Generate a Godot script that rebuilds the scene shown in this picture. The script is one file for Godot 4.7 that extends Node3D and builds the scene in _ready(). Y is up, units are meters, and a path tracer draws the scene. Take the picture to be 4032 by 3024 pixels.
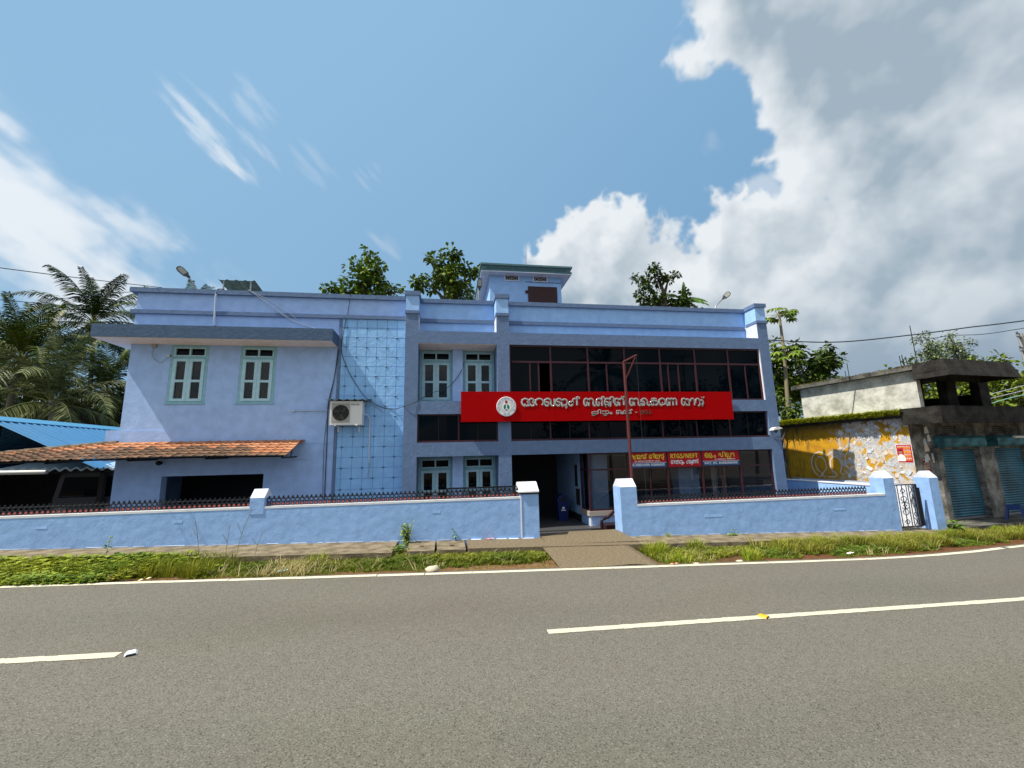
extends Node3D

# ---------------------------------------------------------------- mesh builder
class MB:
	var v := PackedVector3Array()
	var n := PackedVector3Array()
	var u := PackedVector2Array()
	var c := PackedColorArray()
	var ix := PackedInt32Array()
	var col := Color.WHITE
	var xf := Transform3D.IDENTITY
	func vert(p: Vector3, nn: Vector3, uv := Vector2.ZERO) -> int:
		v.append(xf * p)
		n.append((xf.basis * nn).normalized())
		u.append(uv)
		c.append(col)
		return v.size() - 1
	func tri(a: Vector3, b: Vector3, d: Vector3) -> void:
		var nn := (b - a).cross(d - a).normalized()
		var k := vert(a, nn)
		vert(b, nn)
		vert(d, nn)
		ix.append_array([k, k + 2, k + 1])
	# corners counter-clockwise seen from outside
	func quad(a: Vector3, b: Vector3, d: Vector3, e: Vector3, r := Rect2(0, 0, 1, 1)) -> void:
		var nn := (b - a).cross(e - a).normalized()
		if nn.length() < 0.5:
			nn = (d - b).cross(e - b).normalized()
		var k := vert(a, nn, Vector2(r.position.x, r.end.y))
		vert(b, nn, r.end)
		vert(d, nn, Vector2(r.end.x, r.position.y))
		vert(e, nn, r.position)
		ix.append_array([k, k + 2, k + 1, k, k + 3, k + 2])
	func box(a: Vector3, b: Vector3) -> void:
		var x0 := minf(a.x, b.x)
		var x1 := maxf(a.x, b.x)
		var y0 := minf(a.y, b.y)
		var y1 := maxf(a.y, b.y)
		var z0 := minf(a.z, b.z)
		var z1 := maxf(a.z, b.z)
		quad(Vector3(x0, y0, z1), Vector3(x1, y0, z1), Vector3(x1, y1, z1), Vector3(x0, y1, z1))
		quad(Vector3(x1, y0, z0), Vector3(x0, y0, z0), Vector3(x0, y1, z0), Vector3(x1, y1, z0))
		quad(Vector3(x0, y0, z0), Vector3(x0, y0, z1), Vector3(x0, y1, z1), Vector3(x0, y1, z0))
		quad(Vector3(x1, y0, z1), Vector3(x1, y0, z0), Vector3(x1, y1, z0), Vector3(x1, y1, z1))
		quad(Vector3(x0, y1, z1), Vector3(x1, y1, z1), Vector3(x1, y1, z0), Vector3(x0, y1, z0))
		quad(Vector3(x0, y0, z0), Vector3(x1, y0, z0), Vector3(x1, y0, z1), Vector3(x0, y0, z1))
	# solid from a polygon (counter-clockwise in the plane of ax, ay) pushed along ax x ay
	func prism(poly: PackedVector2Array, o: Vector3, ax: Vector3, ay: Vector3, depth: float) -> void:
		var az := ax.cross(ay).normalized()
		var q := poly.duplicate()
		if Geometry2D.is_polygon_clockwise(q):
			q.reverse()
		var t := Geometry2D.triangulate_polygon(q)
		for k in range(0, t.size(), 3):
			var a := q[t[k]]
			var b := q[t[k + 1]]
			var d := q[t[k + 2]]
			if (b - a).cross(d - a) < 0.0:
				var s := b
				b = d
				d = s
			var A := o + ax * a.x + ay * a.y
			var B := o + ax * b.x + ay * b.y
			var D := o + ax * d.x + ay * d.y
			tri(A + az * depth, B + az * depth, D + az * depth)
			tri(A, D, B)
		for k in q.size():
			var a2 := q[k]
			var b2 := q[(k + 1) % q.size()]
			var A2 := o + ax * a2.x + ay * a2.y
			var B2 := o + ax * b2.x + ay * b2.y
			quad(A2, B2, B2 + az * depth, A2 + az * depth)
	# round or flattened tube along points; hint = flat direction of the section
	func tube(pts: PackedVector3Array, r0: float, r1: float, sides := 6, caps := true) -> void:
		var m := pts.size()
		if m < 2:
			return
		var d0 := (pts[1] - pts[0]).normalized()
		var s := d0.cross(Vector3.UP if absf(d0.y) < 0.9 else Vector3.RIGHT).normalized()
		var base := v.size()
		for k in m:
			var d := (pts[mini(k + 1, m - 1)] - pts[maxi(k - 1, 0)]).normalized()
			s = (s - d * s.dot(d)).normalized()
			var b := d.cross(s)
			var r := lerpf(r0, r1, float(k) / (m - 1))
			for j in sides:
				var a := TAU * j / sides
				var nn := s * cos(a) + b * sin(a)
				vert(pts[k] + nn * r, nn, Vector2(float(j) / sides, k))
		for k in m - 1:
			for j in sides:
				var a := base + k * sides + j
				var b := base + k * sides + (j + 1) % sides
				ix.append_array([a, a + sides, b, b, a + sides, b + sides])
		if caps:
			for e in 2:
				var o := pts[0] if e == 0 else pts[m - 1]
				var st := base if e == 0 else base + (m - 1) * sides
				var nn := (pts[0] - pts[1]).normalized() if e == 0 else (pts[m - 1] - pts[m - 2]).normalized()
				var k := v.size()
				var inv := xf.affine_inverse()
				for j in sides:
					vert(inv * v[st + j], nn)
				vert(o, nn)
				for j in sides:
					if e == 0:
						ix.append_array([k + sides, k + j, k + (j + 1) % sides])
					else:
						ix.append_array([k + sides, k + (j + 1) % sides, k + j])
	# strip of flattened section lying in the plane of ax, ay, raised along az
	func ribbon(pl: PackedVector2Array, o: Vector3, ax: Vector3, ay: Vector3, w: float, h: float) -> void:
		var m := pl.size()
		if m < 2:
			return
		var az := ax.cross(ay).normalized()
		var base := v.size()
		for k in m:
			var d := (pl[mini(k + 1, m - 1)] - pl[maxi(k - 1, 0)]).normalized()
			var s2 := Vector2(-d.y, d.x)
			var p := o + ax * pl[k].x + ay * pl[k].y
			var s := (ax * s2.x + ay * s2.y)
			vert(p + s * w * 0.5, (s + az * 0.2).normalized())
			vert(p + s * w * 0.36 + az * h, (s * 0.5 + az).normalized())
			vert(p - s * w * 0.36 + az * h, (az - s * 0.5).normalized())
			vert(p - s * w * 0.5, (az * 0.2 - s).normalized())
		for k in m - 1:
			for j in 3:
				var a := base + k * 4 + j
				ix.append_array([a, a + 4, a + 1, a + 1, a + 4, a + 5])
	func lathe(prof: PackedVector2Array, o: Vector3, sides := 16) -> void:
		var base := v.size()
		for k in prof.size():
			var d := prof[mini(k + 1, prof.size() - 1)] - prof[maxi(k - 1, 0)]
			for j in sides:
				var a := TAU * j / sides
				var dir := Vector3(cos(a), 0, -sin(a))
				vert(o + dir * prof[k].x + Vector3(0, prof[k].y, 0), (dir * d.y - Vector3(0, d.x, 0)).normalized())
		for k in prof.size() - 1:
			for j in sides:
				var a := base + k * sides + j
				var b := base + k * sides + (j + 1) % sides
				ix.append_array([a, a + sides, b, b, a + sides, b + sides])
	# wall in the xy plane between z0 and z1 with rectangular openings [x0, x1, y0, y1]
	func wall(x0: float, x1: float, y0: float, y1: float, z0: float, z1: float, holes: Array) -> void:
		var xs := [x0, x1]
		var ys := [y0, y1]
		for h in holes:
			for q in [h[0], h[1]]:
				if q > x0 and q < x1 and not xs.has(q):
					xs.append(q)
			for q in [h[2], h[3]]:
				if q > y0 and q < y1 and not ys.has(q):
					ys.append(q)
		xs.sort()
		ys.sort()
		var solid := {}
		for i in xs.size() - 1:
			for j in ys.size() - 1:
				var cx: float = (xs[i] + xs[i + 1]) / 2.0
				var cy: float = (ys[j] + ys[j + 1]) / 2.0
				var s := true
				for h in holes:
					if cx > h[0] and cx < h[1] and cy > h[2] and cy < h[3]:
						s = false
				if s:
					solid[Vector2i(i, j)] = true
		for k in solid:
			var a: float = xs[k.x]
			var b: float = xs[k.x + 1]
			var e: float = ys[k.y]
			var g: float = ys[k.y + 1]
			quad(Vector3(a, e, z1), Vector3(b, e, z1), Vector3(b, g, z1), Vector3(a, g, z1))
			quad(Vector3(b, e, z0), Vector3(a, e, z0), Vector3(a, g, z0), Vector3(b, g, z0))
			if not solid.has(k + Vector2i(-1, 0)):
				quad(Vector3(a, e, z0), Vector3(a, e, z1), Vector3(a, g, z1), Vector3(a, g, z0))
			if not solid.has(k + Vector2i(1, 0)):
				quad(Vector3(b, e, z1), Vector3(b, e, z0), Vector3(b, g, z0), Vector3(b, g, z1))
			if not solid.has(k + Vector2i(0, 1)):
				quad(Vector3(a, g, z1), Vector3(b, g, z1), Vector3(b, g, z0), Vector3(a, g, z0))
			if not solid.has(k + Vector2i(0, -1)):
				quad(Vector3(a, e, z0), Vector3(b, e, z0), Vector3(b, e, z1), Vector3(a, e, z1))
	# leaf of two bent halves: base p, along d, side s, up-normal taken from both
	func leaf(p: Vector3, d: Vector3, s: Vector3, l: float, w: float, droop := 0.2) -> void:
		var nn := s.cross(d).normalized()
		var m := p + d * l * 0.5 + nn * l * 0.06
		var t := p + d * l - Vector3(0, l * droop, 0)
		var k := vert(p, nn)
		vert(m + s * w * 0.5 - nn * w * 0.12, (nn + s * 0.3).normalized())
		vert(m - s * w * 0.5 - nn * w * 0.12, (nn - s * 0.3).normalized())
		vert(t, nn)
		ix.append_array([k, k + 2, k + 1, k + 1, k + 2, k + 3])
	func mesh() -> ArrayMesh:
		var a := []
		a.resize(Mesh.ARRAY_MAX)
		a[Mesh.ARRAY_VERTEX] = v
		a[Mesh.ARRAY_NORMAL] = n
		a[Mesh.ARRAY_TEX_UV] = u
		a[Mesh.ARRAY_COLOR] = c
		a[Mesh.ARRAY_INDEX] = ix
		var m := ArrayMesh.new()
		m.add_surface_from_arrays(Mesh.PRIMITIVE_TRIANGLES, a)
		return m

# ---------------------------------------------------------------- scene helpers
var M := {}
var used := {}
var rng := RandomNumberGenerator.new()

func numbered(called: String) -> String:
	var k: int = used.get(called, 0)
	used[called] = k + 1
	return called if k == 0 else "%s_%03d" % [called, k]

func part(called: String, what, mat: Material, parent: Node3D = null) -> MeshInstance3D:
	var o := MeshInstance3D.new()
	var m: Mesh = what.mesh() if what is MB else what
	o.mesh = m
	o.material_override = mat
	if parent == null:
		o.name = numbered(called)
		add_child(o)
	else:
		var k: int = parent.get_meta("n_" + called, 0)
		parent.set_meta("n_" + called, k + 1)
		o.name = called if k == 0 else "%s_%03d" % [called, k]
		parent.add_child(o, true)
	return o

func tag(o: Node3D, label: String, category: String, group := "") -> void:
	o.set_meta("label", label)
	o.set_meta("category", category)
	if group:
		o.set_meta("group", group)

func thing(called: String, label: String, category: String, at := Vector3.ZERO, turn := 0.0, group := "") -> Node3D:
	var o := Node3D.new()
	o.name = numbered(called)
	add_child(o)
	o.position = at
	o.rotation.y = turn
	tag(o, label, category, group)
	return o

func struct(called: String, what, mat: Material) -> MeshInstance3D:
	var o := part(called, what, mat)
	o.set_meta("kind", "structure")
	return o

func boxm(a: Vector3, b: Vector3) -> MB:
	var m := MB.new()
	m.box(a, b)
	return m

func wire(pts: Array, r: float, sides := 5, sag := 0.0) -> MB:
	var m := MB.new()
	var cv := Curve3D.new()
	for k in pts.size():
		var a: Vector3 = pts[maxi(k - 1, 0)]
		var b: Vector3 = pts[mini(k + 1, pts.size() - 1)]
		var t := (b - a) / 6.0
		cv.add_point(pts[k], -t, t)
	var out := PackedVector3Array()
	var steps := maxi(2, pts.size() * 6)
	for k in steps + 1:
		var f := float(k) / steps
		out.append(cv.sample_baked(f * cv.get_baked_length(), true) - Vector3(0, sag * 4.0 * f * (1.0 - f), 0))
	m.tube(out, r, r, sides)
	return m

func gy(x: float) -> float:
	return -0.03 * clampf(x, -16.0, 18.0)

func edge_z(x: float) -> float:      # near edge of the carriageway
	if x < 8.0:
		return 4.64
	if x < 13.0:
		return 4.64 - 0.02 * (x - 8.0) * (x - 8.0)
	return 4.14 - 0.2 * (x - 13.0)

# ---------------------------------------------------------------- materials
func lin(r: float, g: float, b: float) -> Color:
	return Color(r, g, b).linear_to_srgb()

func noise_img(size: int, freq: float, oct: int, sd: int) -> Image:
	var f := FastNoiseLite.new()
	f.seed = sd
	f.noise_type = FastNoiseLite.TYPE_SIMPLEX_SMOOTH
	f.frequency = freq
	f.fractal_octaves = oct
	f.fractal_gain = 0.55
	return f.get_seamless_image(size, size)

# colour texture between two linear colours, from two noises
func ramp_tex(size: int, f1: float, o1: int, f2: float, mixed: float, sd: int, lo: Color, hi: Color, hard := 1.0) -> ImageTexture:
	var a := noise_img(size, f1, o1, sd)
	var b := noise_img(size, f2, 2, sd + 7)
	var out := Image.create(size, size, false, Image.FORMAT_RGB8)
	for y in size:
		for x in size:
			var t := lerpf(a.get_pixel(x, y).r, b.get_pixel(x, y).r, mixed)
			t = clampf((t - 0.5) * hard + 0.5, 0.0, 1.0)
			out.set_pixel(x, y, lo.lerp(hi, t).linear_to_srgb())
	return ImageTexture.create_from_image(out)

func bump_tex(size: int, freq: float, oct: int, sd: int, strength: float) -> ImageTexture:
	var a := noise_img(size, freq, oct, sd)
	a.convert(Image.FORMAT_RGBA8)
	a.bump_map_to_normal_map(strength)
	return ImageTexture.create_from_image(a)

func mat(color: Color, rough := 0.8, tex: Texture2D = null, scale := 1.0, bump: Texture2D = null, bscale := 1.0) -> StandardMaterial3D:
	var m := StandardMaterial3D.new()
	m.albedo_color = color.linear_to_srgb()
	m.roughness = rough
	m.metallic_specular = 0.35
	if tex or bump:
		m.uv1_triplanar = true
		m.uv1_world_triplanar = true
		m.uv1_scale = Vector3.ONE * scale
	if tex:
		m.albedo_texture = tex
	if bump:
		m.normal_enabled = true
		m.normal_texture = bump
		m.normal_scale = bscale
	return m

func vcol(m: StandardMaterial3D) -> StandardMaterial3D:
	m.vertex_color_use_as_albedo = true
	return m

func leafy(color: Color, back := 0.5) -> StandardMaterial3D:
	var m := mat(color, 0.55)
	m.vertex_color_use_as_albedo = true
	m.cull_mode = BaseMaterial3D.CULL_DISABLED
	m.backlight_enabled = true
	m.backlight = Color(back, back, back * 0.6)
	return m

func make_materials() -> void:
	var plast := ramp_tex(512, 0.012, 5, 0.15, 0.35, 3, Color(0.78, 0.79, 0.80), Color(1, 1, 1), 1.6)
	var pbump := bump_tex(512, 0.03, 5, 11, 5.0)
	M.blue = mat(Color(0.36, 0.595, 0.97), 0.85, plast, 0.35, pbump, 0.10)
	M.lilac = mat(Color(0.41, 0.60, 0.98), 0.85, plast, 0.35, pbump, 0.10)
	M.tilewall = mat(Color(0.30, 0.58, 0.96), 0.6, plast, 0.35, pbump, 0.18)
	M.tiledark = mat(Color(0.11, 0.22, 0.36), 0.7)
	M.groove = mat(Color(0.24, 0.42, 0.72), 0.7)
	M.grey = mat(Color(0.14, 0.215, 0.37), 0.85, plast, 0.5, pbump, 0.2)
	M.hood = mat(Color(0.075, 0.125, 0.215), 0.85, plast, 0.5, pbump, 0.25)
	M.wallblue = mat(Color(0.31, 0.51, 0.88), 0.85, plast, 0.4, bump_tex(512, 0.012, 5, 12, 5.0), 0.28)
	M.white = mat(Color(0.80, 0.82, 0.88), 0.7, plast, 0.5)
	M.palewhite = mat(Color(0.72, 0.77, 0.92), 0.75, plast, 0.5, pbump, 0.4)
	M.soffit = mat(Color(0.85, 0.78, 0.78), 0.85, plast, 0.5)
	M.dark = mat(Color(0.02, 0.02, 0.022), 0.9)
	M.floor = mat(Color(0.06, 0.06, 0.065), 0.5)
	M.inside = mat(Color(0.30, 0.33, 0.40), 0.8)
	M.painted_gloom = mat(Color(0.025, 0.025, 0.03), 0.7)  # near-black wall colour with the shade of the interiors put in
	M.frame = mat(Color(0.28, 0.55, 0.66), 0.5, plast, 0.8)
	M.sash = mat(Color(0.46, 0.72, 0.84), 0.45, plast, 0.8)
	M.maroon = mat(Color(0.052, 0.018, 0.026), 0.4)
	M.railing = mat(Color(0.022, 0.008, 0.010), 0.4)
	M.rust = mat(Color(0.095, 0.026, 0.028), 0.5)
	M.doorbrown = mat(Color(0.045, 0.017, 0.02), 0.5)
	M.tint = mat(Color(0.0001, 0.003, 0.006), 0.02)
	M.tint.metallic_specular = 0.2
	var g := StandardMaterial3D.new()
	g.albedo_color = Color(0.03, 0.05, 0.07, 0.30)
	g.transparency = BaseMaterial3D.TRANSPARENCY_ALPHA
	g.roughness = 0.02
	g.metallic_specular = 0.9
	M.glass = g
	var pg: StandardMaterial3D = g.duplicate()
	pg.albedo_color = Color(0.01, 0.014, 0.016, 0.5)
	pg.metallic_specular = 0.4
	M.paneglass = pg
	M.curtain = mat(Color(0.34, 0.35, 0.32), 0.9)
	M.iron = mat(Color(0.012, 0.014, 0.02), 0.45)
	M.rose = mat(Color(0.40, 0.09, 0.08), 0.6)
	M.red = mat(Color(0.36, 0.001, 0.002), 0.45)
	M.red.metallic_specular = 0.15
	M.chrome = mat(Color(0.60, 0.58, 0.54), 0.06)
	M.chrome.metallic = 1.0
	M.signred = mat(Color(0.45, 0.006, 0.015), 0.4)
	M.signblue = mat(Color(0.03, 0.11, 0.27), 0.4)
	M.yellow = mat(Color(0.78, 0.62, 0.05), 0.5)
	M.print = mat(Color(0.8, 0.82, 0.85), 0.5)
	M.printblue = mat(Color(0.06, 0.09, 0.18), 0.5)
	M.green = mat(Color(0.0, 0.17, 0.10), 0.5)
	M.bluedot = mat(Color(0.01, 0.13, 0.3), 0.5)
	M.reddot = mat(Color(0.42, 0.01, 0.06), 0.5)
	M.gold = mat(Color(0.55, 0.50, 0.33), 0.5)
	M.acwhite = mat(Color(0.72, 0.72, 0.70), 0.4)
	M.acgrey = mat(Color(0.35, 0.34, 0.32), 0.5)
	M.steel = mat(Color(0.32, 0.33, 0.35), 0.35)
	M.steel.metallic = 0.6
	M.sheet = mat(Color(0.20, 0.27, 0.27), 0.5, ramp_tex(256, 0.02, 4, 0.1, 0.2, 19, Color(0.6, 0.6, 0.6), Color(1, 1, 1), 1.5), 0.5)
	M.bluesheet = mat(Color(0.065, 0.225, 0.43), 0.35, plast, 0.3)
	M.pvc = mat(Color(0.50, 0.58, 0.72), 0.4)
	M.cable = mat(Color(0.03, 0.045, 0.06), 0.5)
	M.cablepale = mat(Color(0.35, 0.40, 0.46), 0.5)
	M.cablegreen = mat(Color(0.16, 0.32, 0.28), 0.5)
	M.cornice = mat(Color(0.10, 0.20, 0.23), 0.7, plast, 0.8)
	var stain := ramp_tex(512, 0.008, 5, 0.06, 0.3, 23, Color(0.25, 0.25, 0.24), Color(1, 1, 1), 2.4)
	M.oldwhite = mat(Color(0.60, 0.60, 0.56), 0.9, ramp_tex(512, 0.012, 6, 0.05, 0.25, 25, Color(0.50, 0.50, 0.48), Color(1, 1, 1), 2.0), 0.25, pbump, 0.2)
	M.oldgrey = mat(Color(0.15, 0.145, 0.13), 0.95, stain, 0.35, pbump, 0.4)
	M.olddark = mat(Color(0.036, 0.034, 0.031), 0.95, stain, 0.5, pbump, 0.4)  # black-stained concrete, darkened further for shade under the overhangs
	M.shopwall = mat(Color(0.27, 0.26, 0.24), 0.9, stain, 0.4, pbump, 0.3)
	M.shutter = mat(Color(0.06, 0.20, 0.29), 0.4, ramp_tex(512, 0.006, 4, 0.08, 0.3, 29, Color(0.35, 0.3, 0.28), Color(1, 1, 1), 2.2), 0.3)
	M.shutbox = mat(Color(0.06, 0.22, 0.27), 0.6, stain, 0.4)
	M.stool = mat(Color(0.015, 0.045, 0.20), 0.35)
	M.bin = mat(Color(0.008, 0.018, 0.11), 0.5)
	M.concrete = mat(Color(0.27, 0.225, 0.155), 0.95, ramp_tex(512, 0.01, 6, 0.12, 0.35, 31, Color(0.40, 0.38, 0.33), Color(1, 1, 1), 1.9), 0.5, bump_tex(512, 0.06, 5, 33, 6.0), 0.25)
	M.concrete2 = mat(Color(0.235, 0.19, 0.125), 0.95, ramp_tex(512, 0.03, 6, 0.3, 0.5, 37, Color(0.42, 0.40, 0.36), Color(1, 1, 1), 1.8), 0.8, bump_tex(512, 0.16, 4, 39, 6.0), 0.35)
	M.soil = vcol(mat(Color(0.30, 0.19, 0.10), 1.0, ramp_tex(512, 0.02, 6, 0.2, 0.45, 41, Color(0.35, 0.33, 0.3), Color(1, 1, 1), 2.0), 0.7, bump_tex(512, 0.1, 5, 43, 10.0), 1.0))
	M.earth = mat(Color(0.075, 0.062, 0.045), 1.0)
	M.paint = mat(Color(0.74, 0.71, 0.58), 0.85, ramp_tex(1024, 0.09, 4, 0.35, 0.4, 47, Color(0.36, 0.34, 0.30), Color(1.25, 1.25, 1.25), 4.2), 0.8)
	M.edgepaint = mat(Color(0.74, 0.71, 0.58), 0.85, ramp_tex(512, 0.03, 5, 0.3, 0.5, 49, Color(0.72, 0.70, 0.62), Color(1, 1, 1), 2.6), 1.0)
	M.asphalt = asphalt()
	M.tileA = mat(Color(0.50, 0.235, 0.125), 0.85)
	M.tileB = mat(Color(0.42, 0.18, 0.09), 0.85)
	M.tileC = mat(Color(0.13, 0.082, 0.055), 0.95)
	M.tileD = mat(Color(0.20, 0.115, 0.072), 0.95)
	M.flash = mat(Color(0.42, 0.16, 0.09), 0.8, stain, 0.6)
	M.ridge = mat(Color(0.20, 0.15, 0.10), 0.95, stain, 1.2)
	M.bark = mat(Color(0.10, 0.085, 0.06), 0.95)
	M.palmbark = mat(Color(0.20, 0.18, 0.14), 0.95)
	M.leaf = leafy(Color(1, 1, 1), 0.4)
	M.frond = leafy(Color(1, 1, 1), 0.22)
	M.frond.roughness = 0.5
	M.frond.metallic_specular = 0.3
	M.grass = leafy(Color(1, 1, 1), 0.6)
	M.wood = mat(Color(0.025, 0.021, 0.018), 0.95)  # timber colour lowered to carry the shade under the shed
	M.paper = mat(Color(0.68, 0.68, 0.67), 0.9)
	M.stone = mat(Color(0.62, 0.55, 0.42), 0.9, plast, 3.0, pbump, 1.0)
	M.lamp = mat(Color(0.06, 0.065, 0.07), 0.5)
	M.lens = mat(Color(0.35, 0.35, 0.32), 0.2)
	M.orange = mat(Color(0.9, 0.42, 0.02), 0.4)
	M.moss = leafy(Color(1, 1, 1), 0.5)

func asphalt() -> StandardMaterial3D:
	var s := 1024
	var a := noise_img(s, 0.16, 3, 51)
	var b := noise_img(s, 0.02, 4, 53)
	var out := Image.create(s, s, false, Image.FORMAT_RGB8)
	var hgt := Image.create(s, s, false, Image.FORMAT_RGBA8)
	var r := RandomNumberGenerator.new()
	r.seed = 5
	for y in s:
		for x in s:
			var t := a.get_pixel(x, y).r
			var w := b.get_pixel(x, y).r
			var k := 0.70 + (t - 0.5) * 0.55 + (w - 0.5) * 0.10 + r.randf_range(-0.12, 0.12)
			out.set_pixel(x, y, Color(k, k * 0.975, k * 0.92).linear_to_srgb())
			hgt.set_pixel(x, y, Color(t, t, t))
	for k in 26000:
		var x := r.randi() % s
		var y := r.randi() % s
		var q := r.randf()
		var bright := r.randf_range(0.95, 1.3) if q < 0.42 else r.randf_range(0.22, 0.45)
		var tone := Color(bright, bright * 0.97, bright * 0.89)
		var sz := 2 + r.randi() % 4
		var rad := sz * 0.5
		for dy in sz:
			for dx in sz:
				if Vector2(dx + 0.5 - rad, dy + 0.5 - rad).length() > rad:
					continue
				var px := (x + dx) % s
				var py := (y + dy) % s
				out.set_pixel(px, py, out.get_pixel(px, py).srgb_to_linear().lerp(tone, 0.75).clamp(Color.BLACK, Color.WHITE).linear_to_srgb())
	hgt.bump_map_to_normal_map(4.0)
	var m := mat(Color(0.196, 0.190, 0.170), 0.9, ImageTexture.create_from_image(out), 0.36, ImageTexture.create_from_image(hgt), 0.35)
	m.vertex_color_use_as_albedo = true
	return m

# ---------------------------------------------------------------- sky
func curve_at(tab: Array, x: float) -> float:
	if x <= tab[0].x:
		return tab[0].y
	for k in tab.size() - 1:
		if x <= tab[k + 1].x:
			return lerpf(tab[k].y, tab[k + 1].y, smoothstep(0.0, 1.0, (x - tab[k].x) / (tab[k + 1].x - tab[k].x)))
	return tab[tab.size() - 1].y

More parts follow.
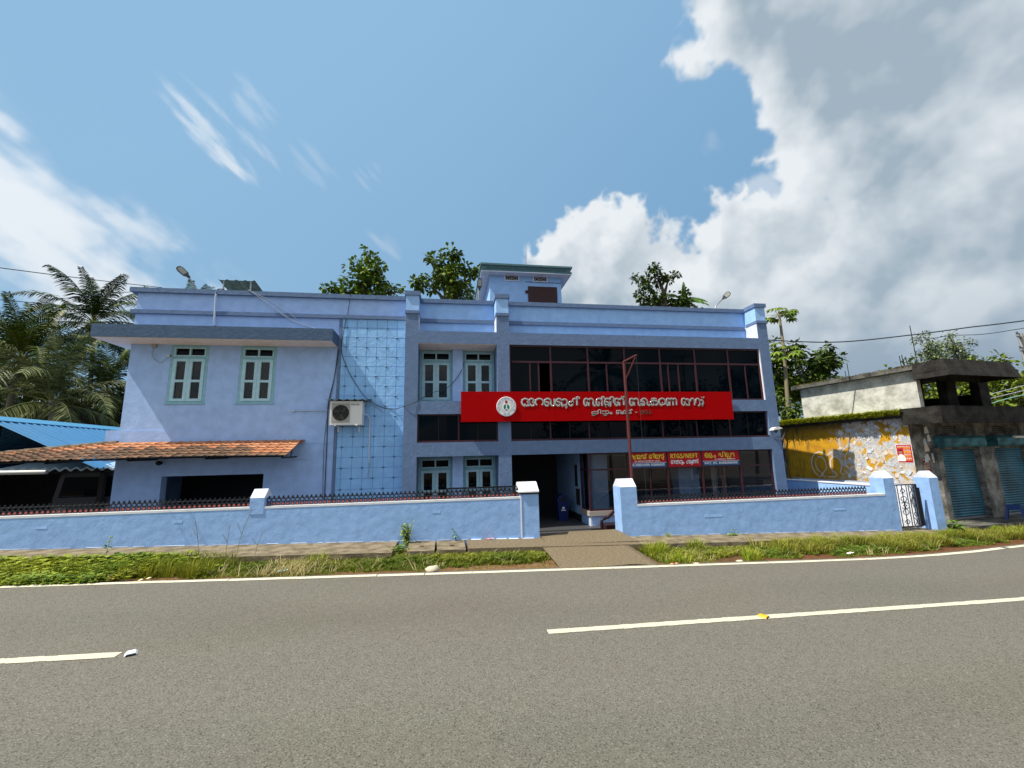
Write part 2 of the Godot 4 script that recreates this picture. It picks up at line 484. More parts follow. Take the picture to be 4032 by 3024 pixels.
func make_sky() -> PanoramaSkyMaterial:
	var w := 3072
	var h := 1536
	var img := Image.create(w, h, false, Image.FORMAT_RGBF)
	img.fill(Color(0.20, 0.20, 0.17))
	var big := FastNoiseLite.new()
	big.seed = 4
	big.frequency = 2.4
	big.fractal_octaves = 6
	big.fractal_gain = 0.52
	var puff := FastNoiseLite.new()
	puff.seed = 9
	puff.noise_type = FastNoiseLite.TYPE_SIMPLEX_SMOOTH
	puff.frequency = 5.0
	puff.fractal_octaves = 5
	puff.fractal_gain = 0.5
	var wisp := FastNoiseLite.new()
	wisp.seed = 21
	wisp.frequency = 2.6
	wisp.fractal_octaves = 5
	# upper outline of the low cumulus (azimuth -> elevation) and left edge of the high mass (elevation -> azimuth), in degrees
	var top := [Vector2(4, 8), Vector2(8.5, 23), Vector2(12, 28.4), Vector2(18.5, 33.0), Vector2(22, 33.4), Vector2(26, 33.2), Vector2(30, 30.6), Vector2(35, 29.6), Vector2(40, 30.6), Vector2(45, 29.5), Vector2(48, 30), Vector2(56, 40)]
	var lefts := [Vector2(0, 57), Vector2(20, 48), Vector2(26, 45), Vector2(29, 44), Vector2(34, 41), Vector2(40, 40.5), Vector2(43, 36), Vector2(48, 36), Vector2(58, 39), Vector2(90, 60)]
	var sun_dir := Vector3(-0.66, 1.0, 0.14).normalized()
	for y in h / 2 + 2:
		var el := 90.0 - (y + 0.5) * 180.0 / h
		var ce := cos(deg_to_rad(el))
		var se := sin(deg_to_rad(el))
		for x in w:
			var az := (x + 0.5) * 360.0 / w
			if az > 180.0:
				az -= 360.0
			var ar := deg_to_rad(az)
			var d := Vector3(sin(ar) * ce, se, -cos(ar) * ce)
			# clear air: deeper away from the sun and overhead, paler low down
			var toward := d.dot(sun_dir) * 0.5 + 0.5
			var low := pow(1.0 - maxf(se, 0.0), 2.6)
			var air := Color(0.135, 0.30, 0.52).lerp(Color(0.285, 0.50, 0.735), clampf(toward * 2.0 - 0.62, 0.0, 1.0))
			air = air.lerp(Color(0.33, 0.54, 0.74), low * 0.65)
			var nb := big.get_noise_3dv(d)
			var np := puff.get_noise_3dv(d)
			# heaped cloud on the right, fading into broken cloud behind the viewer
			var e1 := curve_at(top, az) - el
			var e2 := az - curve_at(lefts, el)
			if az > 105.0:
				var f := (az - 105.0) * 0.9
				e1 -= f
				e2 -= f
			var bil := 0.5 - absf(puff.get_noise_3dv(d * 2.6)) * 2.4
			var dist := maxf(e1 + np * 4.0 + nb * 2.5 + bil * 2.4 - 0.6, e2 + np * 5.5 + nb * 4.5 + bil * 1.6)
			var cov := smoothstep(-0.4, 2.2, dist)
			# thin torn patch left of the mass
			var pa := (az - 38.2) / 5.0
			var pe := (el - 36.6) / 4.6
			cov = maxf(cov, 0.55 * smoothstep(0.0, 1.3, 0.75 - pa * pa - pe * pe + nb * 2.6 + np * 1.6))
			var pa2 := (az - 42.4) / 2.6
			var pe2 := (el - 29.6) / 2.2
			cov = maxf(cov, 0.5 * smoothstep(0.0, 1.2, 0.8 - pa2 * pa2 - pe2 * pe2 + np * 2.4 + nb))
			var deep := clampf(dist / 13.0, 0.0, 1.0)
			# relief: compare with the density a little nearer to the sun
			var rel := 0.0
			if cov > 0.01:
				var d2 := (d + sun_dir * 0.05).normalized()
				rel = clampf((np - puff.get_noise_3dv(d2)) * 1.5 + (nb - big.get_noise_3dv(d2)) * 1.1, -0.6, 0.6)
			var soft := big.get_noise_3dv(d * 0.55 + Vector3(3.0, 1.0, 2.0))
			var hi_mass := smoothstep(31.0, 42.0, el) * smoothstep(40.0, 46.0, az) * (1.0 - smoothstep(60.0, 70.0, az))
			var belly := smoothstep(25.0, 12.0, el) * smoothstep(14.0, 22.0, az)
			var grey := 0.08 + smoothstep(0.05, 0.9, deep) * (0.50 + 0.75 * soft) + hi_mass * 0.22 + belly * 0.28 * deep - rel * 0.55
			grey = clampf(grey, 0.0, 1.0)
			var body := Color(0.82, 0.865, 0.90).lerp(Color(0.36, 0.455, 0.54), grey)
			body = body.lerp(Color(0.25, 0.345, 0.47), smoothstep(15.0, 4.0, el) * 0.7 * clampf(deep * 1.5, 0.0, 1.0))
			var c := air.lerp(body, cov)
			# thin streaks on the left, and unseen cloud thickened and brightened as facade fill
			if az < 34.0 or az > 100.0:
				var q := Vector3(d.x * 1.0 + d.y * 0.9, (d.y * 1.0 + d.x * 0.75) * 1.9, d.z * 1.0)
				var nw := wisp.get_noise_3dv(q * 2.2)
				var nf := wisp.get_noise_3dv(Vector3(q.x, q.y * 1.05, q.z) * 5.0)
				var line := el - (19.8 - (az + 38.0) * 0.40)
				var bank := smoothstep(10.5, 1.0, absf(line) + nw * 5.0) * smoothstep(-8.0, -30.0, az)
				var tuft := 0.0
				for s in [[-30.6, 35.2, 5.0, 2.8, 0.8], [-27.6, 32.9, 3.8, 1.9, 1.0], [-24.6, 34.2, 3.6, 1.8, 0.5], [-25.8, 38.6, 3.6, 2.0, 0.4], [-11.0, 34.8, 2.4, 1.8, 0.5], [-9.0, 27.0, 3.0, 2.0, 0.3], [-18.0, 34.4, 4.0, 2.0, 0.22]]:
					var ax: float = (az - s[0]) * 0.82
					var ay: float = el - s[1]
					var a1 := (ax * 0.84 - ay * 0.54) / float(s[2])
					var a2 := (ax * 0.54 + ay * 0.84) / float(s[3])
					var m := maxf(0.0, 1.0 - a1 * a1 - a2 * a2)
					tuft = maxf(tuft, float(s[4]) * smoothstep(0.20, 1.35, m * 0.95 + nf * 1.5 + np * 0.5) * smoothstep(0.0, 0.85, m))
				var veil := smoothstep(0.05, 0.95, nw * 0.45 + nf * 0.2 + np * 0.95 + nb * 0.7 + bank * 0.85 - 0.26) * smoothstep(0.0, 0.6, bank)
				if az < -50.0 or az > 100.0:
					var away := minf(smoothstep(-50.0, -66.0, az) if az < 0.0 else smoothstep(100.0, 116.0, az), 1.0)
					veil = maxf(veil, away * smoothstep(-0.30, 0.12, nb + np * 0.35))
				c = c.lerp(Color(0.78, 0.835, 0.87).lerp(Color(1.0, 1.02, 1.04), clampf(smoothstep(0.15, 0.9, d.dot(sun_dir)), 0.0, 1.0)), clampf(maxf(veil * 0.82, tuft * 0.62), 0.0, 1.0) * smoothstep(0.0, 4.0, el))
			img.set_pixel(x, y, Color(c.r / 1.4, c.g / 1.4, c.b / 1.4))
	var m := PanoramaSkyMaterial.new()
	m.panorama = ImageTexture.create_from_image(img)
	return m

func set_view() -> void:
	var cam := Camera3D.new()
	cam.name = "camera"
	add_child(cam)
	cam.transform = Transform3D(Basis(Vector3(0.98815, -0.02269, 0.15177), Vector3(-0.00352, 0.98540, 0.17021), Vector3(-0.15342, -0.16873, 0.97365)).orthonormalized(), Vector3(0, 2.1, 12.9))
	cam.fov = 84.97
	cam.near = 0.1
	cam.far = 900.0
	cam.current = true
	var we := WorldEnvironment.new()
	we.name = "environment"
	var e := Environment.new()
	e.background_mode = Environment.BG_SKY
	var sky := Sky.new()
	sky.sky_material = make_sky()
	e.sky = sky
	e.tonemap_mode = Environment.TONE_MAPPER_LINEAR
	e.tonemap_exposure = 1.4
	e.ambient_light_source = Environment.AMBIENT_SOURCE_SKY
	e.sdfgi_enabled = true
	e.ssao_enabled = true
	e.ssil_enabled = true
	we.environment = e
	add_child(we)
	var sun := DirectionalLight3D.new()
	sun.name = "sun"
	add_child(sun)
	sun.look_at_from_position(Vector3.ZERO, Vector3(0.66, -1.0, -0.14))
	sun.light_energy = 1.5
	sun.light_color = Color(1.0, 0.965, 0.90)
	sun.light_angular_distance = 0.5
	sun.shadow_enabled = true

# ---------------------------------------------------------------- ground
func sheet(m: MB, xs: Array, zf0: Callable, zf1: Callable, nz: int, yf: Callable, cf: Callable) -> void:
	var base := m.v.size()
	for x in xs:
		for k in nz + 1:
			var z := lerpf(zf0.call(x), zf1.call(x), float(k) / nz)
			var y: float = yf.call(x, z)
			var e := 0.15
			var nn := Vector3(-(yf.call(x + e, z) - y) / e, 1.0, -(yf.call(x, z + e) - y) / e).normalized()
			m.col = cf.call(x, z)
			m.vert(Vector3(x, y, z), nn, Vector2(x, z))
	m.col = Color.WHITE
	for i in xs.size() - 1:
		for k in nz:
			var a := base + i * (nz + 1) + k
			var b := a + nz + 1
			m.ix.append_array([a, b, a + 1, a + 1, b, b + 1])

func steps(a: float, b: float, s: float) -> Array:
	var o := []
	var n := int(ceil((b - a) / s))
	for k in n + 1:
		o.append(lerpf(a, b, float(k) / n))
	return o

func slab(x0: float, x1: float, z0: float, z1: float, top: float, thick: float, skew := 0.0) -> MB:
	var m := MB.new()
	var n := maxi(1, int((x1 - x0) / 1.5))
	for k in n:
		var a := lerpf(x0, x1, float(k) / n)
		var b := lerpf(x0, x1, float(k + 1) / n)
		var ya := gy(a) + top
		var yb := gy(b) + top
		var sa := skew if k == 0 else 0.0
		var A0 := Vector3(a - sa, ya, z0)
		var A1 := Vector3(a + sa, ya - 0.012, z1)
		var B0 := Vector3(b, yb, z0)
		var B1 := Vector3(b, yb - 0.012, z1)
		var dn := Vector3(0, -thick, 0)
		m.quad(A1, B1, B0, A0)
		m.quad(A1 + dn, B1 + dn, B1, A1)
		m.quad(B0 + dn, A0 + dn, A0, B0)
		if k == 0:
			m.quad(A0 + dn, A1 + dn, A1, A0)
		if k == n - 1:
			m.quad(B1 + dn, B0 + dn, B0, B1)
	return m

func build_ground() -> void:
	var f := FastNoiseLite.new()
	f.seed = 77
	f.frequency = 0.25
	f.fractal_octaves = 4
	var white := func(_x, _z): return Color.WHITE
	var t := MB.new()
	var xs := [-420.0, -150.0, -60.0, -40.0] + steps(-30, 30, 2.0) + [40.0, 60.0, 150.0, 420.0]
	sheet(t, xs, func(_x): return -420.0, func(_x): return 420.0, 40, func(x, _z): return gy(x) - 0.36, white)
	struct("ground", t, M.earth)
	var r := MB.new()
	sheet(r, steps(-90, 70, 0.5), func(x): return edge_z(x) - 0.16, func(x): return edge_z(x) + 7.5, 24, func(x, _z): return gy(x),
		func(x, z):
			var s := 1.0 + f.get_noise_2d(x * 0.5, z * 1.4) * 0.16 + 0.05 * sin((z - edge_z(x)) * 2.2)
			return Color(s, s * (1.0 + f.get_noise_2d(x * 0.7 + 50.0, z * 0.9) * 0.05), s * (1.0 + f.get_noise_2d(x * 0.7, z * 0.9 + 90.0) * 0.10)))
	struct("road", r, M.asphalt)
	var v := MB.new()
	sheet(v, steps(-60, 24, 0.25), func(x): return 2.0 if x < 13.2 else 1.9 - 0.14 * (x - 13.2), func(x): return edge_z(x) - 0.14, 16,
		func(x, z): return gy(x) - 0.075 + f.get_noise_2d(x * 5.0, z * 5.0) * 0.035 + 0.055 * smoothstep(edge_z(x) - 0.7, edge_z(x) - 0.15, z),
		func(x, z):
			var q := clampf(0.5 + f.get_noise_2d(x * 3.0, z * 3.0) * 1.4, 0.0, 1.0)
			var bare := smoothstep(-2.0, 1.0, x) * (1.0 - smoothstep(3.0, 5.0, x))
			var c := Color(0.55, 0.50, 0.42).lerp(Color(1.15, 1.0, 0.85), clampf(q * 0.6 + bare * 0.8, 0.0, 1.0))
			return c.lerp(Color(0.75, 0.50, 0.42), smoothstep(5.0, 8.0, x) * 0.8))
	struct("verge_soil", v, M.soil)
	var v2 := MB.new()
	sheet(v2, steps(-60, 60, 1.0), func(x): return edge_z(x) + 7.48, func(x): return edge_z(x) + 14.0, 10, func(x, z): return gy(x) - 0.04 + f.get_noise_2d(x * 3.0, z * 3.0) * 0.03, white)
	struct("far_verge", v2, M.soil)
	# painted lines
	var ln := MB.new()
	var r2 := RandomNumberGenerator.new()
	r2.seed = 12
	for far in [0.0, 7.2]:
		var x := -60.0
		while x < 40.0:
			var w := r2.randf_range(0.5, 1.6)
			var gap := 0.006 if r2.randf() < 0.7 else 0.02
			if absf(x - 12.6) < 0.8 and far == 0.0:
				gap = 0.16
			var a0: float = edge_z(x) + far - 0.06 + (0.012 * minf(x, 0.0) if far == 0.0 else 0.0)
			var b0: float = edge_z(x + w) + far - 0.06 + (0.012 * minf(x, 0.0) if far == 0.0 else 0.0)
			var wd := 0.125 + r2.randf_range(-0.008, 0.008)
			ln.quad(Vector3(x, gy(x) + 0.005, a0 + wd), Vector3(x + w - gap, gy(x + w) + 0.005, b0 + wd), Vector3(x + w - gap, gy(x + w) + 0.005, b0), Vector3(x, gy(x) + 0.005, a0))
			x += w
	struct("road_edge_line", ln, M.edgepaint)
	for d in [[-10.5, -3.45], [1.23, 9.6], [-24.0, -16.0], [15.5, 22.0]]:
		var m := MB.new()
		var n := int((d[1] - d[0]) / 0.12)
		for k in n:
			var xa := lerpf(d[0], d[1], float(k) / n)
			var xb := lerpf(d[0], d[1], float(k + 1) / n)
			var za := 7.45 - 0.03 * (xa - 1.2) - 0.06 if xa > 0.0 else 7.36
			var zb := 7.45 - 0.03 * (xb - 1.2) - 0.06 if xa > 0.0 else 7.36
			if xa > 8.0:
				za -= 0.01 * (xa - 8.0) * (xa - 8.0)
				zb -= 0.01 * (xb - 8.0) * (xb - 8.0)
			var j := r2.randf_range(-0.006, 0.006)
			m.quad(Vector3(xa, gy(xa) + 0.005, za + 0.125 + j), Vector3(xb, gy(xb) + 0.005, zb + 0.125 + j), Vector3(xb, gy(xb) + 0.005, zb - j), Vector3(xa, gy(xa) + 0.005, za - j))
		struct("centre_line_dash", m, M.paint)
	# raised reflectors on the centre line
	for d in [[-3.33, 7.42, "white", "small white road stud at the end of the left centre line dash"], [4.24, 7.36, "orange", "small orange road stud on the right centre line dash"]]:
		var t2 := thing("road_stud", d[3], "road stud", Vector3(d[0], gy(d[0]), d[1]), 0.5)
		var m := MB.new()
		m.prism(PackedVector2Array([Vector2(-0.055, 0), Vector2(0.055, 0), Vector2(0.035, 0.022), Vector2(-0.035, 0.022)]), Vector3(0, 0.003, -0.055), Vector3.RIGHT, Vector3.UP, 0.11)
		part("housing", m, M.orange if d[2] == "orange" else M.white, t2)
		part("reflector", boxm(Vector3(-0.04, 0.004, 0.054), Vector3(0.04, 0.016, 0.06)), M.iron, t2)
	# drain cover slabs that make the footpath
	var fp := Node3D.new()
	fp.name = "footpath"
	add_child(fp)
	fp.set_meta("kind", "structure")
	part("slab", slab(-30.0, -7.4, 2.03, 3.16, 0.10, 0.11), M.concrete, fp)
	part("slab", slab(-7.395, -1.15, 2.03, 3.2, 0.103, 0.11), M.concrete, fp)
	part("slab", slab(-0.86, -0.26, 2.03, 3.11, 0.10, 0.11, 0.02), M.concrete, fp)
	part("slab", slab(-0.215, 0.43, 2.03, 3.05, 0.098, 0.11, 0.02), M.concrete, fp)
	part("slab", slab(0.49, 4.62, 2.03, 3.02, 0.112, 0.14), M.concrete2, fp)
	part("slab", slab(4.625, 7.62, 2.03, 2.98, 0.10, 0.11), M.concrete, fp)
	part("slab", slab(7.63, 12.7, 2.03, 2.96, 0.103, 0.11), M.concrete, fp)
	part("slab", slab(12.705, 15.6, 1.5, 2.4, 0.09, 0.11), M.concrete, fp)
	for x in [-0.56, 0.12]:
		part("lifting_hole", boxm(Vector3(x - 0.05, gy(x) + 0.09, 2.62), Vector3(x + 0.05, gy(x) + 0.104, 2.66)), M.dark, fp)
	var e := MB.new()
	e.quad(Vector3(2.36, 0.03, 2.75), Vector3(4.62, -0.02, 2.75), Vector3(4.52, 0.075, 2.1), Vector3(2.36, 0.075, 2.1))
	e.quad(Vector3(2.36, 0.075, 2.1), Vector3(4.52, 0.075, 2.1), Vector3(4.56, 0.07, 1.55), Vector3(3.1, 0.07, 1.55))
	e.quad(Vector3(3.1, -0.3, 1.55), Vector3(2.36, -0.3, 2.1), Vector3(2.36, 0.075, 2.1), Vector3(3.1, 0.07, 1.55))
	e.quad(Vector3(4.56, -0.3, 1.55), Vector3(3.1, -0.3, 1.55), Vector3(3.1, 0.07, 1.55), Vector3(4.56, 0.07, 1.55))
	e.quad(Vector3(4.52, 0.075, 2.1), Vector3(4.62, -0.02, 2.75), Vector3(4.9, -0.2, 2.7), Vector3(4.72, -0.1, 2.0))
	part("entrance_hump", e, M.concrete2, fp)
	var rp := MB.new()
	sheet(rp, steps(2.18, 4.42, 0.16), func(_x): return 2.98, func(x): return 4.50 + 0.05 * sin(x * 3.0), 10,
		func(x, z): return gy(x) + lerpf(0.085, 0.004, (z - 2.98) / 1.52) + f.get_noise_2d(x * 8.0, z * 8.0) * 0.012 - (0.10 * smoothstep(4.25, 4.42, x)), white)
	struct("concrete_ramp", rp, M.concrete2)
	var yd := MB.new()
	sheet(yd, steps(-30, 14, 1.0), func(_x): return -12.0, func(_x): return 2.04, 6, func(x, _z): return minf(gy(x) - 0.12, -0.14), white)
	struct("yard", yd, M.earth)

func build_litter() -> void:
	var st := MB.new()
	for y in 5:
		for k in 9:
			pass
	var g := SphereMesh.new()
	g.radius = 0.5
	g.height = 1.0
	g.radial_segments = 10
	g.rings = 6
	var arr := g.get_mesh_arrays()
	var rr := RandomNumberGenerator.new()
	rr.seed = 3
	for d in [[-0.24, 4.42, 0.20, 0.12, "pale stone lying on the brown soil beside the white edge line"], [5.05, 4.52, 0.11, 0.04, "flat pale stone beside the edge line right of the ramp"], [6.1, 4.42, 0.12, 0.04, "flat pale pebble in front of the right grass verge"]]:
		var m := MB.new()
		var vs: PackedVector3Array = arr[Mesh.ARRAY_VERTEX]
		for k in vs.size():
			var p := vs[k]
			var q := 1.0 + 0.25 * sin(p.x * 9.0 + d[0]) * cos(p.z * 7.0) + 0.15 * sin(p.y * 11.0)
			m.vert(Vector3(p.x * d[2] * 1.3, p.y * d[3] * 1.5, p.z * d[2]) * q, p.normalized())
		m.ix = arr[Mesh.ARRAY_INDEX]
		var o := part("stone", m, M.stone)
		o.position = Vector3(d[0], gy(d[0]) + d[3] * 0.3 - 0.02, d[1])
		tag(o, d[4], "stone")
	for d in [[-5.65, 4.32, 0.3, "dry brown leaf on the left verge near the edge line", Color(0.42, 0.2, 0.1), "fallen_leaf", "leaf"], [-5.1, 4.4, 0.9, "pale dry leaf on the left verge near the edge line", Color(0.7, 0.6, 0.4), "fallen_leaf", "leaf"], [-3.0, 4.1, 0.4, "crumpled light blue wrapper on the grass left of the stone", Color(0.45, 0.7, 0.75), "wrapper", "litter"], [4.55, 4.52, 0.2, "red and white wrapper on the edge line at the ramp corner", Color(0.7, 0.3, 0.22), "wrapper", "litter"], [1.05, 2.12, 0.3, "small orange scrap on the footpath below the left boundary wall", Color(0.8, 0.2, 0.1), "wrapper", "litter"], [9.1, 4.1, 0.3, "white scrap on the right grass verge", Color(0.75, 0.75, 0.72), "wrapper", "litter"]]:
		var m := MB.new()
		var w := 0.085
		for k in 3:
			var a := Vector3(-w + k * w * 0.66, 0.012 + 0.02 * (k % 2), -w * 0.4)
			var b := Vector3(-w + (k + 1) * w * 0.66, 0.012 + 0.02 * ((k + 1) % 2), -w * 0.45)
			m.quad(a + Vector3(0.01, 0.01, w * 0.8), b + Vector3(0, 0.004, w), b, a)
		var o := part(d[5], m, mat(d[4], 0.7))
		var base := gy(d[0]) + (0.112 if d[1] < 3.0 else -0.01)
		o.position = Vector3(d[0], base, d[1])
		o.rotation.y = d[2]
		tag(o, d[3], d[6])

# ---------------------------------------------------------------- bank building
func wood_window(bank: Node3D, x0: float, x1: float, y0: float, y1: float, z: float, curtains: Array, seed_: int) -> void:
	var w := x1 - x0
	var fr := MB.new()
	var fw := 0.075
	var tr := y1 - 0.36            # transom line
	for b in [[x0, x0 + fw, y0, y1], [x1 - fw, x1, y0, y1], [x0 + fw, x1 - fw, y1 - 0.06, y1], [x0 + fw, x1 - fw, tr - 0.05, tr + 0.02], [x0 + fw, x1 - fw, y0, y0 + 0.05]]:
		fr.box(Vector3(b[0], b[2], z - 0.10), Vector3(b[1], b[3], z + 0.02))
	fr.box(Vector3(x0 - 0.03, y0 - 0.035, z - 0.02), Vector3(x1 + 0.03, y0 - 0.002, z + 0.05))
	var win := part("window", fr, M.frame, bank)
	# fanlight: frame of two lights
	var sx0 := x0 + fw + 0.004
	var sx1 := x1 - fw - 0.004
	var mx := (sx0 + sx1) / 2.0
	var fl := MB.new()
	var a := tr + 0.024
	var b2 := y1 - 0.064
	for q in [[sx0, sx0 + 0.035, a, b2], [sx1 - 0.035, sx1, a, b2], [sx0 + 0.035, sx1 - 0.035, b2 - 0.035, b2], [sx0 + 0.035, sx1 - 0.035, a, a + 0.035], [mx - 0.022, mx + 0.022, a + 0.035, b2 - 0.035]]:
		fl.box(Vector3(q[0], q[2], z - 0.06), Vector3(q[1], q[3], z + 0.03))
	part("fanlight", fl, M.sash, win)
	part("pane", boxm(Vector3(sx0 + 0.02, a + 0.02, z - 0.035), Vector3(sx1 - 0.02, b2 - 0.02, z - 0.03)), M.tint, win)
	# two casements of two panes each
	var c0 := y0 + 0.054
	var c1 := tr - 0.054
	for s in 2:
		var l := sx0 if s == 0 else mx + 0.003
		var r := mx - 0.003 if s == 0 else sx1
		var sm := MB.new()
		var st := 0.088 * w
		var mid := c0 + (c1 - c0) * 0.475
		for q in [[l, l + st, c0, c1], [r - st, r, c0, c1], [l + st, r - st, c1 - 0.075, c1], [l + st, r - st, c0, c0 + 0.075], [l + st, r - st, mid - 0.035, mid + 0.035]]:
			sm.box(Vector3(q[0], q[2], z - 0.05), Vector3(q[1], q[3], z + 0.035))
		part("casement", sm, M.sash, win)
		for p in [[c0 + 0.075, mid - 0.035], [mid + 0.035, c1 - 0.075]]:
			part("pane", boxm(Vector3(l + st - 0.01, p[0] - 0.01, z - 0.014), Vector3(r - st + 0.01, p[1] + 0.01, z - 0.010)), M.paneglass, win)
			# wrought bars behind the glass
			var g := MB.new()
			var cx := (l + r) / 2.0
			var pw := (r - l) / 2.0 - st
			for k in [-0.75, 0.0, 0.75]:
				g.tube(PackedVector3Array([Vector3(cx + pw * k, p[0], z - 0.09), Vector3(cx + pw * k, p[1], z - 0.09)]), 0.008, 0.008, 4)
			for sg in [-1.0, 1.0]:
				for yy in [0.35, 0.75]:
					var ym := lerpf(p[0], p[1], yy)
					var pts := PackedVector3Array()
					for j in 7:
						var t := float(j) / 6.0
						pts.append(Vector3(cx + sg * pw * 0.8 * sin(t * 1.9), ym - 0.16 + 0.26 * t - 0.10 * t * t * t, z - 0.092))
					g.tube(pts, 0.007, 0.007, 4)
			part("grille", g, M.iron, win)
		if curtains[s]:
			var cu := MB.new()
			var n := 10
			for k in n:
				var xa := lerpf(l + 0.02, r - 0.02, float(k) / n)
				var xb := lerpf(l + 0.02, r - 0.02, float(k + 1) / n)
				var za := z - 0.17 + 0.02 * sin(k * 2.1 + seed_)
				var zb := z - 0.17 + 0.02 * sin((k + 1) * 2.1 + seed_)
				cu.quad(Vector3(xa, c0, za), Vector3(xb, c0, zb), Vector3(xb, c1, zb), Vector3(xa, c1, za))
			part("curtain", cu, M.curtain, win)

func build_bank() -> Node3D:
	var bank := thing("bank_building", "two storey light blue bank with grey pilasters and long dark glass bands", "building")
	var zl := -0.42
	var zr := -0.6
	# shell: left wing front wall with openings
	var lw := MB.new()
	lw.wall(-9.05, -1.28, -0.6, 7.12, zl - 0.25, zl, [[-7.98, -6.97, 3.81, 5.54], [-6.11, -5.10, 3.81, 5.54], [-7.86, -5.22, -0.7, 1.75]])
	part("left_wing_wall", lw, M.lilac, bank)
	var sh := MB.new()
	sh.box(Vector3(-9.05, -0.6, -9.0), Vector3(-8.8, 7.12, zl - 0.251))          # left side wall
	sh.box(Vector3(11.02, -0.6, -9.0), Vector3(11.27, 7.14, -0.96))               # right side wall
	sh.box(Vector3(-8.8, -0.6, -9.0), Vector3(11.02, 7.1, -8.75))                 # rear wall
	part("side_and_rear_walls", sh, M.blue, bank)
	var fl := MB.new()
	fl.box(Vector3(-8.79, 5.95, -8.74), Vector3(11.01, 6.2, -0.96))
	fl.box(Vector3(-8.79, 2.7, -8.74), Vector3(11.01, 2.85, -0.96))
	fl.box(Vector3(-8.79, -0.3, -8.74), Vector3(11.01, -0.1, 0.28))
	fl.box(Vector3(-8.79, 5.95, -0.959), Vector3(-1.3, 6.2, -0.68))
	part("floor_slabs", fl, M.floor, bank)
	part("inner_walls", boxm(Vector3(-1.25, -0.09, -8.7), Vector3(-1.1, 5.9, -0.96)), M.painted_gloom, bank)
	part("inner_walls", boxm(Vector3(1.7, 2.86, -8.7), Vector3(1.85, 5.9, -0.96)), M.inside, bank)
	# low ledge where the left side wall thickens
	part("wall_ledge", boxm(Vector3(-9.42, 2.2, -2.6), Vector3(-9.052, 3.06, zl - 0.05)), M.lilac, bank)
	part("wall_ledge", boxm(Vector3(-9.052, 2.6, zl + 0.001), Vector3(-3.345, 3.04, zl + 0.012)), M.lilac, bank)
	# dark store behind the low opening
	part("store_rear_wall", boxm(Vector3(-8.78, -0.1, -3.2), Vector3(-1.26, 2.69, -3.05)), M.painted_gloom, bank)
	# left parapet trims
	var tr := MB.new()
	tr.box(Vector3(-9.22, 7.12, zl - 0.36), Vector3(-1.3, 7.255, zl + 0.10))
	tr.box(Vector3(-9.15, 6.47, zl + 0.001), Vector3(-1.29, 6.585, zl + 0.07))
	tr.box(Vector3(-9.16, 6.47, -9.0), Vector3(-9.051, 6.585, zl + 0.001))
	tr.box(Vector3(-9.22, 7.12, -9.0), Vector3(-8.7, 7.254, zl - 0.361))
	tr.box(Vector3(-3.335, -0.4, zl + 0.001), Vector3(-3.25, 6.469, zl + 0.03))
	part("left_parapet_trim", tr, M.grey, bank)
	# patterned plaster tiles beside the first pilaster
	var tiles := boxm(Vector3(-3.249, -0.4, zl + 0.0005), Vector3(-1.281, 6.468, zl + 0.006))
	part("groove_backing", tiles, M.groove, bank)
	var gx := [-3.249, -3.10, -2.797, -2.492, -2.187, -1.882, -1.577, -1.281]
	var gyv := []
	var yy := 6.18
	while yy > 0.2:
		gyv.append(yy)
		yy -= 0.3095
	gyv.push_front(6.468)
	for j in gyv.size() - 1:
		for i in gx.size() - 1:
			var m := MB.new()
			var d := 0.013 + rng.randf() * 0.004
			var e := 0.004
			var x0: float = gx[i] + e
			var x1: float = gx[i + 1] - e
			var y1: float = gyv[j] - e
			var y0: float = gyv[j + 1] + e
			var zz := zl + 0.006
			m.quad(Vector3(x0 + 0.004, y0 + 0.004, zz + d), Vector3(x1 - 0.004, y0 + 0.004, zz + d), Vector3(x1 - 0.004, y1 - 0.004, zz + d), Vector3(x0 + 0.004, y1 - 0.004, zz + d))
			m.quad(Vector3(x0, y0, zz), Vector3(x1, y0, zz), Vector3(x1 - 0.004, y0 + 0.004, zz + d), Vector3(x0 + 0.004, y0 + 0.004, zz + d))
			m.quad(Vector3(x1, y1, zz), Vector3(x0, y1, zz), Vector3(x0 + 0.004, y1 - 0.004, zz + d), Vector3(x1 - 0.004, y1 - 0.004, zz + d))
			m.quad(Vector3(x0, y1, zz), Vector3(x0, y0, zz), Vector3(x0 + 0.004, y0 + 0.004, zz + d), Vector3(x0 + 0.004, y1 - 0.004, zz + d))
			m.quad(Vector3(x1, y0, zz), Vector3(x1, y1, zz), Vector3(x1 - 0.004, y1 - 0.004, zz + d), Vector3(x1 - 0.004, y0 + 0.004, zz + d))
			part("wall_tile", m, M.tilewall, bank)
	for j in range(1, gyv.size()):
		for i in range(1, 7):
			if (i + j) % 2 == 0:
				var m := MB.new()
				var cx: float = gx[i]
				var cy: float = gyv[j]
				var p := [Vector3(cx - 0.062, cy, zl + 0.02), Vector3(cx, cy - 0.042, zl + 0.02), Vector3(cx + 0.062, cy, zl + 0.02), Vector3(cx, cy + 0.042, zl + 0.02)]
				var t := Vector3(cx, cy + 0.006, zl + 0.045)
				for k in 4:
					m.tri(p[k], p[(k + 1) % 4], t)
				part("diamond_boss", m, M.tiledark, bank)
	# grey frame of the right wing
	for x in [[-1.28, -0.88], [1.57, 1.97], [10.93, 11.32]]:
		part("pilaster", boxm(Vector3(x[0], -0.6, -0.95), Vector3(x[1], 6.57, 0.0)), M.grey, bank)
	var bm := MB.new()
	for x in [[-0.88, 1.57], [1.97, 10.93]]:
		bm.box(Vector3(x[0], 5.622, -0.95), Vector3(x[1], 6.02, 0.0))
		bm.box(Vector3(x[0], 2.125, -0.62), Vector3(x[1], 2.545, 0.0))
	bm.box(Vector3(-0.88, 3.40, -0.95), Vector3(1.57, 3.795, 0.0))
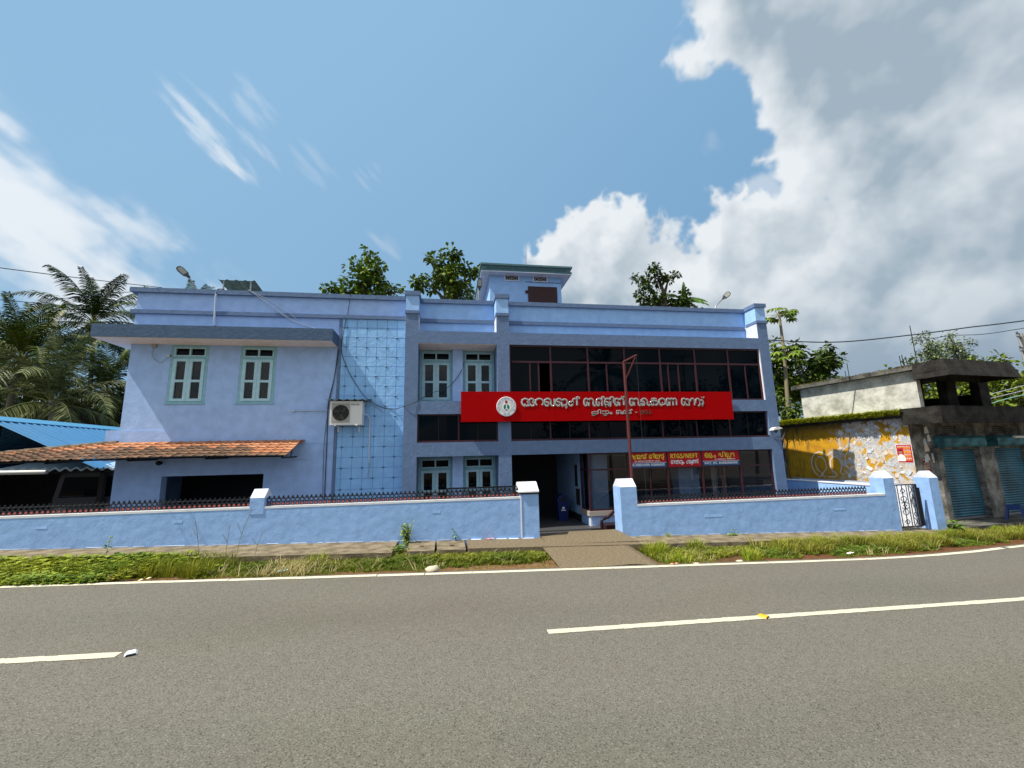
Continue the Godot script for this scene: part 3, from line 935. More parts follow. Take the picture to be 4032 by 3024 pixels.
	bm.box(Vector3(1.97, 3.425, -0.4), Vector3(10.93, 3.815, 0.0))
	part("beam", bm, M.grey, bank)
	part("soffit", boxm(Vector3(-0.879, 5.612, -0.93), Vector3(1.569, 5.6215, -0.012)), M.soffit, bank)
	part("jamb_edge", boxm(Vector3(10.905, 3.817, -0.2), Vector3(10.929, 5.62, -0.01)), M.white, bank)
	# recessed bay with two wooden windows on each floor
	var bay := MB.new()
	bay.wall(-0.879, 1.569, 3.797, 5.61, -1.1, -0.9, [[-0.9, 0.17, 3.9, 5.6], [0.52, 1.56, 3.9, 5.6]])
	bay.wall(-0.879, 1.569, -0.5, 2.123, -1.1, -0.9, [[-0.9, 0.17, 0.42, 2.11], [0.52, 1.6, 0.42, 2.11]])
	bay.box(Vector3(0.18, 3.797, -0.899), Vector3(0.51, 5.611, -0.66))
	bay.box(Vector3(0.18, -0.5, -0.899), Vector3(0.51, 2.123, -0.62))
	part("bay_wall", bay, M.lilac, bank)
	wood_window(bank, -0.878, 0.172, 3.90, 5.60, -0.88, [true, false], 1)
	wood_window(bank, 0.518, 1.566, 3.90, 5.60, -0.88, [false, false], 2)
	wood_window(bank, -0.878, 0.172, 0.43, 2.11, -0.88, [false, false], 3)
	wood_window(bank, 0.518, 1.566, 0.43, 2.11, -0.88, [false, false], 4)
	wood_window(bank, -7.975, -6.975, 3.815, 5.535, -0.44, [true, false], 5)
	wood_window(bank, -6.105, -5.105, 3.815, 5.535, -0.44, [true, true], 6)
	# parapet of the right wing
	part("right_parapet", boxm(Vector3(-0.88, 6.02, zr - 0.2), Vector3(10.93, 7.14, zr)), M.blue, bank)
	var rt := MB.new()
	for x in [[-0.87, 1.56], [1.98, 10.88]]:
		rt.box(Vector3(x[0], 7.14, zr - 0.28), Vector3(x[1], 7.275, zr + 0.09))
		rt.box(Vector3(x[0], 6.47, zr + 0.001), Vector3(x[1], 6.595, zr + 0.06))
	part("right_parapet_trim", rt, M.grey, bank)
	for x in [[-1.28, -0.88], [1.57, 1.97], [10.93, 11.32]]:
		var po := part("parapet_post", boxm(Vector3(x[0], 6.57, zr - 0.1), Vector3(x[1], 7.17, -0.001)), M.blue, bank)
		var cp := MB.new()
		cp.box(Vector3(x[0] - 0.04, 7.17, zr - 0.14), Vector3(x[1] + 0.04, 7.305, 0.045))
		part("post_cap", cp, M.grey, po)
		var b := MB.new()
		b.box(Vector3(x[0] - 0.02, 6.571, zr + 0.07), Vector3(x[1] + 0.02, 6.668, 0.03))
		part("post_band", b, M.grey, po)
		part("post_side", boxm(Vector3(x[0] - 0.004, 6.021, zr + 0.0), Vector3(x[0] - 0.0005, 6.57, -0.002)), M.palewhite, po)
		part("post_side", boxm(Vector3(x[1] + 0.0005, 6.021, zr + 0.0), Vector3(x[1] + 0.004, 6.57, -0.002)), M.palewhite, po)
	# roof room with moulded cornice
	var tz := -2.5
	var rm := part("roof_room", boxm(Vector3(1.64, 6.2, -6.0), Vector3(4.51, 9.2, tz)), M.blue, bank)
	var co := MB.new()
	var prof := [[0.0, 9.11], [0.5, 9.13], [0.52, 9.19], [0.47, 9.21], [0.47, 9.34], [0.53, 9.36], [0.53, 9.43], [0.0, 9.45]]
	for k in prof.size() - 1:
		var a: float = prof[k][0]
		var ya: float = prof[k][1]
		var b: float = prof[k + 1][0]
		var yb: float = prof[k + 1][1]
		var A := [Vector3(1.79 - a, ya, tz - 0.15 + a), Vector3(4.36 + a, ya, tz - 0.15 + a), Vector3(4.36 + a, ya, -5.7 - a), Vector3(1.79 - a, ya, -5.7 - a)]
		var B := [Vector3(1.79 - b, yb, tz - 0.15 + b), Vector3(4.36 + b, yb, tz - 0.15 + b), Vector3(4.36 + b, yb, -5.7 - b), Vector3(1.79 - b, yb, -5.7 - b)]
		if k == 0:
			continue
		for s in 4:
			co.quad(A[s], A[(s + 1) % 4], B[(s + 1) % 4], B[s])
	part("cornice", co, M.cornice, rm)
	var so := MB.new()
	so.box(Vector3(1.29, 9.10, -6.2), Vector3(4.86, 9.128, tz + 0.345))
	part("cornice_soffit", so, M.palewhite, rm)
	var orn := MB.new()
	for k in 12:
		var cx := 1.6 + k * 0.268
		var pl := PackedVector2Array([Vector2(-0.134, -0.02), Vector2(-0.06, -0.03), Vector2(0.0, -0.055), Vector2(0.06, -0.03), Vector2(0.134, -0.02)])
		orn.ribbon(pl, Vector3(cx, 9.285, tz + 0.32), Vector3.RIGHT, Vector3.UP, 0.02, 0.025)
		var pl2 := PackedVector2Array([Vector2(-0.1, 0.0), Vector2(-0.04, 0.03), Vector2(0.0, 0.05), Vector2(0.05, 0.03), Vector2(0.1, 0.0), Vector2(0.04, -0.02), Vector2(-0.04, -0.02), Vector2(-0.1, 0.0)])
		orn.ribbon(pl2, Vector3(cx, 9.285, tz + 0.32), Vector3.RIGHT, Vector3.UP, 0.025, 0.035)
	part("cornice_moulding", orn, M.cornice, rm)
	part("roof_room_door", boxm(Vector3(3.15, 6.3, tz + 0.001), Vector3(4.33, 8.69, tz + 0.03)), M.doorbrown, rm)
	part("door_hasp", boxm(Vector3(3.04, 8.40, tz + 0.001), Vector3(3.17, 8.50, tz + 0.06)), M.doorbrown, rm)
	part("lintel_shade", boxm(Vector3(3.07, 8.865, tz + 0.001), Vector3(4.50, 8.885, tz + 0.03)), M.tiledark, rm)
	for x in [2.26, 3.41]:
		var vt := MB.new()
		vt.box(Vector3(x - 0.05, 8.88, tz + 0.001), Vector3(x + 0.55, 8.92, tz + 0.03))
		vt.box(Vector3(x - 0.05, 9.09, tz + 0.001), Vector3(x + 0.55, 9.105, tz + 0.03))
		vt.box(Vector3(x - 0.05, 8.92, tz + 0.001), Vector3(x, 9.09, tz + 0.03))
		vt.box(Vector3(x + 0.5, 8.92, tz + 0.001), Vector3(x + 0.55, 9.09, tz + 0.03))
		var ve := part("ventilator", vt, M.palewhite, rm)
	var vd := MB.new()
	var vr := MB.new()
	for x in [2.26, 3.41]:
		vd.box(Vector3(x, 8.921, tz + 0.0005), Vector3(x + 0.5, 9.089, tz + 0.004))
		for cx in [x + 0.11, x + 0.39]:
			var pl := PackedVector2Array()
			for k in 13:
				pl.append(Vector2(cos(TAU * k / 12.0), sin(TAU * k / 12.0)) * 0.062)
			vr.ribbon(pl, Vector3(cx, 9.0, tz + 0.005), Vector3.RIGHT, Vector3.UP, 0.03, 0.02)
		vr.ribbon(PackedVector2Array([Vector2(0.17, 0), Vector2(0.33, 0)]), Vector3(x, 9.0, tz + 0.005), Vector3.RIGHT, Vector3.UP, 0.03, 0.02)
		vr.ribbon(PackedVector2Array([Vector2(0.25, -0.08), Vector2(0.25, 0.08)]), Vector3(x, 9.0, tz + 0.005), Vector3.RIGHT, Vector3.UP, 0.03, 0.02)
	part("ventilator_recess", vd, M.dark, rm)
	part("ventilator_rings", vr, M.acgrey, rm)
	# hood over the left wing windows
	var hood := part("window_hood", boxm(Vector3(-9.58, 5.562, zl + 0.001), Vector3(-3.34, 5.925, 0.3)), M.hood, bank)
	var hs := MB.new()
	hs.box(Vector3(-9.58, 5.562, -2.4), Vector3(-9.055, 5.924, zl))
	part("hood_return", hs, M.hood, hood)
	var hb := MB.new()
	hb.box(Vector3(-9.56, 5.548, zl + 0.002), Vector3(-3.36, 5.561, 0.28))
	hb.box(Vector3(-9.56, 5.548, -2.38), Vector3(-9.056, 5.561, zl - 0.002))
	part("hood_soffit", hb, M.soffit, hood)
	# dark upper glass of the right wing
	glass_band(bank, 1.97, 10.93, 3.815, 5.622, [3.33, 4.59, 5.87, 7.14, 8.43, 9.69], 5.075, [[2.64, 2.0], [5.23, 4.59], [7.42, 7.14], [7.79, 7.42], [10.32, 9.69]])
	low_band(bank, -0.88, 1.57, [0.36])
	low_band(bank, 1.97, 10.93, [3.25, 4.53, 5.80, 7.07, 8.30, 9.52])
	# porch and shop front
	porch(bank)
	return bank

func bar(m: MB, x0: float, x1: float, y0: float, y1: float, z0: float, z1: float) -> void:
	m.box(Vector3(x0, y0, z0), Vector3(x1, y1, z1))

func glass_band(bank: Node3D, x0: float, x1: float, y0: float, y1: float, ms: Array, ty: float, splits: Array) -> void:
	var z := -0.12
	var fr := MB.new()
	bar(fr, x0, x1, y1 - 0.05, y1, z, z + 0.06)
	bar(fr, x0, x1, y0, y0 + 0.05, z, z + 0.06)
	bar(fr, x0, x0 + 0.05, y0 + 0.05, y1 - 0.05, z, z + 0.06)
	bar(fr, x1 - 0.075, x1 - 0.026, y0 + 0.05, y1 - 0.05, z, z + 0.06)
	for m in ms:
		bar(fr, m - 0.03, m + 0.03, y0 + 0.05, y1 - 0.05, z, z + 0.055)
	var edges: Array = [x0 + 0.05] + ms + [x1 - 0.05]
	for k in edges.size() - 1:
		bar(fr, edges[k] + 0.031, edges[k + 1] - 0.031, ty - 0.03, ty + 0.03, z, z + 0.05)
	var f := part("upper_window_frame", fr, M.maroon, bank)
	for k in edges.size() - 1:
		var a: float = edges[k] + 0.02
		var b: float = edges[k + 1] - 0.02
		part("pane", boxm(Vector3(a, ty + 0.02, z + 0.012), Vector3(b, y1 - 0.02, z + 0.02)), M.tint, f)
		var lo := a
		var hi := b
		if k == 0:
			hi = 2.93           # this slider stands open
			var ob := MB.new()
			bar(ob, 2.90, 2.95, y0 + 0.05, ty - 0.03, z + 0.0, z + 0.035)
			part("sliding_sash", ob, M.maroon, f)
		part("pane", boxm(Vector3(lo, y0 + 0.02, z + 0.012 + 0.003 * (k % 2)), Vector3(hi, ty - 0.02, z + 0.02 + 0.003 * (k % 2))), M.tint, f)
	for s in splits:
		var sm := MB.new()
		bar(sm, s[0] - 0.02, s[0] + 0.02, y0 + 0.05, ty - 0.031, z + 0.021, z + 0.045)
		part("sliding_sash", sm, M.maroon, f)

func low_band(bank: Node3D, x0: float, x1: float, ms: Array) -> void:
	var z := -0.16
	var y0 := 2.545
	var y1 := 3.40 if x0 < 0.0 else 3.425
	var fr := MB.new()
	bar(fr, x0, x1, y1 - 0.04, y1, z, z + 0.05)
	bar(fr, x0, x1, y0, y0 + 0.055, z, z + 0.13)
	bar(fr, x0, x0 + 0.04, y0 + 0.055, y1 - 0.04, z, z + 0.05)
	bar(fr, x1 - 0.04, x1, y0 + 0.055, y1 - 0.04, z, z + 0.05)
	for m in ms:
		bar(fr, m - 0.025, m + 0.025, y0 + 0.055, y1 - 0.04, z, z + 0.05)
	var f := part("strip_window_frame", fr, M.maroon, bank)
	var e: Array = [x0 + 0.03] + ms + [x1 - 0.03]
	for k in e.size() - 1:
		var a: float = e[k]
		var b: float = e[k + 1]
		var mid := (a + b) / 2.0
		part("pane", boxm(Vector3(a + 0.01, y0 + 0.03, z + 0.02), Vector3(b - 0.01, y1 - 0.02, z + 0.026)), M.tint, f)
		part("sliding_sash", boxm(Vector3(mid - 0.012, y0 + 0.056, z + 0.027), Vector3(mid + 0.012, y1 - 0.041, z + 0.04)), M.dark, f)

func porch(bank: Node3D) -> void:
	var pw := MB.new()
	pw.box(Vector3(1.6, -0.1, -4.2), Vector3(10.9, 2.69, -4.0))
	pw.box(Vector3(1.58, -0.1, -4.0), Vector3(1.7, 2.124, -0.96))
	part("porch_rear_wall", pw, M.painted_gloom, bank)  # rear wall painted near black to stand for the porch shade
	# side wall of the porch with skirting and noticeboards
	part("porch_side_wall", boxm(Vector3(4.42, -0.1, -3.99), Vector3(4.56, 2.65, -0.97)), M.blue, bank)
	part("skirting", boxm(Vector3(4.405, -0.1, -3.98), Vector3(4.418, 0.12, -0.98)), M.dark, bank)
	part("noticeboard", boxm(Vector3(4.40, 1.02, -1.5), Vector3(4.418, 1.75, -1.25)), M.dark, bank)
	part("meter_box", boxm(Vector3(4.37, 0.42, -1.35), Vector3(4.418, 0.95, -1.05)), M.dark, bank)
	part("step", boxm(Vector3(2.0, -0.35, 0.281), Vector3(4.25, -0.13, 0.5)), M.floor, bank)
	# low wall under the shop window
	var bl := MB.new()
	bl.box(Vector3(4.42, -0.6, -0.95), Vector3(10.925, 0.20, -0.1))
	part("low_wall", bl, M.lilac, bank)
	part("corner_bead", boxm(Vector3(4.412, -0.5, -0.16), Vector3(4.47, 0.199, -0.092)), M.white, bank)
	var sl := MB.new()
	sl.box(Vector3(4.37, 0.201, -0.98), Vector3(10.92, 0.345, -0.05))
	part("window_sill", sl, mat(Color(0.42, 0.36, 0.33), 0.5), bank)
	# shop window frame with its return into the porch
	var z := -0.14
	var fr := MB.new()
	var y0 := 0.35
	var y1 := 2.12
	bar(fr, 4.42, 10.93, y0, y0 + 0.045, z, z + 0.05)
	bar(fr, 4.42, 10.93, y1 - 0.05, y1, z, z + 0.05)
	var ms := [4.445, 5.77, 7.11, 8.345, 9.74, 10.90]
	for m in ms:
		bar(fr, m - 0.027, m + 0.027, y0 + 0.045, y1 - 0.05, z, z + 0.055)
	for k in ms.size() - 1:
		bar(fr, ms[k] + 0.028, ms[k + 1] - 0.028, 1.575, 1.625, z, z + 0.05)
	for x in [6.5, 9.07]:
		bar(fr, x - 0.02, x + 0.02, y0 + 0.045, 1.574, z, z + 0.04)
	bar(fr, 4.42, 4.47, y0, y0 + 0.045, -0.94, z - 0.001)
	bar(fr, 4.42, 4.47, y1 - 0.05, y1, -0.94, z - 0.001)
	bar(fr, 4.42, 4.47, y0 + 0.046, y1 - 0.051, -0.94, -0.89)
	bar(fr, 4.42, 4.47, 1.575, 1.625, -0.88, z - 0.001)
	var f := part("shop_window_frame", fr, M.maroon, bank)
	for k in ms.size() - 1:
		part("pane", boxm(Vector3(ms[k], 1.61, z + 0.02), Vector3(ms[k + 1], y1 - 0.03, z + 0.026)), M.glass, f)
		part("pane", boxm(Vector3(ms[k], y0 + 0.03, z + 0.02), Vector3(ms[k + 1], 1.59, z + 0.026)), M.glass, f)
	part("pane", boxm(Vector3(4.44, y0 + 0.03, -0.92), Vector3(4.446, y1 - 0.03, z)), M.glass, f)
	# what shows inside
	for x in [[4.64, 5.19], [7.67, 8.42]]:
		part("inner_column", boxm(Vector3(x[0], -0.09, -0.9), Vector3(x[1], 2.11, -0.45)), M.blue, bank)
	var g := MB.new()
	for k in 9:
		g.tube(PackedVector3Array([Vector3(9.25 + 0.06 * k, 0.4, -0.75), Vector3(9.25 + 0.06 * k, 1.58, -0.75)]), 0.008, 0.008, 4)
	for k in 8:
		for q in 5:
			var pts := PackedVector3Array()
			for j in 5:
				pts.append(Vector3(9.25 + 0.06 * k + 0.03 + 0.03 * cos(PI * j / 4.0), 0.5 + q * 0.24 + 0.09 * sin(PI * j / 4.0), -0.75))
			g.tube(pts, 0.006, 0.006, 4)
	part("inner_grille", g, M.iron, bank)
	for x in [[9.2, 9.42], [9.58, 9.76]]:
		var cu := MB.new()
		for k in 8:
			var a := lerpf(x[0], x[1], k / 8.0)
			var b := lerpf(x[0], x[1], (k + 1) / 8.0)
			cu.quad(Vector3(a, 0.3, -0.95 + 0.02 * (k % 2)), Vector3(b, 0.3, -0.95 + 0.02 * ((k + 1) % 2)), Vector3(b, 1.9, -0.95 + 0.02 * ((k + 1) % 2)), Vector3(a, 1.9, -0.95 + 0.02 * (k % 2)))
		part("curtain", cu, M.print, bank)
	# handrail beside the steps
	var h := thing("handrail", "dark maroon handrail slanting down behind the right gate pillar", "handrail")
	var hm := MB.new()
	hm.tube(PackedVector3Array([Vector3(5.6, 1.0, 0.6), Vector3(4.62, 0.26, 0.8)]), 0.045, 0.045, 8)
	part("rail", hm, M.railing, h)
	part("post", wire([Vector3(4.60, 0.27, 0.8), Vector3(4.45, 0.2, 0.8), Vector3(4.45, -0.5, 0.8)], 0.045, 8), M.railing, h)
	part("post", wire([Vector3(5.5, 0.9, 0.6), Vector3(5.5, -0.5, 0.6)], 0.04, 8), M.railing, h)
	var st := boxm(Vector3(4.7, -0.5, -0.05), Vector3(5.9, 0.0, 0.5))
	tag(part("doorstep", st, M.railing), "maroon step block behind the right gate pillar", "step")
	var bn := thing("dustbin", "tall blue plastic dustbin with hooded lid inside the dark porch", "dustbin", Vector3(3.9, -0.1, -1.5))
	var bb := MB.new()
	var bt := 0.19
	var lo := 0.15
	var A := [Vector3(-lo, 0, lo), Vector3(lo, 0, lo), Vector3(lo, 0, -lo), Vector3(-lo, 0, -lo)]
	var B := [Vector3(-bt, 0.62, bt), Vector3(bt, 0.62, bt), Vector3(bt, 0.62, -bt), Vector3(-bt, 0.62, -bt)]
	for s in 4:
		bb.quad(A[s], A[(s + 1) % 4], B[(s + 1) % 4], B[s])
	part("body", bb, M.bin, bn)
	var ld := MB.new()
	var pf := PackedVector2Array([Vector2(-0.2, 0.62), Vector2(0.2, 0.62), Vector2(0.2, 0.72), Vector2(0.14, 0.83), Vector2(0.0, 0.88), Vector2(-0.14, 0.83), Vector2(-0.2, 0.72)])
	ld.prism(pf, Vector3(0, 0, -0.2), Vector3.RIGHT, Vector3.UP, 0.4)
	part("lid", ld, M.bin, bn)
	var op := MB.new()
	op.prism(PackedVector2Array([Vector2(-0.13, 0.65), Vector2(0.13, 0.65), Vector2(0.1, 0.76), Vector2(0.0, 0.81), Vector2(-0.1, 0.76)]), Vector3(0, 0, 0.2005), Vector3.RIGHT, Vector3.UP, 0.004)
	part("flap_opening", op, M.dark, bn)
	var lg := MB.new()
	lg.box(Vector3(-0.04, 0.40, 0.176), Vector3(0.04, 0.46, 0.19))
	lg.box(Vector3(-0.08, 0.34, 0.172), Vector3(0.08, 0.37, 0.186))
	part("print", lg, M.print, bn)

# ---------------------------------------------------------------- lettering
# strokes of the Malayalam letters: M moves, L draws, A cx cy rx ry from to (degrees) bends; then the advance width
const GLYPH := {
	"a": ["A.36,.5,.36,.5,285,20 A.5,.3,.2,.26,70,-190 M.76,0 L.76,.62 A1.02,.62,.26,.38,180,20 A1.08,.28,.2,.24,80,-200", 1.36],
	"rra": ["A.45,.5,.42,.5,230,-50", 0.98],
	"ra": ["A.3,.26,.18,.24,60,-170 A.46,.5,.42,.5,200,-50", 0.98],
	"ya": ["A.24,.28,.2,.26,0,360 M.02,.3 A.34,.6,.32,.4,180,0 L.66,.3 A.86,.3,.2,.28,180,360 L1.06,1", 1.2],
	"kka": ["A.22,.3,.2,.28,0,360 M.02,.3 A.32,.62,.3,.38,180,0 L.62,0 M.62,.5 A.9,.5,.28,.42,180,-120 M.62,-.02 A.86,-.14,.24,.2,150,-60", 1.3],
	"l": ["A.26,.3,.22,.28,0,360 M.48,.3 L.48,.72 A.7,.72,.22,.28,180,0 L.92,.1 M.92,.9 A1.04,1.0,.14,.2,200,-20", 1.2],
	"sa": ["A.2,.26,.17,.24,80,-180 A.3,.55,.28,.45,190,0 L.58,0 M.58,.5 A.84,.55,.27,.45,180,0 L1.11,.2 A1.24,.2,.13,.2,180,340", 1.46],
	"r": ["A.2,.26,.17,.24,80,-180 A.36,.55,.34,.45,190,-20 L.7,0 M.7,.9 A.84,1.02,.15,.2,200,-10", 1.0],
	"vvi": ["A.24,.28,.2,.26,0,360 M.02,.32 A.36,.58,.34,.42,180,0 L.7,0 M.1,-.1 A.4,-.16,.3,.22,170,10 M.76,.75 A.9,.9,.24,.3,230,-30 L1.1,.4", 1.2],
	"va": ["A.24,.28,.2,.26,0,360 M.02,.32 A.36,.58,.34,.42,180,0 L.7,0 L.2,0", 0.9],
	"s": ["A.2,.26,.17,.24,80,-180 A.3,.55,.28,.45,190,0 L.58,0 M.58,.5 A.84,.55,.27,.45,180,0 L1.11,.1 M.94,1.2 A1.06,1.3,.12,.12,170,380", 1.36],
	"ha": ["A.22,.3,.2,.3,270,-60 M.4,0 A.4,.5,.4,.5,180,0 L.8,.1 A.98,.24,.18,.22,200,400", 1.2],
	"ka": ["A.24,.34,.22,.3,0,360 M.46,.9 L.46,.1 M.46,.36 A.7,.36,.24,.3,180,-180 M.12,.9 A.46,.76,.36,.24,160,20", 1.06],
	"nna": ["A.16,.24,.14,.22,80,-180 A.24,.55,.22,.45,190,0 L.46,0 M.46,.55 A.68,.55,.22,.45,180,0 L.9,0 M.9,.55 A1.12,.55,.22,.45,180,0 L1.34,.05", 1.5],
	"ba": ["A.2,.26,.18,.24,80,-180 A.3,.55,.28,.45,190,0 L.58,.02 L.98,.02 L.98,.5 A.78,.5,.2,.42,0,180 L.58,.3", 1.12],
	"aa": ["A.28,.5,.26,.5,170,-10 L.54,.02", 0.66],
	"nka": ["A.3,.5,.28,.48,200,-20 L.6,0 M.6,.3 A.8,.4,.2,.36,180,-160 M.3,-.05 A.6,-.14,.3,.2,170,10 M.9,1.1 A1.02,1.22,.13,.13,170,380", 1.2],
	"kli": ["A.24,.34,.22,.3,0,360 M.46,.9 L.46,-.3 M.46,.36 A.7,.36,.24,.3,180,-180 M.05,-.1 A.26,-.2,.2,.16,0,360 M.98,.9 A1.1,.9,.2,.3,210,-30 L1.26,.1", 1.4],
	"pta": ["A.3,.42,.28,.42,150,-150 M.58,.42 L.58,0 M.58,.5 A.8,.5,.22,.42,180,-150 M.2,-.2 A.5,-.2,.26,.18,0,300", 1.14],
	"m": ["A.18,.2,.16,.2,0,360", 0.5],
	"na": ["A.16,.24,.14,.22,80,-180 A.24,.55,.22,.45,190,0 L.46,0 M.46,.55 A.7,.55,.24,.45,180,0 L.94,.02", 1.06],
	"mpa": ["A.2,.3,.18,.3,90,-230 L.5,.0 L.5,.9 A.7,.55,.22,.4,120,-60 L.9,0 L1.1,0 L1.1,.9", 1.26],
	"la": ["A.26,.36,.24,.34,-20,330 M.5,.36 L.5,.9 M.5,.1 A.74,.5,.26,.45,220,-40 L.98,0", 1.1],
	"si": ["A.2,.26,.17,.24,80,-180 A.3,.55,.28,.45,190,0 L.58,0 M.58,.5 A.84,.55,.27,.45,180,0 L1.11,.2 M1.0,1.0 A1.2,.95,.22,.3,180,-20 L1.42,.1", 1.56],
	"me": ["A.2,.5,.18,.5,60,300 M.4,.05 L.4,.9 L.9,.9 M.9,.95 L.9,.05 L.4,.05", 1.06],
	"nt": ["A.24,.55,.22,.45,200,0 L.46,0 M.46,.4 A.72,.46,.24,.42,180,-150 M.7,-.3 L.92,-.1 M.8,1.1 A.92,1.2,.12,.12,170,380", 1.1],
	"sau": ["A.2,.26,.17,.24,80,-180 A.3,.55,.28,.45,190,0 L.58,0 M.58,.5 A.84,.55,.27,.45,180,0 L1.11,.1 M1.3,.5 A1.46,.5,.2,.44,200,-120", 1.7],
	"rya": ["A.3,.26,.18,.24,60,-170 A.46,.5,.42,.5,200,-50 M.98,.9 L.98,-.1 A.84,-.1,.14,.2,0,-180", 1.14],
	"bhya": ["A.2,.26,.18,.24,80,-180 A.3,.55,.28,.45,190,0 L.58,.02 L.9,.02 L.9,.6 M1.06,.9 L1.06,-.1 A.92,-.1,.14,.2,0,-180", 1.2],
	"maa": ["M.1,.05 L.1,.7 A.3,.7,.2,.28,180,0 L.5,.05 L.1,.05 M.66,.5 A.84,.5,.2,.48,170,-10 L1.04,.02", 1.16],
	"nn": ["A.24,.55,.22,.45,200,0 L.46,0 M.46,.55 A.68,.55,.22,.45,180,0 L.9,0 M.8,1.1 A.92,1.2,.12,.12,170,380", 1.1],
	"lla": ["A.24,.62,.22,.34,-30,300 L.4,.3 A.3,.14,.3,.22,60,-200", 0.9],
	"di": ["A.16,.5,.14,.4,200,-20 L.34,.1 L.6,.1 M.6,.9 L.6,.1 M.62,.95 A.82,.9,.2,.3,190,-20 L1.02,.1", 1.16],
	"ppo": ["A.14,.5,.14,.46,70,290 M.34,.9 L.34,.1 L.74,.1 L.74,.9 M.34,.5 L.1,-.3 L.8,-.3 M.96,.5 A1.1,.5,.18,.48,170,-10 L1.28,.02", 1.4],
	"u": ["A.3,.6,.26,.36,180,0 L.56,.3 A.36,.2,.2,.2,0,-160", 0.74],
	"lp": ["A.26,.3,.22,.28,0,360 M.48,.3 L.48,.9 M.6,.9 L.6,.1 L1.0,.1 L1.0,.9", 1.16],
	"-": ["M.1,.4 L.5,.4", 0.7],
	" ": ["", 0.5],
}

func strokes(s: String) -> Array:
	var out := []
	var cur := PackedVector2Array()
	for tok in s.split(" ", false):
		var q := tok.substr(1).split_floats(",")
		match tok[0]:
			"M":
				if cur.size() > 1:
					out.append(cur)
				cur = PackedVector2Array([Vector2(q[0], q[1])])
			"L":
				cur.append(Vector2(q[0], q[1]))
			"A":
				var n := maxi(4, int(absf(q[5] - q[4]) / 26.0))
				for k in n + 1:
					var a := deg_to_rad(lerpf(q[4], q[5], float(k) / n))
					cur.append(Vector2(q[0] + q[2] * cos(a), q[1] + q[3] * sin(a)))
	if cur.size() > 1:
		out.append(cur)
	return out

# one mesh per letter, fitted between x0 and x1
func word(names: Array, x0: float, x1: float, y: float, h: float, z: float, w: float, thick: float, m: Material, parent: Node3D, joined := false) -> void:
	var total := 0.0
	for g in names:
		total += GLYPH[g][1]
	var sx := (x1 - x0) / total
	var x := x0
	var one := MB.new()
	for g in names:
		var b := one if joined else MB.new()
		for st in strokes(GLYPH[g][0]):
			var pl := PackedVector2Array()
			for p in st:
				pl.append(Vector2(p.x * sx, p.y * h))
			b.ribbon(pl, Vector3(x, y, z), Vector3.RIGHT, Vector3.UP, w, thick)
		if not joined and b.v.size() > 0:
			part("letter", b, m, parent)
		x += GLYPH[g][1] * sx
	if joined:
		part("lettering", one, m, parent)

func latin(txt: String, x0: float, x1: float, y: float, h: float, z: float, m: Material, parent: Node3D, called := "lettering") -> void:
	var t := TextMesh.new()
	var f := SystemFont.new()
	f.font_names = PackedStringArray(["Droid Sans"])
	f.font_weight = 700
	t.font = f
	t.text = txt
	t.font_size = 64
	t.pixel_size = 0.01
	t.depth = 0.02
	t.curve_step = 1.0
	t.horizontal_alignment = HORIZONTAL_ALIGNMENT_CENTER
	t.vertical_alignment = VERTICAL_ALIGNMENT_CENTER
	var ab := t.get_aabb()
	var o := part(called, t, m, parent)
	if ab.size.x > 0.0:
		var sc := Vector3((x1 - x0) / ab.size.x, h / ab.size.y, 0.12)
		o.scale = sc
		var cc := ab.get_center()
		o.position = Vector3((x0 + x1) / 2.0 - cc.x * sc.x, y + h / 2.0 - cc.y * sc.y, z)

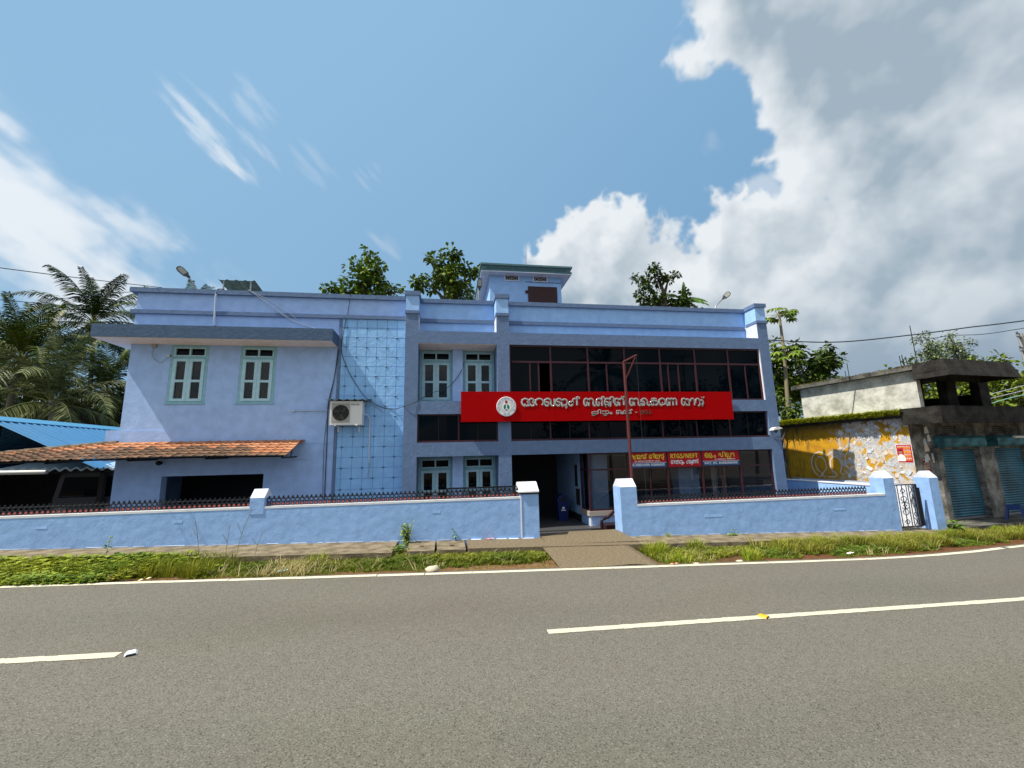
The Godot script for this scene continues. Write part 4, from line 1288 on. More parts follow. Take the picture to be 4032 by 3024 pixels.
func build_signs() -> void:
	var s := thing("sign_board", "long red sign board with chrome Malayalam lettering and round emblem across the bank front", "sign")
	part("board", boxm(Vector3(0.425, 3.14, 0.06), Vector3(9.51, 4.07, 0.15)), M.red, s)
	var br := MB.new()
	for x in [1.0, 3.2, 5.4, 7.6, 9.2]:
		br.box(Vector3(x, 3.5, 0.001), Vector3(x + 0.05, 3.75, 0.059))
	part("bracket", br, M.maroon, s)
	var z := 0.151
	word(["a", "rra", "ya", "kka", "l"], 2.30, 4.17, 3.61, 0.235, z, 0.066, 0.014, M.chrome, s)
	word(["sa", "r", "vvi", "s"], 4.31, 5.72, 3.61, 0.235, z, 0.066, 0.014, M.chrome, s)
	word(["sa", "ha", "ka", "ra", "nna"], 5.85, 7.53, 3.61, 0.235, z, 0.062, 0.014, M.chrome, s)
	word(["ba", "aa", "nka"], 7.67, 8.50, 3.61, 0.235, z, 0.060, 0.014, M.chrome, s)
	word(["kli", "pta", "m"], 4.55, 5.27, 3.345, 0.115, z, 0.036, 0.010, M.chrome, s)
	word(["na", "mpa", "r"], 5.38, 5.92, 3.345, 0.115, z, 0.036, 0.010, M.chrome, s)
	word(["-"], 5.98, 6.12, 3.345, 0.115, z, 0.03, 0.025, M.chrome, s)
	latin("1834", 6.16, 6.56, 3.335, 0.13, z + 0.01, M.chrome, s, "numerals")
	# emblem
	var e := thing("emblem", "round white emblem with green figure, red ball and gold laurel on the red sign", "emblem", Vector3(1.815, 3.60, 0.151))
	var ds := MB.new()
	ds.xf = Transform3D(Basis(Vector3.RIGHT, PI / 2.0), Vector3.ZERO)
	ds.lathe(PackedVector2Array([Vector2(0.305, 0.0), Vector2(0.305, 0.03), Vector2(0.295, 0.035), Vector2(0.0, 0.035)]), Vector3.ZERO, 40)
	part("disc", ds, M.print, e)
	var rg := MB.new()
	for r in [0.285, 0.208]:
		var pl := PackedVector2Array()
		for k in 49:
			pl.append(Vector2(cos(TAU * k / 48.0), sin(TAU * k / 48.0)) * r)
		rg.ribbon(pl, Vector3(0, 0, 0.0352), Vector3.RIGHT, Vector3.UP, 0.007, 0.002)
	part("ring", rg, M.printblue, e)
	var circle := func(cx: float, cy: float, r: float, n: int) -> PackedVector2Array:
		var p := PackedVector2Array()
		for k in n:
			p.append(Vector2(cx + cos(TAU * k / n) * r, cy + sin(TAU * k / n) * r))
		return p
	var rb := MB.new()
	rb.prism(circle.call(-0.003, 0.14, 0.046, 20), Vector3(0, 0, 0.0352), Vector3.RIGHT, Vector3.UP, 0.003)
	part("red_ball", rb, M.reddot, e)
	for sg in [-1.0, 1.0]:
		var p := PackedVector2Array([Vector2(0.02 * sg, 0.075), Vector2(0.055 * sg, 0.06), Vector2(0.085 * sg, 0.02), Vector2(0.093 * sg, -0.02), Vector2(0.085 * sg, -0.06), Vector2(0.058 * sg, -0.095), Vector2(0.02 * sg, -0.045)])
		var gm := MB.new()
		gm.prism(p, Vector3(0, 0, 0.0352), Vector3.RIGHT, Vector3.UP, 0.003)
		part("green_half", gm, M.green, e)
		var la := MB.new()
		for k in 9:
			var a := deg_to_rad(-72.0 + k * 15.0)
			var c0 := Vector2(cos(a) * sg, sin(a)) * 0.165
			var t := Vector2(-sin(a) * sg, cos(a)) * 0.022
			var o := Vector2(cos(a) * sg, sin(a)) * 0.02
			la.ribbon(PackedVector2Array([c0 - t, c0, c0 + t + o]), Vector3(0, 0, 0.0352), Vector3.RIGHT, Vector3.UP, 0.009, 0.002)
			la.ribbon(PackedVector2Array([c0 - t, c0, c0 + t - o]), Vector3(0, 0, 0.0352), Vector3.RIGHT, Vector3.UP, 0.009, 0.002)
		part("laurel", la, M.gold, e)
	var bd := MB.new()
	bd.prism(PackedVector2Array([Vector2(-0.045, -0.125), Vector2(0.045, -0.125), Vector2(0.03, -0.095), Vector2(0.0, -0.083), Vector2(-0.03, -0.095)]), Vector3(0, 0, 0.0352), Vector3.RIGHT, Vector3.UP, 0.003)
	part("blue_base", bd, M.bluedot, e)
	var ring_text := [["ARAKKAL SERVICE CO-OPERATIVE BANK LTD NO. 1834", 214.0, -34.0, 1.0], ["ESTD 1929", 250.0, 290.0, -1.0]]
	var f := SystemFont.new()
	f.font_names = PackedStringArray(["Droid Sans"])
	f.font_weight = 700
	for rt in ring_text:
		var txt: String = rt[0]
		var st := SurfaceTool.new()
		for k in txt.length():
			if txt[k] == " ":
				continue
			var tm := TextMesh.new()
			tm.font = f
			tm.text = txt[k]
			tm.font_size = 32
			tm.pixel_size = 0.0011
			tm.depth = 0.002
			var a: float = deg_to_rad(lerpf(rt[1], rt[2], float(k) / (txt.length() - 1)))
			var turn: float = a - PI / 2.0 if rt[3] > 0.0 else a + PI / 2.0
			st.append_from(tm, 0, Transform3D(Basis(Vector3.BACK, turn), Vector3(cos(a) * 0.246, sin(a) * 0.246, 0.0365)))
		part("ring_lettering", st.commit(), M.printblue, e)
	# three small boards behind the shop window
	var zz := -0.085
	var b1 := thing("window_sign", "small red and blue sign advertising cement, leftmost in the shop window", "sign", Vector3.ZERO, 0.0, "small signs in the shop window")
	part("board", boxm(Vector3(5.80, 1.785, zz - 0.01), Vector3(7.075, 2.105, zz)), M.signred, b1)
	part("blue_strip", boxm(Vector3(5.80, 1.63, zz - 0.01), Vector3(7.075, 1.772, zz)), M.signblue, b1)
	part("white_line", boxm(Vector3(5.80, 1.773, zz - 0.01), Vector3(7.075, 1.784, zz)), M.print, b1)
	word(["maa", "la", "ba", "aa", "r"], 5.84, 6.42, 1.90, 0.13, zz + 0.001, 0.028, 0.004, M.yellow, b1, true)
	word(["si", "me", "nt"], 6.50, 7.02, 1.90, 0.13, zz + 0.001, 0.028, 0.004, M.yellow, b1, true)
	word(["u", "ra", " ", "ka", "ra", "la", " ", "sa", "r", "ka", "aa", "r", " ", "u", "lp", "na", "m"], 5.98, 6.88, 1.81, 0.04, zz + 0.001, 0.009, 0.003, M.print, b1, true)
	latin("PH: 9400218039, 9526654039", 5.86, 7.01, 1.665, 0.085, zz + 0.002, M.print, b1)
	var b2 := thing("window_sign", "small all red sign reading RTGS/NEFT, in the middle of the shop window", "sign", Vector3.ZERO, 0.0, "small signs in the shop window")
	part("board", boxm(Vector3(7.15, 1.625, zz - 0.01), Vector3(8.31, 2.105, zz)), M.signred, b2)
	latin("RTGS/NEFT", 7.24, 8.21, 1.895, 0.15, zz + 0.002, M.yellow, b2)
	word(["sau", "ka", "rya", "m"], 7.25, 7.72, 1.72, 0.11, zz + 0.001, 0.022, 0.004, M.print, b2, true)
	word(["la", "bhya", "maa", "nn"], 7.79, 8.22, 1.72, 0.11, zz + 0.001, 0.022, 0.004, M.print, b2, true)
	var b3 := thing("window_sign", "small red and blue sign for a fertiliser depot, rightmost in the shop window", "sign", Vector3.ZERO, 0.0, "small signs in the shop window")
	part("board", boxm(Vector3(8.38, 1.785, zz - 0.01), Vector3(9.71, 2.115, zz)), M.signred, b3)
	part("blue_strip", boxm(Vector3(8.38, 1.635, zz - 0.01), Vector3(9.71, 1.772, zz)), M.signblue, b3)
	part("white_line", boxm(Vector3(8.38, 1.773, zz - 0.01), Vector3(9.71, 1.784, zz)), M.print, b3)
	word(["va", "lla", "m"], 8.47, 8.88, 1.90, 0.14, zz + 0.001, 0.03, 0.004, M.yellow, b3, true)
	word(["di", "ppo"], 8.98, 9.56, 1.90, 0.14, zz + 0.001, 0.03, 0.004, M.yellow, b3, true)
	latin("PH: 9400218039, 9526654039", 8.82, 9.56, 1.812, 0.04, zz + 0.002, M.print, b3)
	latin("FACT, IPL, RUBBERMARK", 8.44, 9.64, 1.665, 0.085, zz + 0.002, M.print, b3)

# ---------------------------------------------------------------- awning, air conditioner, fittings
func build_awning() -> void:
	var aw := thing("tiled_awning", "lean-to awning of weathered clay tiles along the left wing of the bank", "awning")
	var ridge := func(x: float) -> Vector3:
		if x > -9.05:
			return Vector3(x, 2.69, -0.36)
		var t := (-9.05 - x) / 3.0
		return Vector3(x, 2.69 - 0.30 * t, -0.36 + 0.25 * t)
	var eave := func(x: float) -> Vector3: return Vector3(x, 2.235 + 0.02 * sin(x * 0.7), 0.80)
	var rows := 6
	var cols := 34
	var xr := -4.20
	var pitch := 0.25
	var mats := [M.tileA, M.tileB, M.tileC, M.tileD]
	var rr := RandomNumberGenerator.new()
	rr.seed = 8
	# three tile shapes shared between pieces
	for row in rows:
		for k in cols:
			var x := xr - (k + 0.5) * pitch
			var r0: Vector3 = ridge.call(x)
			var e0: Vector3 = eave.call(x)
			var v0 := (row + 0.0) / rows
			var v1 := (row + 1.18) / rows
			var up := r0.lerp(e0, v0) + Vector3(0, 0.012, 0)
			var dn := r0.lerp(e0, v1) + Vector3(0, 0.040, 0)
			var fall := (dn - up)
			var nn := Vector3.RIGHT.cross(fall).normalized()
			if nn.y < 0.0:
				nn = -nn
			var m := MB.new()
			var w := pitch * 0.5 + 0.006
			var prof: Array[Vector2] = [Vector2(-w, 0.022), Vector2(-w * 0.72, 0.026), Vector2(-w * 0.45, 0.0), Vector2(0, 0.010), Vector2(w * 0.35, 0.0), Vector2(w * 0.7, 0.004), Vector2(w, 0.022)]
			var th := nn * -0.014
			var jig := rr.randf_range(-0.006, 0.006)
			for j in prof.size() - 1:
				var a := Vector3(prof[j].x + jig, 0, 0) + nn * prof[j].y
				var b := Vector3(prof[j + 1].x + jig, 0, 0) + nn * prof[j + 1].y
				m.quad(dn + a, dn + b, up + b, up + a)
				m.quad(dn + a + th, dn + b + th, dn + b, dn + a)
			var old := smoothstep(-0.4, 0.7, float(row) - 1.7 + rr.randf_range(-0.7, 0.7) + (0.8 if x < -9.2 else 0.0) - (2.6 if x > -5.2 else 0.0))
			var mi := (2 + rr.randi() % 2) if old > 0.5 else rr.randi() % 2
			part("roof_tile", m, mats[mi], aw)
	# ridge flashing against the wall, mossy ridge tiles further left
	var fl := MB.new()
	fl.quad(Vector3(-9.0, 2.625, -0.18), Vector3(-4.16, 2.625, -0.18), Vector3(-4.14, 2.71, -0.405), Vector3(-9.0, 2.71, -0.405))
	fl.quad(Vector3(-9.0, 2.60, -0.18), Vector3(-4.16, 2.60, -0.18), Vector3(-4.16, 2.625, -0.18), Vector3(-9.0, 2.625, -0.18))
	part("flashing", fl, M.flash, aw)
	for k in 9:
		var a: Vector3 = ridge.call(-9.0 - k * 0.4)
		var b: Vector3 = ridge.call(-9.4 - k * 0.4)
		var m := MB.new()
		m.tube(PackedVector3Array([a + Vector3(0, -0.01, 0.03), b + Vector3(-0.03, -0.01, 0.03)]), 0.082, 0.095, 10)
		part("ridge_tile", m, M.ridge, aw)
	for x in [-4.35, -6.2, -8.0, -9.8, -11.6]:
		var ca := MB.new()
		var r: Vector3 = ridge.call(x) - Vector3(0, 0.06, 0)
		var e: Vector3 = eave.call(x) - Vector3(0, 0.05, 0.06)
		ca.tube(PackedVector3Array([r, e]), 0.02, 0.02, 4)
		ca.tube(PackedVector3Array([e, Vector3(x, 2.22, -0.4)]), 0.02, 0.02, 4)
		for q in [0.3, 0.6]:
			ca.tube(PackedVector3Array([r.lerp(e, q), Vector3(x, 2.22, lerpf(-0.4, 0.74, q + 0.12))]), 0.014, 0.014, 4)
		part("truss", ca, M.iron, aw)
	var pu := MB.new()
	for q in [0.12, 0.5, 0.93]:
		var pa := PackedVector3Array()
		for x in [-4.3, -6.5, -9.0, -11.0, -12.6]:
			var r: Vector3 = ridge.call(x)
			var e: Vector3 = eave.call(x)
			pa.append(r.lerp(e, q) - Vector3(0, 0.035, 0))
		pu.tube(pa, 0.022, 0.022, 4)
	part("batten", pu, M.iron, aw)
	var lp := thing("wall_lamp", "dark round lamp under the tiled awning on the left wing wall", "lamp", Vector3(-7.9, 2.12, -0.40))
	var lb := MB.new()
	lb.lathe(PackedVector2Array([Vector2(0.0, -0.07), Vector2(0.06, -0.04), Vector2(0.075, 0.0), Vector2(0.05, 0.05), Vector2(0.0, 0.07)]), Vector3(0, 0, 0.1), 12)
	part("globe", lb, M.iron, lp)
	part("holder", boxm(Vector3(-0.03, -0.03, -0.01), Vector3(0.03, 0.03, 0.05)), M.iron, lp)

func build_fittings() -> void:
	var ac := thing("air_conditioner", "white air conditioner outdoor unit with dark round fan grille on the bank wall", "air conditioner")
	var z0 := -0.32
	var z1 := 0.02
	part("casing", boxm(Vector3(-3.38, 3.10, z0), Vector3(-2.47, 3.79, z1)), M.acwhite, ac)
	part("top_edge", boxm(Vector3(-3.39, 3.77, z0 - 0.01), Vector3(-2.46, 3.80, z1 + 0.012)), M.acwhite, ac)
	part("fan_panel", boxm(Vector3(-3.325, 3.18, z1 + 0.001), Vector3(-2.82, 3.735, z1 + 0.02)), M.acgrey, ac)
	var fd := MB.new()
	var cx := -3.07
	var cy := 3.455
	var poly := PackedVector2Array()
	for k in 32:
		poly.append(Vector2(cos(TAU * k / 32.0), sin(TAU * k / 32.0)) * 0.232)
	fd.prism(poly, Vector3(cx, cy, z1 + 0.021), Vector3.RIGHT, Vector3.UP, 0.004)
	part("fan_opening", fd, M.dark, ac)
	var fb := MB.new()
	for k in 3:
		var a := TAU * k / 3.0 + 0.4
		fb.ribbon(PackedVector2Array([Vector2(cos(a), sin(a)) * 0.03, Vector2(cos(a + 0.25), sin(a + 0.25)) * 0.12, Vector2(cos(a + 0.5), sin(a + 0.5)) * 0.2]), Vector3(cx, cy, z1 + 0.0255), Vector3.RIGHT, Vector3.UP, 0.10, 0.004)
	part("fan_blades", fb, mat(Color(0.035, 0.035, 0.035), 0.5), ac)
	var gr := MB.new()
	for r in [0.06, 0.10, 0.14, 0.18, 0.225]:
		var pl := PackedVector2Array()
		for k in 33:
			pl.append(Vector2(cos(TAU * k / 32.0), sin(TAU * k / 32.0)) * r)
		gr.ribbon(pl, Vector3(cx, cy, z1 + 0.031), Vector3.RIGHT, Vector3.UP, 0.006, 0.004)
	for k in 10:
		var a := TAU * k / 10.0
		gr.ribbon(PackedVector2Array([Vector2(cos(a), sin(a)) * 0.05, Vector2(cos(a), sin(a)) * 0.23]), Vector3(cx, cy, z1 + 0.030), Vector3.RIGHT, Vector3.UP, 0.006, 0.004)
	part("fan_grille", gr, mat(Color(0.09, 0.085, 0.08), 0.5), ac)
	latin("VOLTAS", -2.79, -2.56, 3.675, 0.05, z1 + 0.002, M.dark, ac)
	for x in [-3.22, -2.62]:
		var b := MB.new()
		b.box(Vector3(x - 0.02, 3.07, z0 - 0.095), Vector3(x + 0.02, 3.098, z1 + 0.03))
		b.box(Vector3(x - 0.02, 2.92, z0 - 0.095), Vector3(x + 0.02, 3.07, z0 - 0.06))
		part("bracket", b, M.acwhite, ac)
	var cv := thing("corrugated_cover", "small corrugated sheet set over the air conditioner", "cover")
	var cs := MB.new()
	var n := 36
	for k in n:
		var xa := lerpf(-3.54, -2.28, float(k) / n)
		var xb := lerpf(-3.54, -2.28, float(k + 1) / n)
		var ya := 3.86 + 0.022 * sin((xa) * TAU / 0.21)
		var yb := 3.86 + 0.022 * sin((xb) * TAU / 0.21)
		cs.quad(Vector3(xa, ya - 0.03, 0.12), Vector3(xb, yb - 0.03, 0.12), Vector3(xb, yb + 0.04, -0.4), Vector3(xa, ya + 0.04, -0.4))
		cs.quad(Vector3(xb, yb + 0.034, -0.4), Vector3(xb, yb - 0.036, 0.12), Vector3(xa, ya - 0.036, 0.12), Vector3(xa, ya + 0.034, -0.4))
	part("sheet", cs, M.sheet, cv)
	part("rail", boxm(Vector3(-3.45, 3.825, -0.40), Vector3(-2.38, 3.845, -0.37)), M.steel, cv)
	# pipes and cables
	var hose := wire([Vector3(-2.46, 3.42, -0.15), Vector3(-2.38, 3.42, -0.25), Vector3(-2.32, 3.3, -0.33), Vector3(-2.31, 3.0, -0.36), Vector3(-2.30, 2.2, -0.36), Vector3(-2.28, 2.0, -0.36)], 0.022, 8)
	tag(part("drain_hose", hose, M.pvc), "pale blue drain hose from the air conditioner down the tiled wall", "hose")
	tag(part("hose_tail", wire([Vector3(-2.28, 1.98, -0.37), Vector3(-2.30, 1.8, -0.37), Vector3(-2.31, 1.55, -0.36)], 0.012, 6), M.cablepale), "thin loose tail below the drain hose", "hose")
	var cd := thing("conduit", "thin pale blue horizontal conduit left of the air conditioner", "pipe")
	part("pipe", wire([Vector3(-4.50, 3.57, -0.39), Vector3(-3.40, 3.58, -0.39)], 0.014, 6), M.pvc, cd)
	part("junction", boxm(Vector3(-4.55, 3.54, -0.415), Vector3(-4.49, 3.60, -0.37)), M.pvc, cd)
	tag(part("conduit_stub", wire([Vector3(-4.45, 2.16, -0.41), Vector3(-3.93, 2.13, -0.41)], 0.009, 5), M.pvc), "short conduit on the left wing wall below the awning's right end", "pipe")
	var pv := thing("downpipe", "pale plastic pipe with a black end running down the left parapet", "pipe")
	part("pipe", wire([Vector3(-6.89, 7.12, -0.30), Vector3(-6.89, 6.7, -0.33), Vector3(-6.875, 6.3, -0.34), Vector3(-6.87, 6.13, -0.38)], 0.028, 8), M.pvc, pv)
	part("black_end", wire([Vector3(-6.87, 6.14, -0.38), Vector3(-6.865, 5.98, -0.39)], 0.031, 8), M.iron, pv)
	part("hose_loop", wire([Vector3(-6.89, 7.12, -0.29), Vector3(-6.9, 7.3, -0.4), Vector3(-6.82, 7.36, -0.55), Vector3(-6.74, 7.24, -0.7)], 0.015, 6), M.cable, pv)
	var cabs := [
		["cable", "dark cable dropping from the left parapet past the air conditioner to the recessed window", [Vector3(-3.02, 7.26, -0.32), Vector3(-3.09, 6.69, -0.37), Vector3(-3.17, 6.21, -0.37), Vector3(-3.23, 5.45, -0.37), Vector3(-3.02, 4.83, -0.37), Vector3(-2.72, 4.31, -0.37), Vector3(-2.45, 3.96, -0.3), Vector3(-2.0, 3.67, -0.37), Vector3(-1.6, 3.61, -0.37), Vector3(-1.26, 3.64, 0.02), Vector3(-1.02, 3.73, 0.03), Vector3(-0.86, 3.81, 0.01), Vector3(-0.5, 4.1, -0.4), Vector3(0.03, 4.32, -0.62), Vector3(0.43, 4.81, -0.62), Vector3(0.56, 5.2, -0.8)], 0.010, "cable"],
		["cable", "pair of dark cables hanging from the hood's right end down to the ground", [Vector3(-3.33, 5.50, -0.38), Vector3(-3.40, 4.63, -0.39), Vector3(-3.51, 3.99, -0.39), Vector3(-3.55, 3.7, -0.39), Vector3(-3.53, 2.77, -0.39), Vector3(-3.52, 1.86, -0.39), Vector3(-3.51, 0.9, -0.39)], 0.013, "cable"],
		["cable", "single thin cable beside the cable pair under the hood's right end", [Vector3(-3.30, 5.45, -0.37), Vector3(-3.42, 4.4, -0.38), Vector3(-3.50, 3.9, -0.38), Vector3(-3.60, 2.6, -0.39), Vector3(-3.56, 1.0, -0.38)], 0.007, "cable"],
		["cable", "pale cable slanting across the left parapet to the hood", [Vector3(-6.0, 7.28, -0.30), Vector3(-5.53, 6.95, -0.32), Vector3(-4.97, 6.52, -0.33), Vector3(-4.6, 6.31, -0.36), Vector3(-3.99, 6.10, -0.37), Vector3(-3.8, 5.94, -0.2)], 0.010, "cablepale"],
		["cable", "second pale cable beside the first across the left parapet", [Vector3(-6.02, 7.27, -0.31), Vector3(-5.4, 6.98, -0.32), Vector3(-5.0, 6.72, -0.33), Vector3(-4.6, 6.42, -0.36)], 0.008, "cablepale"],
		["cable", "short pale cable on the tiled wall right of the air conditioner", [Vector3(-2.31, 3.8, -0.38), Vector3(-1.93, 3.51, -0.38)], 0.009, "cablepale"],
		["overhead_cable", "thick twisted overhead cable from the bank's right corner to the right", [Vector3(11.33, 6.12, -0.45), Vector3(11.75, 6.07, -0.4), Vector3(14.18, 5.94, 0.0), Vector3(16.62, 6.07, 0.7), Vector3(18.18, 6.18, 1.4), Vector3(19.43, 6.24, 2.0), Vector3(26.0, 6.7, 5.0)], 0.022, "cable"],
		["overhead_cable", "thin overhead cable from the iron post on the shop roof to the right", [Vector3(18.38, 6.2, -0.5), Vector3(19.21, 6.29, 0.0), Vector3(20.0, 6.22, 0.5), Vector3(21.13, 6.33, 1.0), Vector3(26.0, 6.9, 3.0)], 0.013, "cable"],
		["overhead_cable", "upper of the pale cables slanting behind the shop to the right", [Vector3(21.07, 3.93, -1.0), Vector3(22.24, 4.35, 0.0), Vector3(27.0, 6.0, 4.0)], 0.012, "cablepale"],
		["overhead_cable", "lower of the pale cables slanting behind the shop to the right", [Vector3(21.09, 3.78, -1.0), Vector3(22.18, 4.15, 0.0), Vector3(27.0, 5.6, 4.0)], 0.012, "cablepale"],
		["overhead_cable", "green cable below the pale ones behind the shop on the right", [Vector3(21.3, 3.5, -1.0), Vector3(22.13, 3.98, 0.0), Vector3(27.0, 5.2, 4.0)], 0.020, "cablegreen"],
		["overhead_cable", "uppermost thin wire from the left edge to the bank's left parapet corner", [Vector3(-14.0, 5.3, 8.0), Vector3(-9.39, 6.28, 3.0), Vector3(-8.49, 7.33, -0.5)], 0.010, "cable"],
		["overhead_cable", "lower thin wire passing the palms to the bank's left parapet", [Vector3(-12.5, 4.6, 8.0), Vector3(-9.28, 5.57, 3.0), Vector3(-9.52, 6.16, 1.5), Vector3(-9.24, 7.17, -0.5)], 0.008, "cable"]]
	for c in cabs:
		tag(part(c[0], wire(c[2], c[3], 5), M[c[4]]), c[1], "cable", "cables along the bank" if c[0] == "cable" else "overhead cables")
	# roof lamps
	for d in [[Vector3(-7.62, 6.6, -0.7), Vector3(-7.62, 7.3, -0.7), Vector3(-7.87, 7.75, -0.6), Vector3(-8.13, 8.0, -0.5), "flat street lamp on a slanting pole above the left parapet"], [Vector3(1.12, 6.3, -1.5), Vector3(1.12, 7.65, -1.5), Vector3(1.15, 8.09, -1.5), Vector3(1.16, 8.36, -1.44), "upright flood lamp beside the roof room"], [Vector3(9.9, 6.5, -1.1), Vector3(10.07, 7.43, -1.0), Vector3(10.48, 7.87, -1.0), Vector3(10.72, 8.07, -1.0), "flat street lamp on a slanting pole above the right parapet"]]:
		var l := thing("roof_lamp", d[4], "lamp", Vector3.ZERO, 0.0, "lamps on the bank roof")
		part("pole", wire([d[0], d[1], d[2]], 0.024, 8), M.steel, l)
		var b: Vector3 = d[2]
		var e: Vector3 = d[3]
		var dir := (e - b).normalized()
		var sd := dir.cross(Vector3(0.1, 0.5, 1.0)).normalized()
		var up := sd.cross(dir).normalized()
		var hm := MB.new()
		hm.prism(PackedVector2Array([Vector2(-0.03, -0.05), Vector2(0.03, -0.05), Vector2(0.045, 0.03), Vector2(0.085, 0.08), Vector2(0.095, 0.28), Vector2(0.07, 0.36), Vector2(0.0, 0.385), Vector2(-0.07, 0.36), Vector2(-0.095, 0.28), Vector2(-0.085, 0.08), Vector2(-0.045, 0.03)]), b, sd, dir, 0.045)
		part("lamp_head", hm, M.lamp, l)
		var gm := MB.new()
		var az := sd.cross(dir).normalized()
		gm.prism(PackedVector2Array([Vector2(-0.065, 0.10), Vector2(0.065, 0.10), Vector2(0.075, 0.28), Vector2(0.05, 0.34), Vector2(-0.05, 0.34), Vector2(-0.075, 0.28)]), b + az * 0.0455, sd, dir, 0.004)
		part("lens", gm, M.lens, l)
	# corrugated lean-to sheet on the roof
	var cn := thing("roof_canopy", "small dark corrugated sheet canopy on posts above the left parapet", "canopy")
	var cm := MB.new()
	for k in 33:
		var xa := lerpf(-7.50, -6.36, k / 33.0)
		var xb := lerpf(-7.50, -6.36, (k + 1) / 33.0)
		var ya := 0.035 * maxf(0.0, 1.0 - absf(fmod((k + 4.0), 8.0) - 4.0) / 1.6)
		var yb := 0.035 * maxf(0.0, 1.0 - absf(fmod((k + 5.0), 8.0) - 4.0) / 1.6)
		var A := Vector3(xa, 8.06 + ya, -1.5)
		var B := Vector3(xb, 8.06 + yb, -1.5)
		var dn := Vector3(0.12, -0.42, -1.35)
		cm.quad(A + dn, B + dn, B, A)
		cm.quad(B, B + dn, A + dn, A)
	part("sheet", cm, M.sheet, cn)
	part("post", boxm(Vector3(-7.35, 6.2, -1.56), Vector3(-7.31, 8.05, -1.52)), M.steel, cn)
	part("post", boxm(Vector3(-6.52, 6.2, -1.56), Vector3(-6.48, 8.05, -1.52)), M.steel, cn)
	tag(part("aerial_rod", wire([Vector3(3.05, 9.4, -2.2), Vector3(3.05, 9.98, -2.2)], 0.013, 6), M.steel), "thin upright metal rod on top of the roof room", "rod")
	# cameras
	var c1 := thing("security_camera", "white hooded security camera at the right corner pilaster of the bank", "security camera", Vector3(11.04, 2.78, 0.02))
	var hd := MB.new()
	hd.prism(PackedVector2Array([Vector2(-0.17, -0.03), Vector2(0.17, 0.02), Vector2(0.14, 0.055), Vector2(0.05, 0.085), Vector2(-0.06, 0.075), Vector2(-0.14, 0.03)]), Vector3(0, 0, 0.02), Vector3.RIGHT, Vector3.UP, 0.2)
	part("hood", hd, M.acwhite, c1)
	var lb := MB.new()
	lb.lathe(PackedVector2Array([Vector2(0.0, -0.12), Vector2(0.045, -0.10), Vector2(0.055, -0.05), Vector2(0.05, 0.0)]), Vector3(0.0, 0, 0.12), 12)
	part("dome", lb, M.lamp, c1)
	part("lead", wire([Vector3(-0.03, -0.06, 0.03), Vector3(-0.02, -0.22, 0.02), Vector3(0.06, -0.31, 0.02), Vector3(0.26, -0.32, 0.01)], 0.011, 5), M.cablepale, c1)
	var c2 := thing("security_camera", "small white security camera beside the leftmost upper window", "security camera", Vector3(-8.02, 5.2, -0.41))
	var cb := MB.new()
	cb.tube(PackedVector3Array([Vector3(-0.02, 0.0, 0.0), Vector3(0.0, 0.0, 0.06), Vector3(0.10, -0.02, 0.12)]), 0.028, 0.032, 8)
	part("body", cb, M.acwhite, c2)
	part("lens", boxm(Vector3(0.095, -0.04, 0.1), Vector3(0.115, 0.0, 0.14)), M.iron, c2)
	var jb := thing("junction_box", "pale junction box with a hanging lead under the hood", "junction box", Vector3(-8.43, 5.5, -0.415))
	part("box", boxm(Vector3(-0.06, -0.06, 0.0), Vector3(0.06, 0.06, 0.05)), M.acgrey, jb)
	part("lead", wire([Vector3(-0.02, -0.06, 0.02), Vector3(-0.04, -0.2, 0.02), Vector3(0.0, -0.35, 0.02), Vector3(0.2, -0.50, 0.02), Vector3(0.36, -0.38, 0.03), Vector3(0.42, -0.3, 0.03)], 0.008, 5), M.cablepale, jb)
	# flag post
	var fp := thing("flag_post", "tall dark red iron post with a braced arm behind the right gate pillar", "post", Vector3(5.12, -0.25, 1.55))
	var pm := MB.new()
	pm.tube(PackedVector3Array([Vector3(0, 0, 0), Vector3(0, 5.0, 0)]), 0.046, 0.042, 10)
	part("pole", pm, M.rust, fp)
	var am := MB.new()
	am.tube(PackedVector3Array([Vector3(-0.02, 4.98, 0), Vector3(0.22, 5.10, 0.40)]), 0.032, 0.028, 8)
	part("arm", am, M.rust, fp)
	part("brace", wire([Vector3(0.0, 4.42, 0), Vector3(0.20, 5.06, 0.36)], 0.02, 6), M.rust, fp)
	part("rope", wire([Vector3(0.21, 5.08, 0.38), Vector3(0.21, 0.5, 0.38)], 0.004, 4), M.cable, fp)

# ---------------------------------------------------------------- boundary wall
func gable_pillar(m: MB, x0: float, x1: float, z0: float, z1: float, yb: float, ys: float, ya: float) -> void:
	m.box(Vector3(x0, yb, z0), Vector3(x1, ys, z1))
	m.prism(PackedVector2Array([Vector2(-z1, 0.0), Vector2(-z0, 0.0), Vector2(-(z0 + z1) / 2.0 + 0.025, ya - ys), Vector2(-(z0 + z1) / 2.0 - 0.025, ya - ys)]), Vector3(x1, ys + 0.0005, 0), Vector3(0, 0, -1), Vector3.UP, x0 - x1)

